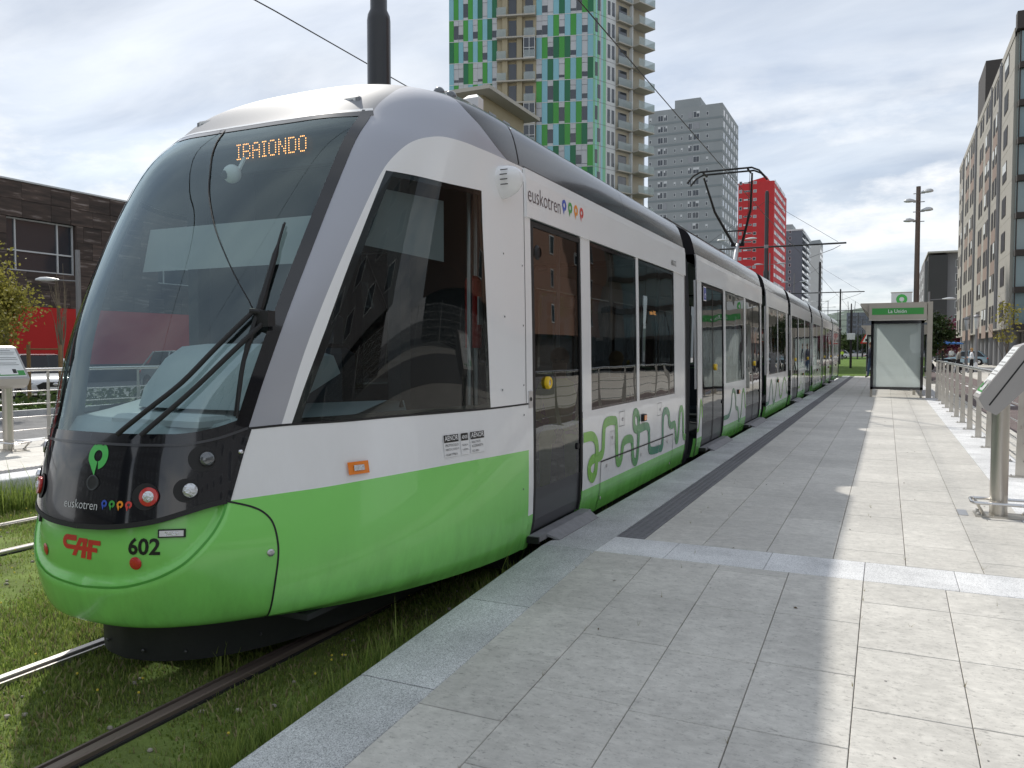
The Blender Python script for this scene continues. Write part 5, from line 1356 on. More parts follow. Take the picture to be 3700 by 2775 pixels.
# ---- tilted information panel on a round post
def info_panel(label, x, y, face):
    """face -1: panel looks towards -X"""
    t_ = thing('information_panel', label, 'information panel', (x, y, 0))
    f = -face
    MB().cyl((x, y, .012), (x, y, 1.0), .064, 28).build('post', 'stainless', t_, True)
    pr = [(-.18, .962), (.10, 1.372), (.185, 1.40), (.255, 1.37), (.20, 1.11), (.0, .885), (-.055, .828), (-.135, .872)]
    pr = [(x + f * a, z) for a, z in pr]
    hd = MB().prism(pr if f < 0 else pr[::-1], y - .23, y + .20, 'y').build('panel_case', 'case_grey', t_)
    # dark shadow gap down the middle of the case side
    for yy in (y - .232, y + .202):
        a, b = (-.105, .905), (.205, 1.385); nx, nz = -.8 * .006, .55 * .006
        MB().add([(x + f * (a[0] + nx), yy, a[1] + nz), (x + f * (a[0] - nx), yy, a[1] - nz), (x + f * (b[0] - nx), yy, b[1] - nz), (x + f * (b[0] + nx), yy, b[1] + nz)], [(0, 1, 2, 3)]).build('case_joint', 'ink_black', hd)
    # printed face: white sheet with a picture of the tram at the foot
    d = Vector((f * .28, 0, .41)); nrm = Vector((-f * .41, 0, .28)).normalized(); o = Vector((x + f * -.18, 0, .962))
    def on(u, v, off): q = o + d * v + nrm * off; return (q.x, y - .215 + .40 * u, q.z)
    def rect_(u0, u1, v0, v1, mat, nm, off):
        return MB().add([on(u0, v0, off), on(u1, v0, off), on(u1, v1, off), on(u0, v1, off)], [(0, 1, 2, 3) if f > 0 else (3, 2, 1, 0)]).build(nm, mat, hd)
    rect_(.04, .96, .06, .97, 'sign_white', 'notice_sheet', .003)
    rect_(.06, .94, .10, .26, 'sign_green', 'picture', .005)
    rect_(.10, .70, .13, .33, 'tram_white', 'picture', .006); rect_(.55, .68, .17, .30, 'ink_black', 'picture', .007)
    for k in range(9):
        if k in (3, 6): continue
        w = (.55, .8, .7, 0, .75, .8, 0, .6, .72)[k]
        rect_(.5 - w / 2, .5 + w / 2, .90 - k * .058, .915 - k * .058, 'pole_grey', 'text_line', .005)
    # guard of bent tube round the foot, on a base plate
    b_ = MB().cbox(x - .17, x + .27, y - .11, y + .11, 0, .012, .003).build('base_plate', 'stainless', t_)
    pts = []
    for cx, cy, a0 in ((.27, -.09, -90), (.27, .09, 0), (-.16, .09, 90), (-.16, -.09, 180)):
        for k in range(4): a = R(a0 + 30 * k); pts.append((x + cx + .035 * math.cos(a), y + cy + .035 * math.sin(a), .115))
    MB().tube(pts + [pts[0]], .013, 8).build('guard_tube', 'stainless_bright', b_, True)
    for px, py in ((-.14, -.08), (-.14, .08), (.24, -.08), (.24, .08)):
        MB().cyl((x + px * 1.15, y + py * 1.4, .112), (x + px * .75, y + py, .012), .012, 8).build('guard_leg', 'stainless', b_)
        MB().cyl((x + px * 1.02, y + py * .85, .012), (x + px * 1.02, y + py * .85, .034), .014, 8).build('bolt', 'stainless_bright', b_)
    return t_
info_panel('tilted steel information panel on a round post by the railing at the right', .835, 7.44, -1)
info_panel('white information panel on a steel post on the far platform at the left edge', -10.62, 6.75, 1)

# ---- the shelter
def shelter(label, y, x0=-.43, x1=.92, sign=None, depth=7.0, z=0.0):
    t_ = thing('tram_shelter', label, 'shelter', ((x0 + x1) / 2, y, z))
    for xx in (x0 + .03, x1 - .03):
        MB().box(xx - .03, xx + .03, y - .04, y + .04, 0, .22).build('leg', 'shelter_metal', t_)
    fr = MB(); 
    a, b, c, d = x0 - .0, x1 + .02, .22, 2.20
    fr.box(a, b, y - .07, y + .07, c, c + .075); fr.box(a, b, y - .07, y + .07, d - .09, d); fr.box(a, a + .075, y - .07, y + .07, c, d); fr.box(b - .075, b, y - .07, y + .07, c, d)
    case = fr.build('poster_case', 'tram_black', t_)
    MB().quad((a + .07, y, c + .07), (b - .07, y, c + .07), (b - .07, y, d - .085), (a + .07, y, d - .085)).build('poster_sheet', 'poster_white', case)
    MB().box(a + .072, b - .072, y - .062, y - .056, c + .072, d - .088).build('poster_glass', 'poster_glass', case)
    hd = MB().box(x0 - .06, x1 + .08, y - .10, y + .10, 2.225, 2.685).build('header', 'shelter_metal', t_)
    MB().box(x0 - .06, x1 + .08, y - .115, y - .10, 2.205, 2.232).build('drip_edge', 'stainless', hd)
    if sign:
        MB().box(x0 + .02, x1 - .0, y - .108, y - .10, 2.37, 2.555).build('name_board', 'sign_green', hd)
        vs, fs = text_mesh(sign, .145, .001); w = max(v[0] for v in vs); cx = (x0 + x1) / 2
        MB().add([(cx - w * .46 + u * .92, y - .112, 2.415 + v) for u, v in vs], fs).build('name_lettering', 'sign_white', hd)
    m = MB().prism([(x0 - .30, 2.72), (x0 - .30, 2.66), (x0 - .02, 2.36), (x1 + .22, 2.36), (x1 + .22, 2.72)], y + .10, y + depth, 'y'); m.build('canopy', 'shelter_metal', t_)
    MB().box(x1 + .10, x1 + .23, y - .06, y + .14, 0, 2.72).build('corner_post', 'shelter_metal', t_)
    MB().box(x1 + .10, x1 + .23, y + depth - .3, y + depth - .1, 0, 2.36).build('corner_post', 'shelter_metal', t_)
    for k in range(4):
        yy = y + .3 + k * (depth - .6) / 4
        MB().box(x1 + .14, x1 + .155, yy, yy + (depth - .8) / 4, .25, 2.25).build('rear_pane', 'clear_glass', t_)
    bn = MB().cbox(x1 - .35, x1 + .05, y + 1.2, y + depth - 1.5, .42, .46, .01).build('bench', 'stainless', t_)
    for yy in (y + 1.5, y + depth - 1.9): MB().box(x1 - .2, x1 - .12, yy, yy + .06, 0, .42).build('bench_leg', 'stainless', bn)
    return t_
shelter('tram shelter with a blank white poster case under the green La Unión name sign', 25.45, sign='La Unión')
shelter('second shelter farther along, only its canopy edge showing past the first', 47.5, x0=-1.0, x1=.3, depth=5)
# tall board with the green ring emblem behind the shelter
t_ = thing('stop_totem', 'white stop board with the green ring emblem rising above the shelter roof', 'sign board', (.42, 30.2, 0))
MB().box(.10, .73, 30.15, 30.25, .0, 3.30).build('board', 'sign_white', t_)
vs, fs = drop_mesh(.42, 3.08, .17, tip=(-.2, -1.9), w=.45); MB().add([(u, 30.145, v) for u, v in vs], [f[::-1] for f in fs]).build('emblem', 'emblem_green', t_)
MB().box(.08, .75, 30.14, 30.26, 3.30, 3.325).build('cap', 'shelter_metal', t_)
tag(MB().cbox(1.55, 2.05, 50.3, 50.8, -.15, 1.35, .02).build('utility_cabinet', 'pole_grey'), 'plain grey utility cabinet behind the shelter beside the railing end', 'cabinet')

# ---- overhead line: black masts between the tracks, arms, wires
def mast(y, label, top=8.8, arms=True):
    x = -5.19; t_ = thing('overhead_mast', label, 'mast', (x, y, ZR), 'overhead line masts between the tracks')
    MB().lathe([(.20, 0), (.20, .03), (.132, .035), (.130, 5.28), (.122, 5.34), (.094, 5.40), (.092, top - ZR - .15), (.07, top - ZR - .03), (0, top - ZR)], (x, y, ZR), 24).build('pole', 'pole_black', t_, True)
    if not arms: return t_
    a = MB().tube([(x - 3.45, y + .12, 6.2), (x + 3.45, y + .12, 6.2)], .042, 10).build('cross_arm', 'pole_black', t_, True)
    MB().lathe([(.105, 6.12), (.105, 6.28)], (x, y, 0), 16).build('clamp', 'pole_grey', t_)
    for s in (-1, 1):
        MB().tube([(x, y, top - .45), (x + s * 3.1, y + .12, 6.26)], .008, 5).build('stay_wire', 'wire_black', t_)
        xw = x + s * 1.765
        MB().tube([(x + s * 3.2, y + .12, 6.1), (x + s * 2.9, y + .12, 5.95), (xw, y + .12, 5.56)], .014, 6).build('steady_arm', 'pole_grey', a)
        MB().tube([(xw, y + .12, 6.2), (xw, y + .12, 5.55)], .010, 5).build('dropper', 'pole_grey', a)
    return t_
ML = ['thick black mast rising right behind the tram cab roof', 'black mast in front of the red tower', 'black mast in front of the white tower', 'black mast just past the tail of the tram', 'smaller black mast on the lawn beyond the tail of the tram', 'far black mast close to the shelter edge', 'farthest black mast on the lawn']
for yy, lb in zip((7.55, 39.0, 71.5, 104, 136.5, 169, 201), ML): mast(yy, lb, *((6.7, False) if yy < 8 else ()))
for x, lb in ((XC, 'contact wire above the tram, touching its pantograph'), (-6.95, 'contact wire above the empty second track')):
    ys = list(np.linspace(-24.5, 202, 120)); pts = []
    for yy in ys:
        u = ((yy - 7.55) / 32.3) % 1; pts.append((x, yy, 5.55 - .10 * 4 * u * (1 - u)))
    tag(MB().tube(pts, .0085, 5).build('contact_wire', 'wire_black'), lb, 'wire')

# ---- street lamps
def lamp_head(mb, c, d):
    """flattened drop-shaped luminaire pointing along d"""
    d = Vector(d).normalized(); sd = Vector((0, 0, 1)).cross(d); vs = []; fs = []; seg = 10
    prof = [(0, .04, .03), (.12, .10, .06), (.35, .17, .10), (.55, .16, .09), (.68, .08, .05), (.72, .0, .0)]
    for l, w, hh in prof:
        for i in range(seg):
            a = 2 * PI * i / seg; z = math.sin(a) * hh; z = z * .35 if z < 0 else z
            vs.append(Vector(c) + d * l + sd * (w * math.cos(a)) + Vector((0, 0, z)))
    for k in range(len(prof) - 1):
        for i in range(seg): fs.append((k * seg + i, k * seg + (i + 1) % seg, (k + 1) * seg + (i + 1) % seg, (k + 1) * seg + i))
    return mb.add(vs, fs)
def street_lamp(x, y, z0, h, arms, label, arm=.9, group=None, r=.07, al=.55):
    t_ = thing('street_lamp', label, 'street lamp', (x, y, z0), group)
    MB().lathe([(r * 1.5, 0), (r * 1.5, .4), (r, .45), (r * .8, h - z0)], (x, y, z0), 12).build('pole', 'pole_grey', t_, True)
    for d in arms:
        e = (x + d[0] * al, y + d[1] * al, h - arm); MB().tube([(x, y, h - arm - .03), e], .022, 6).build('arm', 'pole_grey', t_)
        lamp_head(MB(), e, (d[0], d[1], 0)).build('luminaire', 'lamp_glass_white', t_, True)
LL = ['double-headed street lamp in front of the grey tower, beside the pantograph', 'double-headed lamp in front of the red tower', 'double-headed lamp in front of the dark grey tower', 'double-headed lamp in the gap right of the white tower', 'slightly smaller double-headed lamp next right of that one', 'smallest double-headed lamp near the far masts']
for yy, lb in zip((53, 69, 88, 124, 141, 170), LL): street_lamp(-8.9, yy, -.3, 9.4, ((1, 0), (-1, 0)), lb, group='double-headed street lamps along the far platform')
street_lamp(-22.0, 16.2, -.25, 4.35, ((-.9, -.45),), 'slim grey street lamp in front of the dark stone building at the left', r=.085)
street_lamp(2.15, 52.0, -.15, 4.75, ((1, 0),), 'single-headed street lamp behind the shelter beside the magnolia', arm=.45, r=.06, al=.65)
# lantern posts by the right-hand building
for x, y, lb in ((5.31, 67.7, 'grey lantern post behind the woman in grey'), (5.56, 63.4, 'white-glass lantern post right of the woman in white')):
    t_ = thing('lantern_post', lb, 'lantern post', (x, y, -.15), 'lantern posts on the right pavement')
    MB().lathe([(.12, 0), (.11, .9), (.09, .95), (.08, 3.0)], (x, y, -.15), 12).build('pole', 'pole_grey', t_, True)
    MB().lathe([(.09, 3.0), (.10, 3.02), (.17, 3.75), (.16, 3.78), (0, 3.8)], (x, y, -.15), 12).build('lantern', 'lamp_glass_white', t_, True)
    MB().lathe([(.22, 3.80), (.22, 3.86), (.10, 3.98), (0, 4.0)], (x, y, -.15), 12).build('cap', 'pole_grey', t_, True)
# tall floodlight column
t_ = thing('floodlight_column', 'tall brown column with white floodlights rising behind the shelter', 'floodlight column', (1.98, 69.5, -.2))
MB().lathe([(.21, 0), (.19, 8), (.16, 14.2), (0, 14.2)], (1.98, 69.5, -.2), 14).build('column', 'pole_brown', t_, True)
for k, (z, s) in enumerate(((13.45, 1), (12.8, -1), (12.05, 1), (11.3, -1))):
    f_ = MB().tube([(1.98 - .35, 69.4, z), (1.98 + .45, 69.4, z)], .035, 6).build('bracket', 'pole_grey', t_)
    fm = lamp_head(MB(), (0, 0, 0), (s, -.2, 0)); fm.v = [(1.98 + s * .18 + p[0] * 1.2, 69.3 + p[1] * 1.6, z + .05 + p[2] * 2.4) for p in fm.v]; fm.build('floodlight', 'lamp_glass_white', t_, True)
# warning sign on the lawn and a small relay box on its post
t_ = thing('warning_sign', 'triangular red and white warning sign by the far track', 'traffic sign', (-1.27, 60.2, -.2))
MB().cyl((-1.27, 60.2, -.2), (-1.27, 60.2, 2.7), .03, 8).build('post', 'pole_grey', t_)
MB().prism([(-1.27 - .42, 1.85), (-1.27 + .42, 1.85), (-1.27, 2.65)][::-1], 60.12, 60.15, 'y').build('plate', 'ext_red', t_)
MB().prism([(-1.27 - .28, 1.93), (-1.27 + .28, 1.93), (-1.27, 2.48)][::-1], 60.10, 60.12, 'y').build('face', 'sign_white', t_)
MB().box(-1.27 - .10, -1.27 + .10, 60.09, 60.10, 1.99, 2.16).build('pictogram', 'ink_black', t_)
t_ = thing('signal_post', 'dark post with a pale relay box beside the far track', 'signal', (-3.1, 82, -.3))
MB().cyl((-3.1, 82, -.3), (-3.1, 82, 5.2), .11, 10).build('post', 'pole_black', t_); MB().cbox(-3.45, -2.75, 81.7, 82, 2.4, 3.0, .03).build('relay_box', 'sign_white', t_)
for s in (-.25, .25): MB().tube([(-3.1 + s, 82, 4.9), (-3.1 + s * 1.3, 82, 6.0)], .025, 5).build('horn_gap', 'pole_grey', t_)
# stakes of the young tree
t_ = thing('tree_stake', 'wooden stake frame propping the bare young tree', 'stake', (-21.0, 14.4, -.3))
for s in (-.42, .42): MB().cyl((-21.0 + s, 14.4 + s * .4, -.3), (-21.0 + s, 14.4 + s * .4, 1.5), .05, 8).build('post', 'wood_stake', t_)
MB().tube([(-21.42, 14.23, 1.38), (-20.58, 14.57, 1.38)], .022, 6).build('tie', 'wood_stake', t_)

# ---- people
SKIN = pm('skin', (0.50, 0.31, 0.22), 0.55)
for nm, c in (('cloth_grey', (0.23, 0.22, 0.20)), ('cloth_white', (0.72, 0.74, 0.78)), ('cloth_black', (0.012, 0.012, 0.016)), ('cloth_navy', (0.02, 0.025, 0.05)), ('denim', (0.06, 0.10, 0.18)), ('vest_yellow', (0.55, 0.75, 0.06)), ('hair_brown', (0.13, 0.06, 0.03)), ('hair_fair', (0.38, 0.24, 0.10)), ('shoe_black', (0.015, 0.015, 0.015)), ('shirt_white', (0.75, 0.74, 0.72)), ('trouser_tan', (0.25, 0.2, 0.15))): pm(nm, c, 0.8)
def person(label, loc, rz, h=1.64, top='cloth_grey', bottom='cloth_black', hair='hair_brown', arms=((.18, -.08, .95), (.06, -.22, 1.05)), stride=.10, lean=0.0, bald=False, seat=False):
    """one skinned body: joints at real proportions, then head, hair and shoes"""
    k = h / 1.64
    J = {}; E = []
    def v(n, p, r): J[n] = (Vector(p) * k, r * k)
    v('pel', (0, 0, .90), .145); v('waist', (0, -.01 + lean * .3, 1.04), .125); v('chest', (0, -.02 + lean * .7, 1.24), .145); v('neck0', (0, -.015 + lean, 1.385), .075); v('neck1', (0, -.02 + lean * 1.1, 1.45), .052)
    v('head0', (0, -.035 + lean * 1.2, 1.52), .080); v('head1', (0, -.035 + lean * 1.2, 1.585), .078)
    for s, n in ((-1, 'l'), (1, 'r')):
        st = stride * s
        v('hip' + n, (s * .09, 0, .84), .098); v('knee' + n, (s * .095, st * .5 - .02, .46), .066); v('ank' + n, (s * .095, st, .08), .045); v('toe' + n, (s * .10, st - .14, .035), .036)
        v('sho' + n, (s * .165, -.01 + lean * .9, 1.335), .062)
        ax, ay, az = arms[0 if s < 0 else 1]
        v('elb' + n, (s * .225, .03 + lean * .6, 1.07), .047); v('wri' + n, (s * ax, ay + lean * .5, az), .034); v('han' + n, (s * (ax - .01), ay - .07 + lean * .5, az - .01), .030)
        E += [('pel', 'hip' + n), ('hip' + n, 'knee' + n), ('knee' + n, 'ank' + n), ('ank' + n, 'toe' + n), ('chest', 'sho' + n), ('sho' + n, 'elb' + n), ('elb' + n, 'wri' + n), ('wri' + n, 'han' + n)]
    if seat:
        for n in J:
            p, r = J[n]
            if n[:3] not in ('kne', 'ank', 'toe', 'hip'): J[n] = (p - Vector((0, 0, .40 * k)), r)
        for s, n in ((-1, 'l'), (1, 'r')):
            for q, c in (('hip', (s * .09, -.02, .49)), ('knee', (s * .11, -.44, .50)), ('ank', (s * .11, -.46, .09)), ('toe', (s * .11, -.60, .04))): J[q + n] = (Vector(c) * k, J[q + n][1])
    E += [('pel', 'waist'), ('waist', 'chest'), ('chest', 'neck0'), ('neck0', 'neck1'), ('neck1', 'head0'), ('head0', 'head1')]
    names = list(J); idx = {n: i for i, n in enumerate(names)}
    me = bpy.data.meshes.new('p'); me.from_pydata([J[n][0] for n in names], [(idx[a], idx[b]) for a, b in E], []); ob = bpy.data.objects.new('p', me); COL.objects.link(ob)
    sk = ob.modifiers.new('s', 'SKIN'); sk.use_smooth_shade = True
    for n in names:
        d = me.skin_vertices[0].data[idx[n]]; d.radius = (J[n][1], J[n][1]); d.use_root = n == 'pel'
    sb = ob.modifiers.new('u', 'SUBSURF'); sb.levels = sb.render_levels = 1
    dg = bpy.context.evaluated_depsgraph_get(); m2 = bpy.data.meshes.new_from_object(ob.evaluated_get(dg)); bpy.data.objects.remove(ob)
    for q in (top, bottom, 'skin', 'shoe_black'): m2.materials.append(MATS[q])
    han = [J['hanl'][0], J['hanr'][0]]
    for p in m2.polygons:
        c = p.center; z = c.z / k + (.40 if seat and c.z > .56 * k else 0)
        hand = min((c - q).length for q in han) < .075 * k
        p.material_index = 2 if (z > 1.41 or hand) else 3 if z < .10 else 1 if (z < .93 and abs(c.x) < .20 * k and c.y > -.2) else 0
        p.use_smooth = True
    t_ = thing('person', label, 'person', loc, rz=rz)
    b_ = link('body', m2, t_, local=True)
    hc = J['head1'][0]
    m = MB(); m.ell((hc.x, hc.y + .016 * k, hc.z + .025 * k), (.088 * k, .098 * k, .088 * k), 12, 8); m.f = [f for f in m.f if not all(m.v[i][1] < hc.y - .03 * k and m.v[i][2] < hc.z + .05 * k for i in f)]; m.mi = [0] * len(m.f)
    if not bald: m.ell((hc.x, hc.y + .05 * k, hc.z - .05 * k), (.075 * k, .055 * k, .085 * k), 10, 6)
    m.build('hair', hair, t_, 'all', local=True)
    f = MB(); f.ell((hc.x, hc.y - .083 * k, hc.z - .02 * k), (.013 * k, .018 * k, .022 * k), 8, 5); f.build('nose', 'skin', t_, 'all', local=True)
    for s in (-1, 1): MB().ell((hc.x + s * .03 * k, hc.y - .070 * k, hc.z + .0 * k), (.011 * k, .008 * k, .008 * k), 6, 4).build('eye', 'ink_black', t_, 'all', local=True)
    return t_
person('woman in a grey cardigan and black trousers talking beside the lantern post', (4.09, 57.9, -.14), R(105), 1.63, 'cloth_grey', 'cloth_black', 'hair_brown', arms=((.20, -.28, 1.0), (.18, -.10, .82)), lean=-.05)
person('woman in a white jacket and black trousers facing the woman in grey', (5.01, 59.8, -.12), R(-80), 1.60, 'cloth_white', 'cloth_black', 'hair_fair', arms=((.05, -.24, 1.08), (.10, -.24, 1.03)))
person('man in dark jacket and jeans half hidden behind the shelter', (-.70, 43.5, 0), R(-60), 1.72, 'cloth_navy', 'denim', 'hair_brown', arms=((.12, -.25, 1.05), (.2, -.05, .85)), bald=True)
person('worker in a yellow-green vest far off on the lawn', (-7.03, 150, -.3), R(10), 1.75, 'vest_yellow', 'cloth_black', 'hair_brown', bald=True)
person('person in white walking far off behind the magnolia', (6.3, 98, -.13), R(10), 1.72, 'shirt_white', 'trouser_tan', 'hair_brown', stride=.25, bald=True)
person('person in black standing far off beside the parked motorbikes', (5.0, 90, -.13), R(80), 1.75, 'cloth_black', 'cloth_black', 'hair_brown', bald=True)
person('passenger with a yellow scarf seated behind the first window of the tram', (XC + .62, 7.02, .02), R(20), 1.7, 'vest_yellow', 'cloth_navy', 'hair_brown', arms=((.12, -.25, 1.05), (.12, -.25, 1.0)), bald=True, seat=True)
person('passenger in a pale coat seated behind the second window of the tram', (XC + .62, 8.75, .02), R(190), 1.66, 'cloth_white', 'cloth_black', 'hair_fair', arms=((.12, -.25, 1.05), (.12, -.25, 1.0)), seat=True)
t_ = thing('shopping_bag', 'white plastic bag hanging from the hand of the woman in white', 'bag', (5.22, 59.55, .15)); m = MB(); m.ell((5.22, 59.55, .38), (.13, .08, .22), 10, 8); m.build('bag', 'cloth_white', t_, True); MB().tube([(5.16, 59.55, .55), (5.19, 59.57, .70), (5.24, 59.55, .56)], .008, 5).build('handle', 'cloth_white', t_)
t_ = thing('handbag', 'dark handbag held low by the woman in grey', 'bag', (4.36, 57.75, .1)); MB().cbox(4.28, 4.46, 57.7, 57.8, .12, .40, .03).build('bag', 'cloth_black', t_); MB().tube([(4.31, 57.75, .39), (4.37, 57.75, .66), (4.43, 57.75, .39)], .01, 5).build('handle', 'cloth_black', t_)

# ---- vehicles
pm('car_white', (0.75, 0.76, 0.77), 0.25, coat=0.8); pm('car_silver', (0.48, 0.51, 0.53), 0.3, metal=0.5, coat=0.8); pm('car_dark', (0.03, 0.035, 0.04), 0.25, coat=0.8); pm('car_blue', (0.35, 0.5, 0.6), 0.3, coat=0.6)
pm('tyre', (0.015, 0.015, 0.016), 0.85)
glass('auto_glass', (0.10, 0.12, 0.13), 0.9, 1.6)
def car_body(name, label, loc, rz, paint, L=4.5, W=1.84, H=1.55, suv=True):
    """body lofted over stations along its length (local +Y is forward)"""
    t_ = thing(name, label, 'car', loc, rz=rz)
    hb = H * .60
    st = [(-L / 2, .55, .30, hb * .80), (-L / 2 + .12, .86, .26, hb * .95), (-L / 2 + .7, .97, .22, hb), (0, 1, .22, hb * .99), (L / 2 - 1.25, .99, .22, hb * .97), (L / 2 - .55, .95, .24, hb * .88), (L / 2 - .12, .84, .28, hb * .74), (L / 2, .55, .34, hb * .62)]
    vs = []; fs = []; w = W / 2
    for y, ws, z0, z1 in st:
        a = w * ws
        vs += [(-a * .92, y, z0), (-a, y, z0 + (z1 - z0) * .35), (-a * .99, y, z0 + (z1 - z0) * .75), (-a * .90, y, z1), (a * .90, y, z1), (a * .99, y, z0 + (z1 - z0) * .75), (a, y, z0 + (z1 - z0) * .35), (a * .92, y, z0)]
    for i in range(len(st) - 1):
        for k in range(8): fs.append((8 * i + k, 8 * i + (k + 1) % 8, 8 * i + 8 + (k + 1) % 8, 8 * i + 8 + k))
    fs += [tuple(range(8))[::-1], tuple(8 * (len(st) - 1) + k for k in range(8))]
    MB().add(vs, fs).build('body', paint, t_, True, local=True)
    # greenhouse: glass band and roof
    g = [(-L / 2 + .28, .78, hb * .98, .60), (-L / 2 + .85, .76, H - .02, .66), (-.3, .76, H, .68), (.35, .76, H - .03, .67), (L / 2 - 1.30, .88, hb * .96, .80)]
    lo = [(-L / 2 + .22, hb * .97), (-L / 2 + .7, hb), (-.3, hb), (.35, hb), (L / 2 - 1.28, hb * .95)]
    vs = []; fs = []
    for (y, a, z, b), (yl, zl) in zip(g, lo): vs += [(-w * .88, yl, zl), (-w * b, y, z), (w * b, y, z), (w * .88, yl, zl)]
    for i in range(4): fs += [(4 * i, 4 * i + 4, 4 * i + 5, 4 * i + 1), (4 * i + 2, 4 * i + 6, 4 * i + 7, 4 * i + 3)]
    gl = MB().add(vs, fs + [(1, 5, 6, 2), (13, 17, 18, 14)]).build('windows', 'auto_glass', t_, local=True)
    r = MB(); vs2 = []
    for (y, a, z, b) in g[1:4]: vs2 += [(-w * b - .01, y, z - .03), (-w * b * .9, y, z + .025), (w * b * .9, y, z + .025), (w * b + .01, y, z - .03)]
    r.add(vs2, [(4 * i + k, 4 * i + k + 1, 4 * i + 5 + k, 4 * i + 4 + k) for i in range(2) for k in range(3)]); r.build('roof', paint, t_, True, local=True)
    for s in (-1, 1):
        for yl, zl, yu, zu, b in ((-L / 2 + .25, hb * .97, -L / 2 + .85, H - .03, .67), (-.3, hb, -.3, H - .02, .69), (L / 2 - 1.28, hb * .95, .35, H - .05, .68)):
            MB().tube([(s * w * .885, yl, zl), (s * (w * b + .005), yu, zu)], .035, 6).build('window_post', paint, t_, local=True)
        m = MB(); m.cbox(s * (w + .10) - .09, s * (w + .10) + .09, L / 2 - 1.42, L / 2 - 1.25, hb * .98, hb * .98 + .13, .03); m.build('wing_mirror', paint, t_, local=True)
        m = MB(); m.ell((s * w * .68, L / 2 - .16, hb * .66), (.22, .10, .065), 10, 6); m.build('headlight', 'lamp_white', t_, True, local=True)
        m = MB(); m.ell((s * w * .74, -L / 2 + .10, hb * .80), (.16, .08, .08), 10, 6); m.build('tail_light', 'lamp_red', t_, True, local=True)
        for y in (-L / 2 + .85, L / 2 - .88):
            wl = MB().lathe([(.18, -.11), (.34, -.10), (.345, 0), (.34, .10), (.18, .11)], (s * (w - .10), y, .335), 20, 'x').build('wheel', 'tyre', t_, True, local=True)
            MB().lathe([(0, .0), (.06, .03), (.20, .02), (.22, -.01)], (0, 0, 0), 14, 'x')
            q = MB().lathe([(.0, .125), (.07, .125), (.20, .105), (.215, .08)], (0, 0, 0), 14, 'x'); q.v = [(s * (w - .10) + s * a, y + b, .335 + c) for a, b, c in q.v]; q.build('rim', 'stainless_bright', wl, True, local=True)
    m = MB(); m.prism([(-.45, .30), (.45, .30), (.55, .52), (.35, .62), (-.35, .62), (-.55, .52)], L / 2 - .06, L / 2 + .015, 'y'); m.build('grille', 'ink_black', t_, local=True)
    m = MB(); m.ell((0, L / 2 + .018, .55), (.085, .012, .05), 14, 8); m.build('emblem', 'chrome', t_, True, local=True)
    MB().box(-.26, .26, L / 2 + .0, L / 2 + .022, .36, .46).build('number_plate', 'sign_white', t_, local=True)
    return t_
car_body('parked_car', 'white car with a black grille parked nose-out behind the far railing', (-26.6, 18.0, -.30), R(-112), 'car_white', 4.6, 1.86, 1.50)
car_body('parked_car', 'pale silver car seen through the tram windscreen', (-25.5, 23.6, -.30), R(-100), 'car_silver', 4.7, 1.88, 1.62)
car_body('parked_car', 'dark car at the left edge behind the information panel', (-26.4, 14.4, -.30), R(-112), 'car_dark', 4.5, 1.84, 1.55)
car_body('parked_car', 'pale blue car parked far off between the two women', (7.5, 96, -.13), R(80), 'car_blue', 4.2, 1.75, 1.45)
car_body('parked_car', 'white van-like car far off on the left street beyond the lawn', (-9.5, 185, -.3), R(90), 'car_white', 4.6, 1.9, 1.8)
def motorbike(label, loc, rz):
    t_ = thing('motorbike', label, 'motorbike', loc, rz=rz)
    for y in (-.68, .70):
        w_ = MB().lathe([(.22, -.05), (.30, -.05), (.31, 0), (.30, .05), (.22, .05)], (0, y, .31), 16, 'x').build('wheel', 'tyre', t_, True, local=True); MB().lathe([(.0, -.02), (.05, -.02), (.05, .02), (0, .02)], (0, y, .31), 10, 'x').build('hub', 'chrome', w_, local=True)
    m = MB(); m.tube([(0, .70, .31), (0, .50, .80), (0, .42, 1.0)], .035, 8); m.tube([(-.34, .36, 1.02), (0, .44, 1.0), (.34, .36, 1.02)], .018, 6); m.build('fork', 'chrome', t_, True, local=True)
    m = MB(); m.ell((0, .15, .75), (.15, .30, .15), 12, 8); m.build('tank', 'car_dark', t_, True, local=True)
    m = MB(); m.ell((0, .02, .42), (.17, .26, .20), 10, 8); m.tube([(.12, .1, .35), (.16, -.3, .30), (.16, -.85, .36)], .045, 8); m.build('engine', 'pole_grey', t_, True, local=True)
    m = MB(); m.ell((0, -.38, .80), (.14, .38, .075), 12, 6); m.build('saddle', 'rubber', t_, True, local=True)
    m = MB(); m.ell((0, .56, .88), (.09, .08, .09), 10, 8); m.build('headlight', 'lamp_white', t_, True, local=True)
    return t_
motorbike('black motorbike parked end-on behind the utility cabinet', (3.55, 66.5, -.13), R(65))
motorbike('second parked motorbike, its front wheel towards the women', (4.35, 68.5, -.13), R(-70))
# blue market umbrella far right
t_ = thing('umbrella', 'flat blue umbrella standing far off below the magnolia', 'umbrella', (4.3, 84.5, -.13)); pm('awning_blue', (0.05, 0.22, 0.62), 0.7)
MB().cyl((4.3, 84.5, -.13), (4.3, 84.5, 2.2), .05, 8).build('pole', 'pole_grey', t_)
MB().lathe([(2.1, 1.95), (2.1, 2.05), (.1, 2.35), (0, 2.36)], (4.3, 84.5, 0), 8).build('canopy', 'awning_blue', t_)
# manhole frame and a small drain slot let into the platform
tag(MB().cbox(.55, .62, 7.35, 7.60, .0005, .004, .001).build('drain_slot', 'alu'), 'small metal slot cover in the platform by the information panel', 'drain cover')
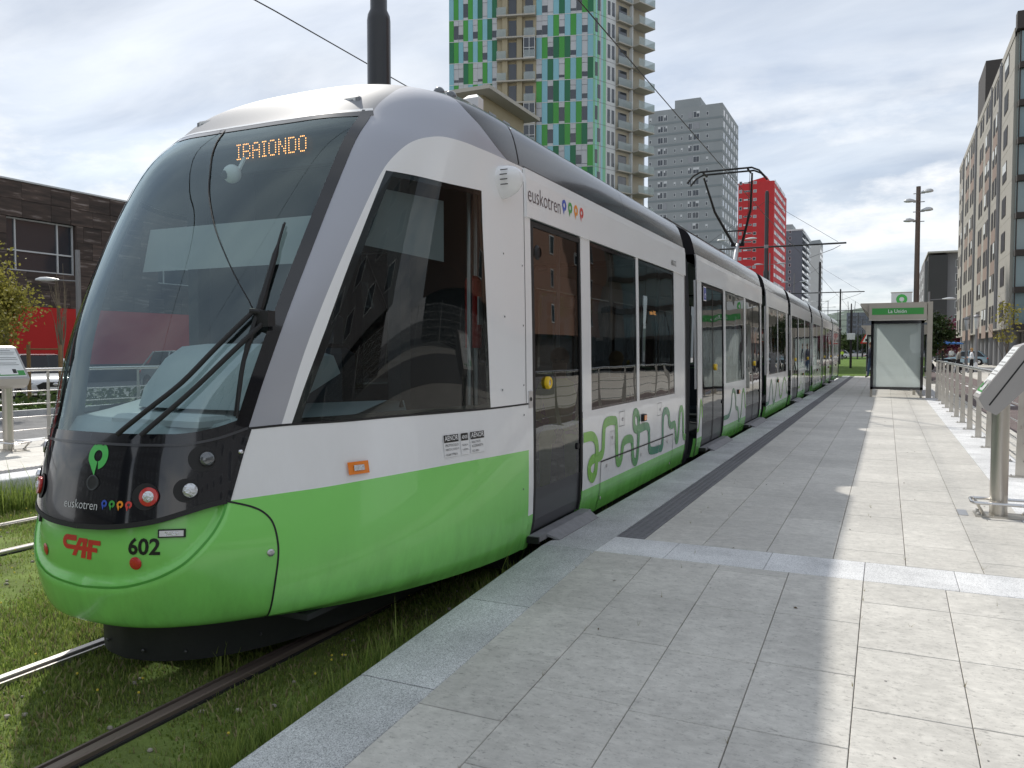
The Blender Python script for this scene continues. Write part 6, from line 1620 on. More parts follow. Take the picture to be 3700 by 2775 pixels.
# ================================================================ buildings
class Fac:
    """a facade: u runs along it, z up, off outwards"""
    def __init__(s, a, b, flip=False):
        s.a = Vector((a[0], a[1])); d = Vector((b[0] - a[0], b[1] - a[1])); s.len = d.length; s.d = d.normalized(); s.n = Vector((s.d.y, -s.d.x)) * (-1 if flip else 1)
    def p(s, u, z, o=0.0): q = s.a + s.d * u + s.n * o; return (q.x, q.y, z)
    def box(s, mb, u0, u1, z0, z1, o0, o1):
        vs = [s.p(u, z, o) for z in (z0, z1) for u, o in ((u0, o1), (u1, o1), (u1, o0), (u0, o0))]
        fs = [(0, 1, 5, 4), (1, 2, 6, 5), (2, 3, 7, 6), (3, 0, 4, 7), (4, 5, 6, 7), (3, 2, 1, 0)]
        return mb.add(vs, fs)
    def part(s, name, mat, par, u0, u1, z0, z1, o0=-.05, o1=.02): return s.box(MB(), u0, u1, z0, z1, o0, o1).build(name, mat, par)
def block(name, poly, z0, z1, mat, par): return MB().prism(poly[::-1], z0, z1, 'z').build(name, mat, par)
for nm, c, ro in (('panel_green', (60, 150, 55), .35), ('panel_dark', (18, 104, 66), .35), ('panel_blue', (128, 182, 194), .35), ('panel_pale', (184, 187, 190), .45), ('wall_beige', (166, 156, 130), .8), ('wall_beige_dark', (176, 168, 150), .8), ('slab_edge', (176, 172, 162), .8),
                  ('tower_grey', (150, 155, 156), .75), ('tower_grey_band', (130, 138, 140), .7), ('tower_red', (192, 50, 52), .75), ('tower_dark', (104, 110, 118), .7), ('tower_white', (196, 196, 192), .7), ('win_white', (205, 208, 208), .5), ('shutter_grey', (150, 152, 156), .6),
                  ('stone_dark', (74, 62, 56), .75), ('wall_red', (190, 32, 28), .6), ('plinth_dark', (52, 52, 55), .8), ('right_wall', (160, 156, 148), .8), ('right_panel', (138, 120, 110), .8), ('slab_dark', (62, 58, 55), .7), ('brick_brown', (138, 106, 90), .85), ('block_dark', (66, 66, 66), .9), ('block_grey', (128, 128, 130), .85)):
    pm(nm, srgb(*c), ro, var=.05, vscale=.35, rnd=.05 if nm.startswith('panel') else 0, dirt=.10, dirtcol=tuple(q * .6 for q in srgb(*c)))
glass('window_dark', (0.02, 0.022, 0.025), 0.9, 1.6); glass('balcony_glass', (0.75, 0.8, 0.8), 0.9, 1.5)
_t = MATS['balcony_glass'].node_tree; _o = [n for n in _t.nodes if n.type == 'OUTPUT_MATERIAL'][0]; _r = _t.nodes.new('ShaderNodeBsdfDiffuse'); _r.inputs[0].default_value = (.62, .68, .68, 1); _m = _t.nodes.new('ShaderNodeMixShader'); _m.inputs[0].default_value = .32; _t.links.new(_o.inputs[0].links[0].from_socket, _m.inputs[1]); _t.links.new(_r.outputs[0], _m.inputs[2]); _t.links.new(_m.outputs[0], _o.inputs[0])
pm('pane_dark', (0.035, 0.042, 0.052), 0.06, coat=0.8)
pm('pane_matte', (0.03, 0.03, 0.032), 0.5, spec=0.15)
pm('pane_teal', (0.16, 0.25, 0.27), 0.05, coat=1.0)

# ---- green tower
gt = thing('apartment_tower', 'tall tower clad in green, dark green and pale blue panels with balconies on its side', 'building', (-40, 110, -.3))
gL, gC, gR = (-57.0, 100.3), (-37.5, 106.1), (-33.0, 116.3)
gB = (-52.5, 110.5)
block('core_wall', [gL, gC, gR, gB], -.3, 66, 'panel_pale', gt)
F1 = Fac(gL, gC); F2 = Fac(gC, gR)
FH = 3.0
rnd = random.Random(3)
def cells(fac, u0, cw, n, shift):
    extra = {m: MB() for m in ('panel_green', 'panel_dark', 'panel_blue', 'panel_pale', 'pane_dark')}
    for r in range(21):
        z0 = 3.0 + r * FH; near = 4 <= r <= 16
        order = ['panel_green', 'panel_dark', 'panel_blue']; rnd.shuffle(order); prev = None
        for c in range(n):
            a, b = u0 + c * cw + .015, u0 + (c + 1) * cw - .015
            win = (c + (r % 2) * 2 + shift) % 4 == 1 or (rnd.random() < .05)
            def put(nm, mt, za, zb, o0, o1):
                if near: fac.part(nm, mt, gt, a, b, za, zb, o0, o1)
                else: fac.box(extra[mt], a, b, za, zb, o0, o1)
            if win:
                put('lintel_panel', 'panel_pale', z0 + 2.25, z0 + FH - .06, .0, .10)
                sh = rnd.choice((.0, .6, .9, 1.2, 1.5, 1.8))
                put('window_pane', 'pane_dark', z0 + .35, z0 + 2.22 - sh, .0, .03)
                if sh: put('shutter', 'panel_pale', z0 + 2.22 - sh, z0 + 2.22, .0, .05)
                put('sill_panel', 'panel_pale', z0 + .05, z0 + .33, .0, .10); prev = None
            else:
                ch = [m for m in ('panel_green', 'panel_dark', 'panel_blue', 'panel_blue') if m != prev]; prev = rnd.choice(ch)
                put('cladding_panel', prev, z0 + .04, z0 + FH - .04, .0, .10)
    for m, mb in extra.items():
        if mb.v: o = mb.build('far_cladding', m, gt); o['kind'] = 'stuff'
cells(F1, 0, .69, 10, 0)
cells(F1, 12.45, .795, 10, 1)
# floor bands, recessed bay with balconies between
for r in range(22):
    z = 3.0 + r * FH
    F1.part('floor_band', 'win_white', gt, 0, 6.9, z - .04, z + .035, 0, .125); F1.part('floor_band', 'win_white', gt, 12.45, F1.len, z - .04, z + .035, 0, .125)
F1.part('bay_wall', 'wall_beige', gt, 6.9, 12.45, 0, 66, .0, .04)
for u in (7.7, 9.75): F1.part('bay_pier', 'wall_beige', gt, u, u + .75, 0, 66, .04, .5)
for r in range(4, 19):
    z = 3.0 + r * FH
    F1.part('balcony_slab', 'slab_edge', gt, 6.95, 12.4, z - .14, z + .06, .04, .95)
    F1.part('bay_window', 'pane_dark', gt, 8.55, 9.65, z + .1, z + 2.5, .04, .10); F1.part('bay_window', 'pane_dark', gt, 10.9, 12.0, z + .1, z + 2.4, .04, .10)
    F1.part('glass_guard', 'balcony_glass', gt, 6.95, 8.3, z + .06, z + 1.1, .90, .93); F1.part('glass_guard', 'balcony_glass', gt, 10.8, 12.4, z + .06, z + 1.1, .90, .93)
    if r in (6, 9, 10, 13):
        u0_ = 10.75; F1.part('glazed_bay', 'pane_dark', gt, u0_, 12.35, z + .06, z + 2.85, .1, .88)
        for k in range(3): F1.part('glazing_bar', 'win_white', gt, u0_ + k * .77, u0_ + k * .77 + .07, z + .06, z + 2.85, .88, .93)
        for zz in (.06, 1.35, 2.75): F1.part('glazing_bar', 'win_white', gt, u0_, 12.35, z + zz, z + zz + .08, .88, .935)
# narrow strips and long balconies on the side
strips = [('panel_pale_green', .0, .45), ('panel_blue_pale', .45, .75), ('panel_pale_green', .75, 1.2), ('panel_pale', 1.2, 1.6), ('panel_blue_pale', 1.6, 2.0), ('panel_pale_green', 2.0, 2.6), ('win_white', 2.6, 4.6)]
pm('panel_pale_green', srgb(128, 190, 150), .4); pm('panel_blue_pale', srgb(150, 200, 205), .4)
for r in range(4, 18):
    z = 3.0 + r * FH
    for m, a, b in strips: F2.part('side_panel', m, gt, a + .01, b - .01, z + .04, z + FH - .04, 0, .06)
    for a in (.35 + .5 * (r % 2), 2.9, 3.8): F2.part('side_window', 'pane_dark', gt, a, a + .55, z + .5, z + 2.4, .06, .08)
    F2.part('balcony_recess', 'wall_beige_dark', gt, 4.7, 10.9, z + .1, z + 2.85, .0, .03)
    F2.part('recess_window', 'pane_dark', gt, 5.2, 7.0, z + .1, z + 2.4, .03, .05)
    F2.part('balcony_slab', 'slab_edge', gt, 4.7, 7.6, z - .06, z + .10, .0, .6); F2.part('balcony_slab', 'slab_edge', gt, 7.6, 11.1, z - .06, z + .10, .0, 1.9)
    F2.part('partition', 'win_white', gt, 7.55, 7.75, z, z + 2.9, .0, .6)
    F2.part('glass_guard', 'balcony_glass', gt, 4.7, 7.6, z + .10, z + 1.15, .56, .59); F2.part('glass_guard', 'balcony_glass', gt, 7.6, 11.1, z + .12, z + 1.15, 1.84, 1.87); F2.part('glass_guard', 'balcony_glass', gt, 11.07, 11.1, z + .12, z + 1.15, .0, 1.84)

# ---- beige block before the green tower
bb = thing('apartment_block', 'beige block with an overhanging flat roof in front of the green tower', 'building', (-48, 90, -.3))
block('lower_wall', [(-62, 77.5), (-39.4, 77.5), (-39.4, 92), (-62, 92)], -.3, 24.9, 'wall_beige', bb)
block('upper_wall', [(-60, 77.6), (-40.0, 77.6), (-40.0, 88.4), (-60, 88.4)], 24.9, 28.95, 'wall_beige', bb)
block('roof_slab', [(-62, 75.9), (-38.3, 75.9), (-38.3, 89.4), (-62, 89.4)], 28.95, 29.35, 'slab_edge', bb)
block('terrace_slab', [(-62, 76.4), (-38.7, 76.4), (-38.7, 92.5), (-62, 92.5)], 24.6, 24.9, 'slab_edge', bb)
Fb = Fac((-38.75, 76.5), (-38.75, 92.4)); Fb2 = Fac((-60, 76.45), (-38.75, 76.45))
for k in range(10):
    if k < 7: Fb.part('glass_guard', 'balcony_glass', bb, k * 2.25 + .02, k * 2.25 + 2.2, 24.95, 26.1, -.03, .0)
    Fb2.part('glass_guard', 'balcony_glass', bb, k * 2.1 + .02, k * 2.1 + 2.06, 24.95, 26.1, -.03, .0)
Fu = Fac((-40.0, 77.6), (-40.0, 88.4))
for k in range(2): Fu.part('window_pane', 'pane_dark', bb, 1.5 + k * 3.6, 3.3 + k * 3.6, 25.3, 27.6, -.02, .03); Fac((-39.4, 77.5), (-39.4, 100)).part('window_pane', 'pane_dark', bb, 1.5 + k * 4, 3.3 + k * 4, 21.4, 23.6, -.02, .03)

for r in range(7):
    for k in range(5):
        if k < 3: Fac((-39.4, 77.5), (-39.4, 92)).part('window_pane', 'pane_dark', bb, 1.5 + k * 4.4, 3.3 + k * 4.4, 3.2 + r * 3, 5.0 + r * 3, -.02, .03)
        Fac((-60, 77.5), (-39.4, 77.5)).part('window_pane', 'pane_dark', bb, 1.5 + k * 4, 3.3 + k * 4, 3.2 + r * 3, 5.0 + r * 3, -.02, .03)
# ---- grey tower
gy = thing('apartment_tower', 'grey banded apartment tower behind the pantograph', 'building', (-48, 220, -.3))
block('core_wall', [(-58.1, 208.25), (-38.87, 208.25), (-38.87, 232), (-58.1, 232)], -.3, 64.3, 'tower_grey', gy)
block('roof_house', [(-51.5, 210), (-44.8, 210), (-44.8, 226), (-51.5, 226)], 64.3, 66.9, 'tower_grey', gy)
Fg = Fac((-58.1, 208.25), (-38.87, 208.25)); Fr = Fac((-38.87, 208.25), (-38.87, 232))
rnd = random.Random(5)
for r in range(21):
    z = 3.6 + r * 2.86
    if r < 5: continue
    Fg.part('band', 'tower_grey_band', gy, 0, Fg.len, z - .28, z + .25, 0, .05); Fr.part('band', 'tower_grey_band', gy, 0, Fr.len, z - .28, z + .25, 0, .05)
    for a, b, tp in ((.3, .9, 0), (2.6, 4.0, 1), (4.2, 5.1, 1), (6.9, 7.4, 0), (8.7, 9.2, 0), (10.6, 11.6, 1), (11.9, 13.5, 1), (15.2, 15.8, 0)):
        h0, h1 = (z + .55, z + 2.15) if tp else (z + .8, z + 1.75)
        op = rnd.random()
        if op < .22 and tp: Fg.part('shutter', 'shutter_grey', gy, a, b, h0, h1, 0, .06); continue
        w_ = Fg.part('window', 'win_white', gy, a, b, h0, h1, 0, .05)
        n = 2 if tp else 1; ww = (b - a - .1) / n
        for k in range(n): Fg.part('pane', 'pane_dark', w_, a + .07 + k * ww, a + k * ww + ww, h0 + .1, h1 - .1 - (.5 if rnd.random() < .3 else 0), .05, .07)
    for k in range(6): Fr.part('side_window', rnd.choice(('pane_dark', 'pane_dark', 'win_white')), gy, 1.2 + k * 3.8, 2.9 + k * 3.8, z + .6, z + 2.1, 0, .06)

# ---- red tower
rd = thing('apartment_tower', 'bright red apartment tower with rows of small white windows', 'building', (-41, 300, -.3))
block('core_wall', [(-47, 281.8), (-35.24, 281.8), (-35.24, 318), (-47, 318)], -.3, 58.5, 'tower_red', rd)
MB().prism([(-47, 58.5), (-38, 58.5), (-38, 60.6)], 284, 300, 'y').build('roof_house', 'tower_red', rd)
Fg = Fac((-47, 281.8), (-35.24, 281.8)); Fr = Fac((-35.24, 281.8), (-35.24, 318))
for r in range(20):
    z = 3 + r * 2.85
    if r < 4: continue
    w_ = Fg.part('window', 'win_white', rd, .35, 1.3, z + .8, z + 1.9, 0, .05); Fg.part('pane', rnd.choice(('pane_dark', 'shutter_grey')), w_, .45, 1.2, z + .9, z + 1.8, .05, .07)
    w_ = Fg.part('window', 'win_white', rd, 1.85, 4.6, z + 1.05, z + 1.55, 0, .05); Fg.part('pane', 'pane_dark', w_, 3.2 if r % 3 else 1.95, 4.5, z + 1.13, z + 1.47, .05, .07)
    w_ = Fg.part('window', 'win_white', rd, 5.0, 6.1, z + .7, z + 1.7, 0, .05); Fg.part('pane', rnd.choice(('pane_dark', 'shutter_grey', 'shutter_grey')), w_, 5.1, 6.0, z + .8, z + 1.6, .05, .07)
    for k in range(7): Fr.part('side_window', rnd.choice(('win_white', 'win_white', 'shutter_grey')), rd, 1.5 + k * 4.4, 4.3 + k * 4.4, z + .8, z + 2.0, 0, .06); Fr.part('side_pane', 'pane_dark', rd, 4.35 + k * 4.4, 5.2 + k * 4.4, z + .8, z + 2.0, 0, .05)
# ---- dark and white towers behind
dk = thing('apartment_tower', 'dark grey tower with white-edged balconies right of the red tower', 'building', (-39, 375, -.3))
block('core_wall', [(-46, 360), (-33.3, 360), (-33.3, 392), (-46, 392)], -.3, 52.6, 'tower_dark', dk)
block('roof_house', [(-42, 362), (-37.5, 362), (-37.5, 375), (-42, 375)], 52.6, 55.5, 'tower_grey', dk)
block('roof_edge', [(-46.2, 359.8), (-33.1, 359.8), (-33.1, 392.2), (-46.2, 392.2)], 52.4, 53.0, 'win_white', dk)
Fg = Fac((-46, 360), (-33.3, 360)); Fr = Fac((-33.3, 360), (-33.3, 392))
for r in range(5, 18):
    z = 2.5 + r * 2.85
    w_ = Fg.part('window', 'win_white', dk, 7.3, 8.2, z + .5, z + 1.9, 0, .05); Fg.part('pane', 'pane_dark', w_, 7.4, 8.1, z + .6, z + 1.8, .05, .07)
    Fr.part('balcony_slab', 'win_white', dk, 1.0, 31, z - .12, z + .95, .8, .95); Fr.part('balcony_recess', 'pane_dark', dk, 1.0, 31, z + .95, z + 2.6, 0, .05)
wt = thing('apartment_tower', 'pale white tower, the farthest of the row', 'building', (-38, 455, -.3))
block('core_wall', [(-45, 448.7), (-32.7, 448.7), (-32.7, 470), (-45, 470)], -.3, 57, 'tower_white', wt)
MB().prism([(-45, 57), (-32.7, 57), (-32.7, 59.6), (-45, 58.6)], 449, 469, 'y').build('roof_house', 'tower_grey', wt)
Fr = Fac((-32.7, 448.7), (-32.7, 470))
for r in range(5, 18): Fr.part('side_window', 'pane_dark', wt, 2, 9, 3 + r * 2.95, 4.6 + r * 2.95, 0, .08); Fr.part('side_window', 'pane_dark', wt, 11, 18, 3 + r * 2.95, 4.6 + r * 2.95, 0, .08)

# ---- dark stone building on the left, clad in stone panels over a red base
lb = thing('stone_building', 'low building of dark brown stone panels over a red ground floor at the left', 'building', (-45, 30, -.3))
block('core_wall', [(-60, 2), (-38.38, 2), (-38.38, 60), (-60, 60)], -.3, 9.5, 'plinth_dark', lb)
Fl = Fac((-38.0, 0), (-38.0, 60))
def stone_mat():
    m, t, o = _new('stone_panel'); L = t.links.new; b = t.nodes.new('ShaderNodeBsdfPrincipled'); L(b.outputs[0], o.inputs[0]); b.inputs['Roughness'].default_value = .7
    oi = t.nodes.new('ShaderNodeObjectInfo'); g = t.nodes.new('ShaderNodeNewGeometry'); mp = t.nodes.new('ShaderNodeMapping'); mp.inputs['Scale'].default_value = (1, .5, 4.5); L(g.outputs['Position'], mp.inputs[0])
    ad = t.nodes.new('ShaderNodeVectorMath'); ad.operation = 'ADD'; cx = t.nodes.new('ShaderNodeCombineXYZ'); mu = t.nodes.new('ShaderNodeMath'); mu.operation = 'MULTIPLY'; mu.inputs[1].default_value = 30; L(oi.outputs['Random'], mu.inputs[0]); L(mu.outputs[0], cx.inputs[0]); L(mp.outputs[0], ad.inputs[0]); L(cx.outputs[0], ad.inputs[1])
    n = t.nodes.new('ShaderNodeTexNoise'); n.inputs['Scale'].default_value = 1.1; n.inputs['Detail'].default_value = 6; n.inputs['Roughness'].default_value = .6; L(ad.outputs[0], n.inputs['Vector'])
    cr = t.nodes.new('ShaderNodeValToRGB'); e = cr.color_ramp.elements; e[0].position = .3; e[0].color = (.030, .022, .018, 1); e[1].position = .66; e[1].color = (.24, .20, .18, 1)
    k = e.new(.48); k.color = (.062, .044, .036, 1); k = e.new(.58); k.color = (.085, .058, .046, 1); L(n.outputs['Fac'], cr.inputs[0])
    mr = t.nodes.new('ShaderNodeMapRange'); mr.inputs['To Min'].default_value = .75; mr.inputs['To Max'].default_value = 1.25; L(oi.outputs['Random'], mr.inputs['Value'])
    h = t.nodes.new('ShaderNodeHueSaturation'); L(cr.outputs[0], h.inputs['Color']); L(mr.outputs[0], h.inputs['Value']); L(h.outputs[0], b.inputs['Base Color'])
stone_mat()
WIN = [(24.32, 27.95, 5.22, 7.78), (33.0, 37.0, 5.22, 7.78), (15.5, 19.5, 5.22, 7.78), (43, 47, 5.22, 7.78), (6.5, 10.5, 5.22, 7.78)]
rows = [3.5, 4.36, 5.22, 6.07, 6.93, 7.78, 8.62, 9.5]
for i, (z0, z1) in enumerate(zip(rows[:-1], rows[1:])):
    y = 3.0 + (.55 if i % 2 else 0)
    while y < 50:
        w = random.choice((1.05, 1.25, 1.5)); cuts = [(y, y + w)]
        for a, b, c, d in WIN:
            if z0 < d - .05 and z1 > c + .05:
                nc = []
                for p, q in cuts:
                    if q <= a or p >= b: nc.append((p, q))
                    else:
                        if p < a - .08: nc.append((p, a))
                        if q > b + .08: nc.append((b, q))
                cuts = nc
        for p, q in cuts: Fl.part('stone_panel', 'stone_panel', lb, p + .008, q - .008, z0 + .008, z1 - .008, -.05, .0 + random.uniform(0, .02))
        y += w
for a, b, c, d in WIN:
    w_ = Fl.part('window', 'pane_dark', lb, a, b - .05, c, d, -.32, -.28)
    for u in (a, a + (b - a) * .14, a + (b - a) * .74, b - .12): Fl.part('mullion', 'win_white', w_, u, u + .07, c, d, -.28, -.21)
    for zz in (c, c + .95, d - .08): Fl.part('transom', 'win_white', w_, a, b - .05, zz, zz + .07, -.28, -.205)
    for u, q in ((a - .02, a), (b - .05, b + .0)): Fl.part('reveal', 'stone_dark', w_, u, q, c, d, -.32, -.0)
Fl.part('red_wall', 'wall_red', lb, 24.3, 50, .62, 3.49, -.06, .02); Fl.part('red_wall', 'wall_red', lb, 8, 17, .62, 3.49, -.06, .02); Fl.part('dark_bay', 'stone_panel', lb, 17, 24.3, .62, 3.49, -.06, .01); Fl.part('plinth', 'plinth_dark', lb, 2, 60, -.3, .62, -.06, .03)
MB().box(-60, -37.95, 2, 60, 9.5, 9.58).build('roof_edge', 'win_white', lb)
# ---- right-hand building on columns
rb = thing('apartment_block', 'long grey-beige apartment building on columns at the right edge', 'building', (14, 105, -.15))
block('core_wall', [(9.15, 78.3), (24, 78.3), (24, 134), (9.15, 134)], 3.26, 27.8, 'right_wall', rb)
block('ground_wall', [(13, 82), (24, 82), (24, 134), (13, 134)], -.15, 3.26, 'slab_dark', rb)
Fs = Fac((9.15, 134), (9.15, 78.3)); FHr = 3.05
U = lambda y: 134 - y
for r in range(8):
    z = 3.45 + r * FHr
    for y0, y1, tp in ((81.7, 84.3, 1), (89.0, 90.2, 0), (91.0, 92.4, 0), (95.2, 96.8, 0), (97.5, 99.2, 0), (101.5, 102.8, 0), (103.6, 105.2, 0), (112.0, 113.5, 0), (114.6, 116.2, 0), (118.6, 120.2, 0), (121.3, 123.0, 0), (127, 129, 0), (131, 132.5, 0)):
        w_ = Fs.part('window', 'slab_dark', rb, U(y1), U(y0), z + .55, z + 2.25, -.05, .03)
        Fs.part('pane', 'pane_matte', w_, U(y1) + .1, U(y0) - .1, z + .65, z + 2.15, .03, .045)
        if random.random() < .25: Fs.part('blind', 'win_white', w_, U(y1) + .1, U(y0) - .1, z + 1.4 - random.random() * .5, z + 2.15, .045, .055)
    for y0, y1 in ((89.0, 92.4), (95.2, 99.2), (101.5, 105.2), (112.0, 116.2), (118.6, 123.0)):
        if (r + int(y0)) % 3: Fs.part('spandrel', 'right_panel', rb, U(y1), U(y0), z - .8, z + .5, -.05, .02)
    Fs.part('floor_joint', 'slab_edge', rb, 0, Fs.len, z - .03, z + .0, -.05, .012)
for y in (86.2, 87.2, 93.8, 108.8, 109.6, 126): Fs.part('rain_pipe', 'pole_grey', rb, U(y) - .09, U(y) + .09, 3.4, 27.7, .0, .16)
Fs.part('parapet', 'right_wall', rb, 0, Fs.len, 27.3, 28.0, -.1, .05)
Fe = Fac((9.15, 78.3), (24, 78.3))
for r in range(8):
    z = 3.45 + r * FHr
    Fe.part('bay_slab', 'slab_dark', rb, .25, 12, z - .38, z + .12, .0, .95)
    for k in range(4): Fe.part('bay_glass', 'pane_teal', rb, .35 + k * 2.6, .35 + k * 2.6 + 2.5, z + .12, z + 2.67, .55, .60); Fe.part('bay_mullion', 'slab_dark', rb, .33 + k * 2.6 - .06, .33 + k * 2.6 + .03, z + .12, z + 2.67, .5, .66)
    Fe.box(MB(), .25, .30, z + .12, z + 2.67, .0, .6).build('bay_side_glass', 'pane_teal', rb)
Fe.part('top_fascia', 'slab_dark', rb, .0, 12, 27.6, 29.0, .0, .95)
for k in range(14):
    y = 79.5 + k * 3.9; MB().lathe([(.32, -.15), (.32, 3.26)], (9.75, y, 0), 14).build('column', 'block_grey', rb, True); MB().lathe([(.32, -.15), (.32, 3.26)], (12.2, y + .6, 0), 12).build('column', 'block_grey', rb, True)
block('stair_tower', [(9.9, 109.5), (14, 109.5), (14, 118), (9.9, 118)], 27.8, 35.3, 'slab_dark', rb)
# ---- dark block beyond it
db = thing('apartment_block', 'dark gable-ended block far behind the shelter, before the right-hand building', 'building', (9, 180, -.15))
block('grey_wall', [(9.96, 170.4), (16, 170.4), (16, 200), (9.96, 200)], -.15, 19.6, 'block_grey', db)
block('dark_gable', [(6.75, 169), (9.94, 169), (9.94, 200), (6.75, 200)], 3.0, 19.2, 'block_dark', db)
block('side_wing', [(6.2, 171), (6.74, 171), (6.74, 222), (6.2, 222)], 3.0, 18.4, 'block_grey', db)
block('ground_floor', [(6.9, 169.6), (9.9, 169.6), (9.9, 199), (6.9, 199)], -.15, 3.0, 'slab_dark', db)
Fd = Fac((9.96, 170.4), (16, 170.4)); Fw = Fac((6.2, 222), (6.2, 171))
for r in range(6):
    w_ = Fd.part('window', 'win_white', db, 1.35, 2.6, 4.2 + r * 2.55, 5.6 + r * 2.55, 0, .05); Fd.part('pane', 'pane_dark', w_, 1.45, 2.5, 4.3 + r * 2.55, 5.5 + r * 2.55, .05, .07)
    for k in range(6): Fw.part('window', 'win_white', db, 3 + k * 8, 6 + k * 8, 4.2 + r * 2.3, 5.4 + r * 2.3, 0, .05)
block('roof_edge', [(6.6, 168.8), (16.1, 168.8), (16.1, 200), (6.6, 200)], 19.6, 19.9, 'slab_edge', db)
# distant low dark office block on the axis of the line, and far roofs left of it
fb = thing('office_block', 'distant slate-coloured block closing the view past the tram tail', 'building', (-14, 560, -.3))
block('core_wall', [(-24, 560), (-6.5, 560), (-6.5, 590), (-24, 590)], -.3, 26, 'tower_dark', fb)
Ff = Fac((-24, 560), (-6.5, 560))
for r in range(7):
    for k in range(6): Ff.part('window', 'pane_dark', fb, 1 + k * 2.8, 3 + k * 2.8, 3.5 + r * 3.1, 5.2 + r * 3.1, 0, .08)
# ---- buildings behind and beside the photographer, seen in the tram's glass
def generic(name, label, poly, h, mat, faces, base='slab_dark', fh=3.0, sp=3.4):
    t_ = thing(name, label, 'building', (sum(p[0] for p in poly) / len(poly), sum(p[1] for p in poly) / len(poly), -.15))
    block('wall', poly, 3.4, h, mat, t_)
    cx = sum(p[0] for p in poly) / len(poly); cy = sum(p[1] for p in poly) / len(poly)
    block('ground_floor', [(cx + (p[0] - cx) * .93, cy + (p[1] - cy) * .97) for p in poly], -.15, 3.4, base, t_)
    for a, b in faces:
        f = Fac(a, b); n = int(f.len / sp)
        for r in range(int((h - 4.2) / fh)):
            z = 4.0 + r * fh
            for k in range(n):
                u = (k + .5) * f.len / n
                w_ = f.part('window', 'win_white', t_, u - .7, u + .7, z + .5, z + 2.1, 0, .06); f.part('pane', 'pane_dark', w_, u - .58, u + .58, z + .6, z + 2.0, .06, .08)
    return t_
generic('brick_building', 'brown brick building across the street, mirrored in the tram door', [(21, 28), (40, 28), (40, 76), (21, 76)], 30, 'brick_brown', [((21, 76), (21, 28))], sp=9.0)
generic('apartment_block', 'grey and brown apartment block opposite the tram cab, mirrored in the cab window', [(24, -44), (38, -44), (38, 12), (24, 12)], 14, 'block_grey', [((24, 12), (24, -44))])
generic('apartment_block', 'dark apartment block down the street behind the photographer, mirrored in the windscreen', [(-19, -62), (3, -62), (3, -46), (-19, -46)], 24, 'block_dark', [((3, -46), (-19, -46))])
generic('apartment_block', 'long grey-brown block farther left behind the photographer, mirrored in the black nose mask', [(-62, -60), (-27, -60), (-27, -40), (-62, -40)], 19, 'block_dark', [((-27, -40), (-62, -40))])

# white mesh fence on a low wall across the path, mirrored in the cab window
t_ = thing('mesh_fence', 'white mesh fence on a low wall across the path, mirrored in the cab window', 'fence', (8.0, 14, -.13))
MB().box(7.9, 8.1, 2, 30, -.13, .62).build('low_wall', 'block_grey', t_)
for k in range(12):
    y = 2.2 + k * 2.4; MB().cyl((8, y, .6), (8, y, 1.95), .03, 8).build('post', 'win_white', t_)
    if k < 11:
        m = MB()
        for i in range(7): m.box(7.996, 8.004, y, y + 2.4, .72 + i * .19, .728 + i * .19)
        for i in range(1, 40): m.box(7.997, 8.003, y + i * .06 - .003, y + i * .06 + .003, .68, 1.9)
        m.build('mesh_panel', 'win_white', t_)

# ================================================================ trees and far ground
pm('bark', (0.10, 0.08, 0.06), 0.9, var=0.3, vscale=6, bump=0.4, bscale=30); pm('bark_pale', (0.22, 0.18, 0.13), 0.85, var=0.2, vscale=8)
leaf_mat('leaf_lime', (0.17, 0.17, 0.035), (0.38, 0.34, 0.08), .4); leaf_mat('leaf_dark', (0.02, 0.04, 0.012), (0.06, 0.09, 0.03), .15, .35); leaf_mat('leaf_mid', (0.04, 0.07, 0.02), (0.09, 0.13, 0.04), .3); leaf_mat('leaf_purple', (0.10, 0.02, 0.04), (0.20, 0.05, 0.09), .3)
def branch_tree(base, h, spread, seed, r0, levels=3, up=.55):
    rg = random.Random(seed); m = MB(); tips = []
    def grow(p, d, l, r, lv):
        pts = [p]; q = p
        for i in range(3):
            d = (d + Vector((rg.uniform(-.16, .16), rg.uniform(-.16, .16), rg.uniform(-.02, .10)))).normalized(); q = q + d * (l / 3); pts.append(q)
        m.tube(pts, [r, r * .85, r * .72, r * .6], 6 if lv else 8, cap=False); tips.append((q, lv))
        if lv < levels:
            for k in range(rg.randint(2, 4) if lv else 5):
                a = rg.uniform(0, 2 * PI); dd = Vector((math.cos(a) * spread, math.sin(a) * spread, up + rg.uniform(0, .4))).normalized()
                grow(pts[1 + rg.randint(0, 2)], (d * .4 + dd).normalized(), l * rg.uniform(.55, .8), r * .5, lv + 1)
    grow(Vector(base), Vector((0, 0, 1)), h * .42, r0, 0)
    return m, tips
def leaf_mesh(cloud, size, seed, el=1.6):
    rg = np.random.default_rng(seed); n = len(cloud); C = np.array(cloud); a = rg.normal(size=(n, 3)); a /= np.linalg.norm(a, axis=1, keepdims=True); b = np.cross(a, rg.normal(size=(n, 3))); b /= np.linalg.norm(b, axis=1, keepdims=True)
    s = size * rg.uniform(.6, 1.4, (n, 1)); V = np.stack([C - a * s * el * .5, C + b * s * .5, C + a * s * el * .5, C - b * s * .5], 1).reshape(-1, 3)
    return V, [(4 * i, 4 * i + 1, 4 * i + 2, 4 * i + 3) for i in range(n)]
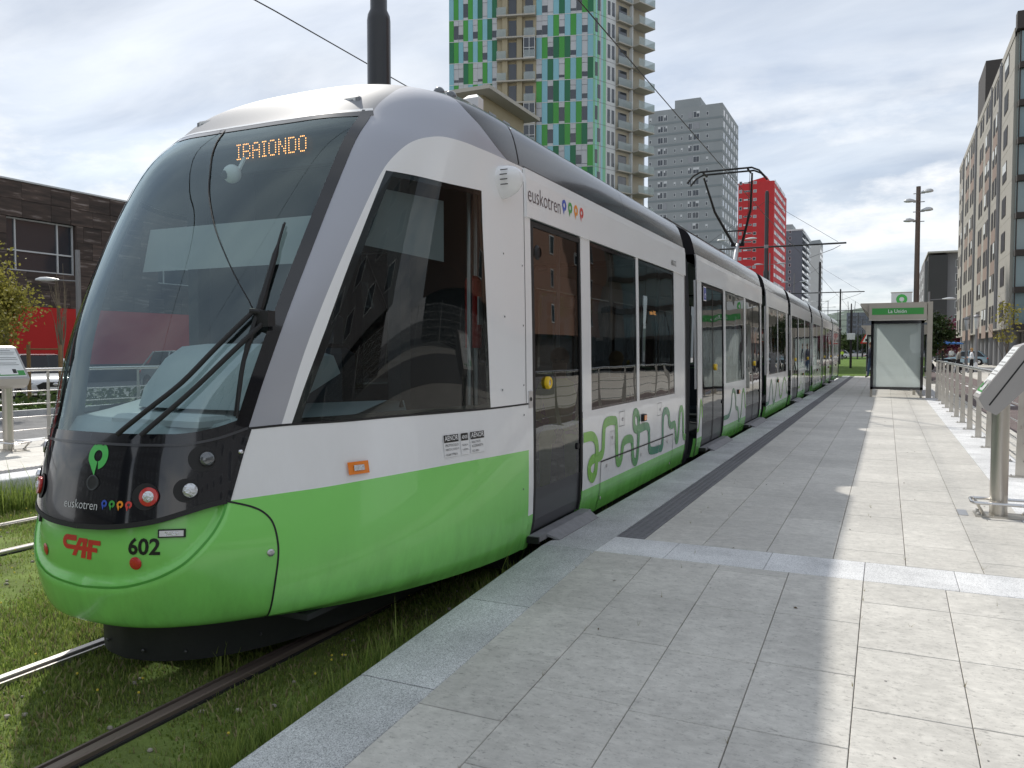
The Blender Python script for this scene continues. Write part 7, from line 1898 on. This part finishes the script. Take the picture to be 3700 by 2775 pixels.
def tree(name, label, base, h, crown, mat, n, size, seed, spread=.9, r0=.12, bark='bark', group=None, clumps=40):
    """crown: list of ellipsoids (centre offset, radii); leaves gather in clumps through them"""
    t_ = thing(name, label, 'tree', base, group); m, tips = branch_tree(base, h, spread, seed, r0); m.build('trunk', bark, t_, True)
    rg = np.random.default_rng(seed); pts = []
    for (ox, oy, oz), (rx, ry, rz) in crown:
        k = max(4, int(clumps * rx * rz / sum(r[0] * r[2] for _, r in crown)))
        d = rg.normal(size=(k, 3)); d /= np.linalg.norm(d, axis=1, keepdims=True); rr = rg.uniform(.35, 1.0, (k, 1)) ** .5; cc = d * rr * np.array((rx, ry, rz)) + np.array(base) + np.array((ox, oy, oz))
        for c in cc:
            q = max(8, int(n / clumps)); s = rg.uniform(.14, .30) * max(rx, rz); pts += list(c + rg.normal(size=(q, 3)) * s * np.array((1, 1, .75)))
    V, F = leaf_mesh(pts, size, seed); MB().add([tuple(v) for v in V], F).build('crown', mat, t_)
    return t_
tree('street_tree', 'yellow-green young-leaved tree at the left edge before the stone building', (-21.0, 11.2, -.25), 4.6, [((0, 0, 3.2), (1.6, 1.6, 1.5)), ((.9, .9, 2.6), (1.2, 1.2, 1.0)), ((-.8, -1, 3.4), (1.5, 1.5, 1.3))], 'leaf_lime', 30000, .055, 11, clumps=110)
m, tips = branch_tree((-20.8, 14.55, -.25), 4.3, .22, 23, .05, 3, 1.1); t_ = thing('young_tree', 'bare slender young tree held by stakes at the left', 'tree', (-20.8, 14.55, -.25)); m.build('trunk', 'bark_pale', t_, True)
tree('magnolia_tree', 'dark glossy evergreen tree just right of the shelter', (2.75, 66, -.2), 4.4, [((0, 0, 3.1), (1.25, 1.2, 1.4)), ((.2, 0, 2.6), (1.3, 1.2, .9))], 'leaf_dark', 6500, .13, 31, clumps=60)
tree('young_tree', 'thin yellow-leaved sapling before the right-hand building', (6.0, 52, -.15), 4.6, [((.1, 0, 3.4), (.35, .35, .9)), ((0, 0, 2.3), (.5, .4, .35))], 'leaf_lime', 420, .10, 41, .3, .035, clumps=14)
tree('street_tree', 'purple-leaved tree far off under the right-hand building', (8.2, 140, -.15), 5.5, [((0, 0, 3.6), (3.4, 2.5, 1.8))], 'leaf_purple', 3500, .28, 43, clumps=45)
rg = random.Random(9)
fl = ['rounded green tree at the end of the lawn, nearest the tram tail', 'broad tree at the end of the lawn behind the worker', 'tree at the end of the lawn beside the far masts', 'tree at the end of the lawn left of the warning sign', 'tree at the end of the lawn behind the warning sign', 'tall tree at the far left street behind the tram tail', 'tree hidden mostly by the shelter at the end of the lawn', 'tree behind the parked motorbikes']
for k, ((x, y, s), lbl) in enumerate(zip(((-13, 262, 7), (-9.5, 250, 6), (-6.5, 258, 6.5), (-3.5, 246, 6), (-1.0, 255, 7), (-17, 240, 9), (2.5, 250, 7), (6.5, 150, 5)), fl)):
    tree('distant_tree', lbl, (x, y, -.3), s, [((0, 0, s * .58), (s * .38, s * .38, s * .38))], 'leaf_mid', 2200, s * .055, 60 + k, clumps=40, group='trees at the end of the lawn')
# hills on the horizon
def hill_mat(name, a, b):
    m, t, o = _new(name); L = t.links.new; bs = t.nodes.new('ShaderNodeBsdfPrincipled'); bs.inputs['Roughness'].default_value = 1; L(bs.outputs[0], o.inputs[0]); g = t.nodes.new('ShaderNodeNewGeometry'); n = t.nodes.new('ShaderNodeTexNoise'); n.inputs['Scale'].default_value = .012; n.inputs['Detail'].default_value = 8; L(g.outputs['Position'], n.inputs['Vector']); mx = t.nodes.new('ShaderNodeMix'); mx.data_type = 'RGBA'; mx.inputs['A'].default_value = (*a, 1); mx.inputs['B'].default_value = (*b, 1); L(n.outputs['Fac'], mx.inputs['Factor']); L(mx.outputs['Result'], bs.inputs['Base Color'])
hill_mat('hill_wood', (.05, .075, .06), (.10, .13, .10))
def ridge(name, y, x0, x1, hs, depth, mat):
    n = 70; vs = []; rg = np.random.default_rng(int(y)); ph = rg.uniform(0, 6, 4)
    for i in range(n + 1):
        x = x0 + (x1 - x0) * i / n; u = i / n
        z = hs * (.62 + .22 * math.sin(u * 7 + ph[0]) + .12 * math.sin(u * 17 + ph[1]) + .05 * math.sin(u * 41 + ph[2]))
        vs += [(x, y - depth, -.5), (x, y - depth * .4, z * .6), (x, y, z), (x, y + depth, -.5)]
    fs = [(4 * i + k, 4 * i + 4 + k, 4 * i + 5 + k, 4 * i + 1 + k) for i in range(n) for k in range(3)]
    return MB().add(vs, fs).build(name, mat, None, 'all', kind='structure')
ridge('hills', 2600, -2200, 2200, 165, 700, 'hill_wood')
# plants on the verge and low hedge by the road
m = MB(); V, F = leaf_mesh([(random.uniform(-22.4, -19.6), random.uniform(6, 26), -.25 + random.random() ** 2 * .45) for _ in range(5000)], .09, 5); o = m.add([tuple(v) for v in V], F).build('verge_plants', 'leaf_mid', kind='stuff')
for x in (-19.35, -22.6): MB().box(x - .1, x + .1, -30, 200, -.36, -.14).build('kerb', 'granite', kind='structure')
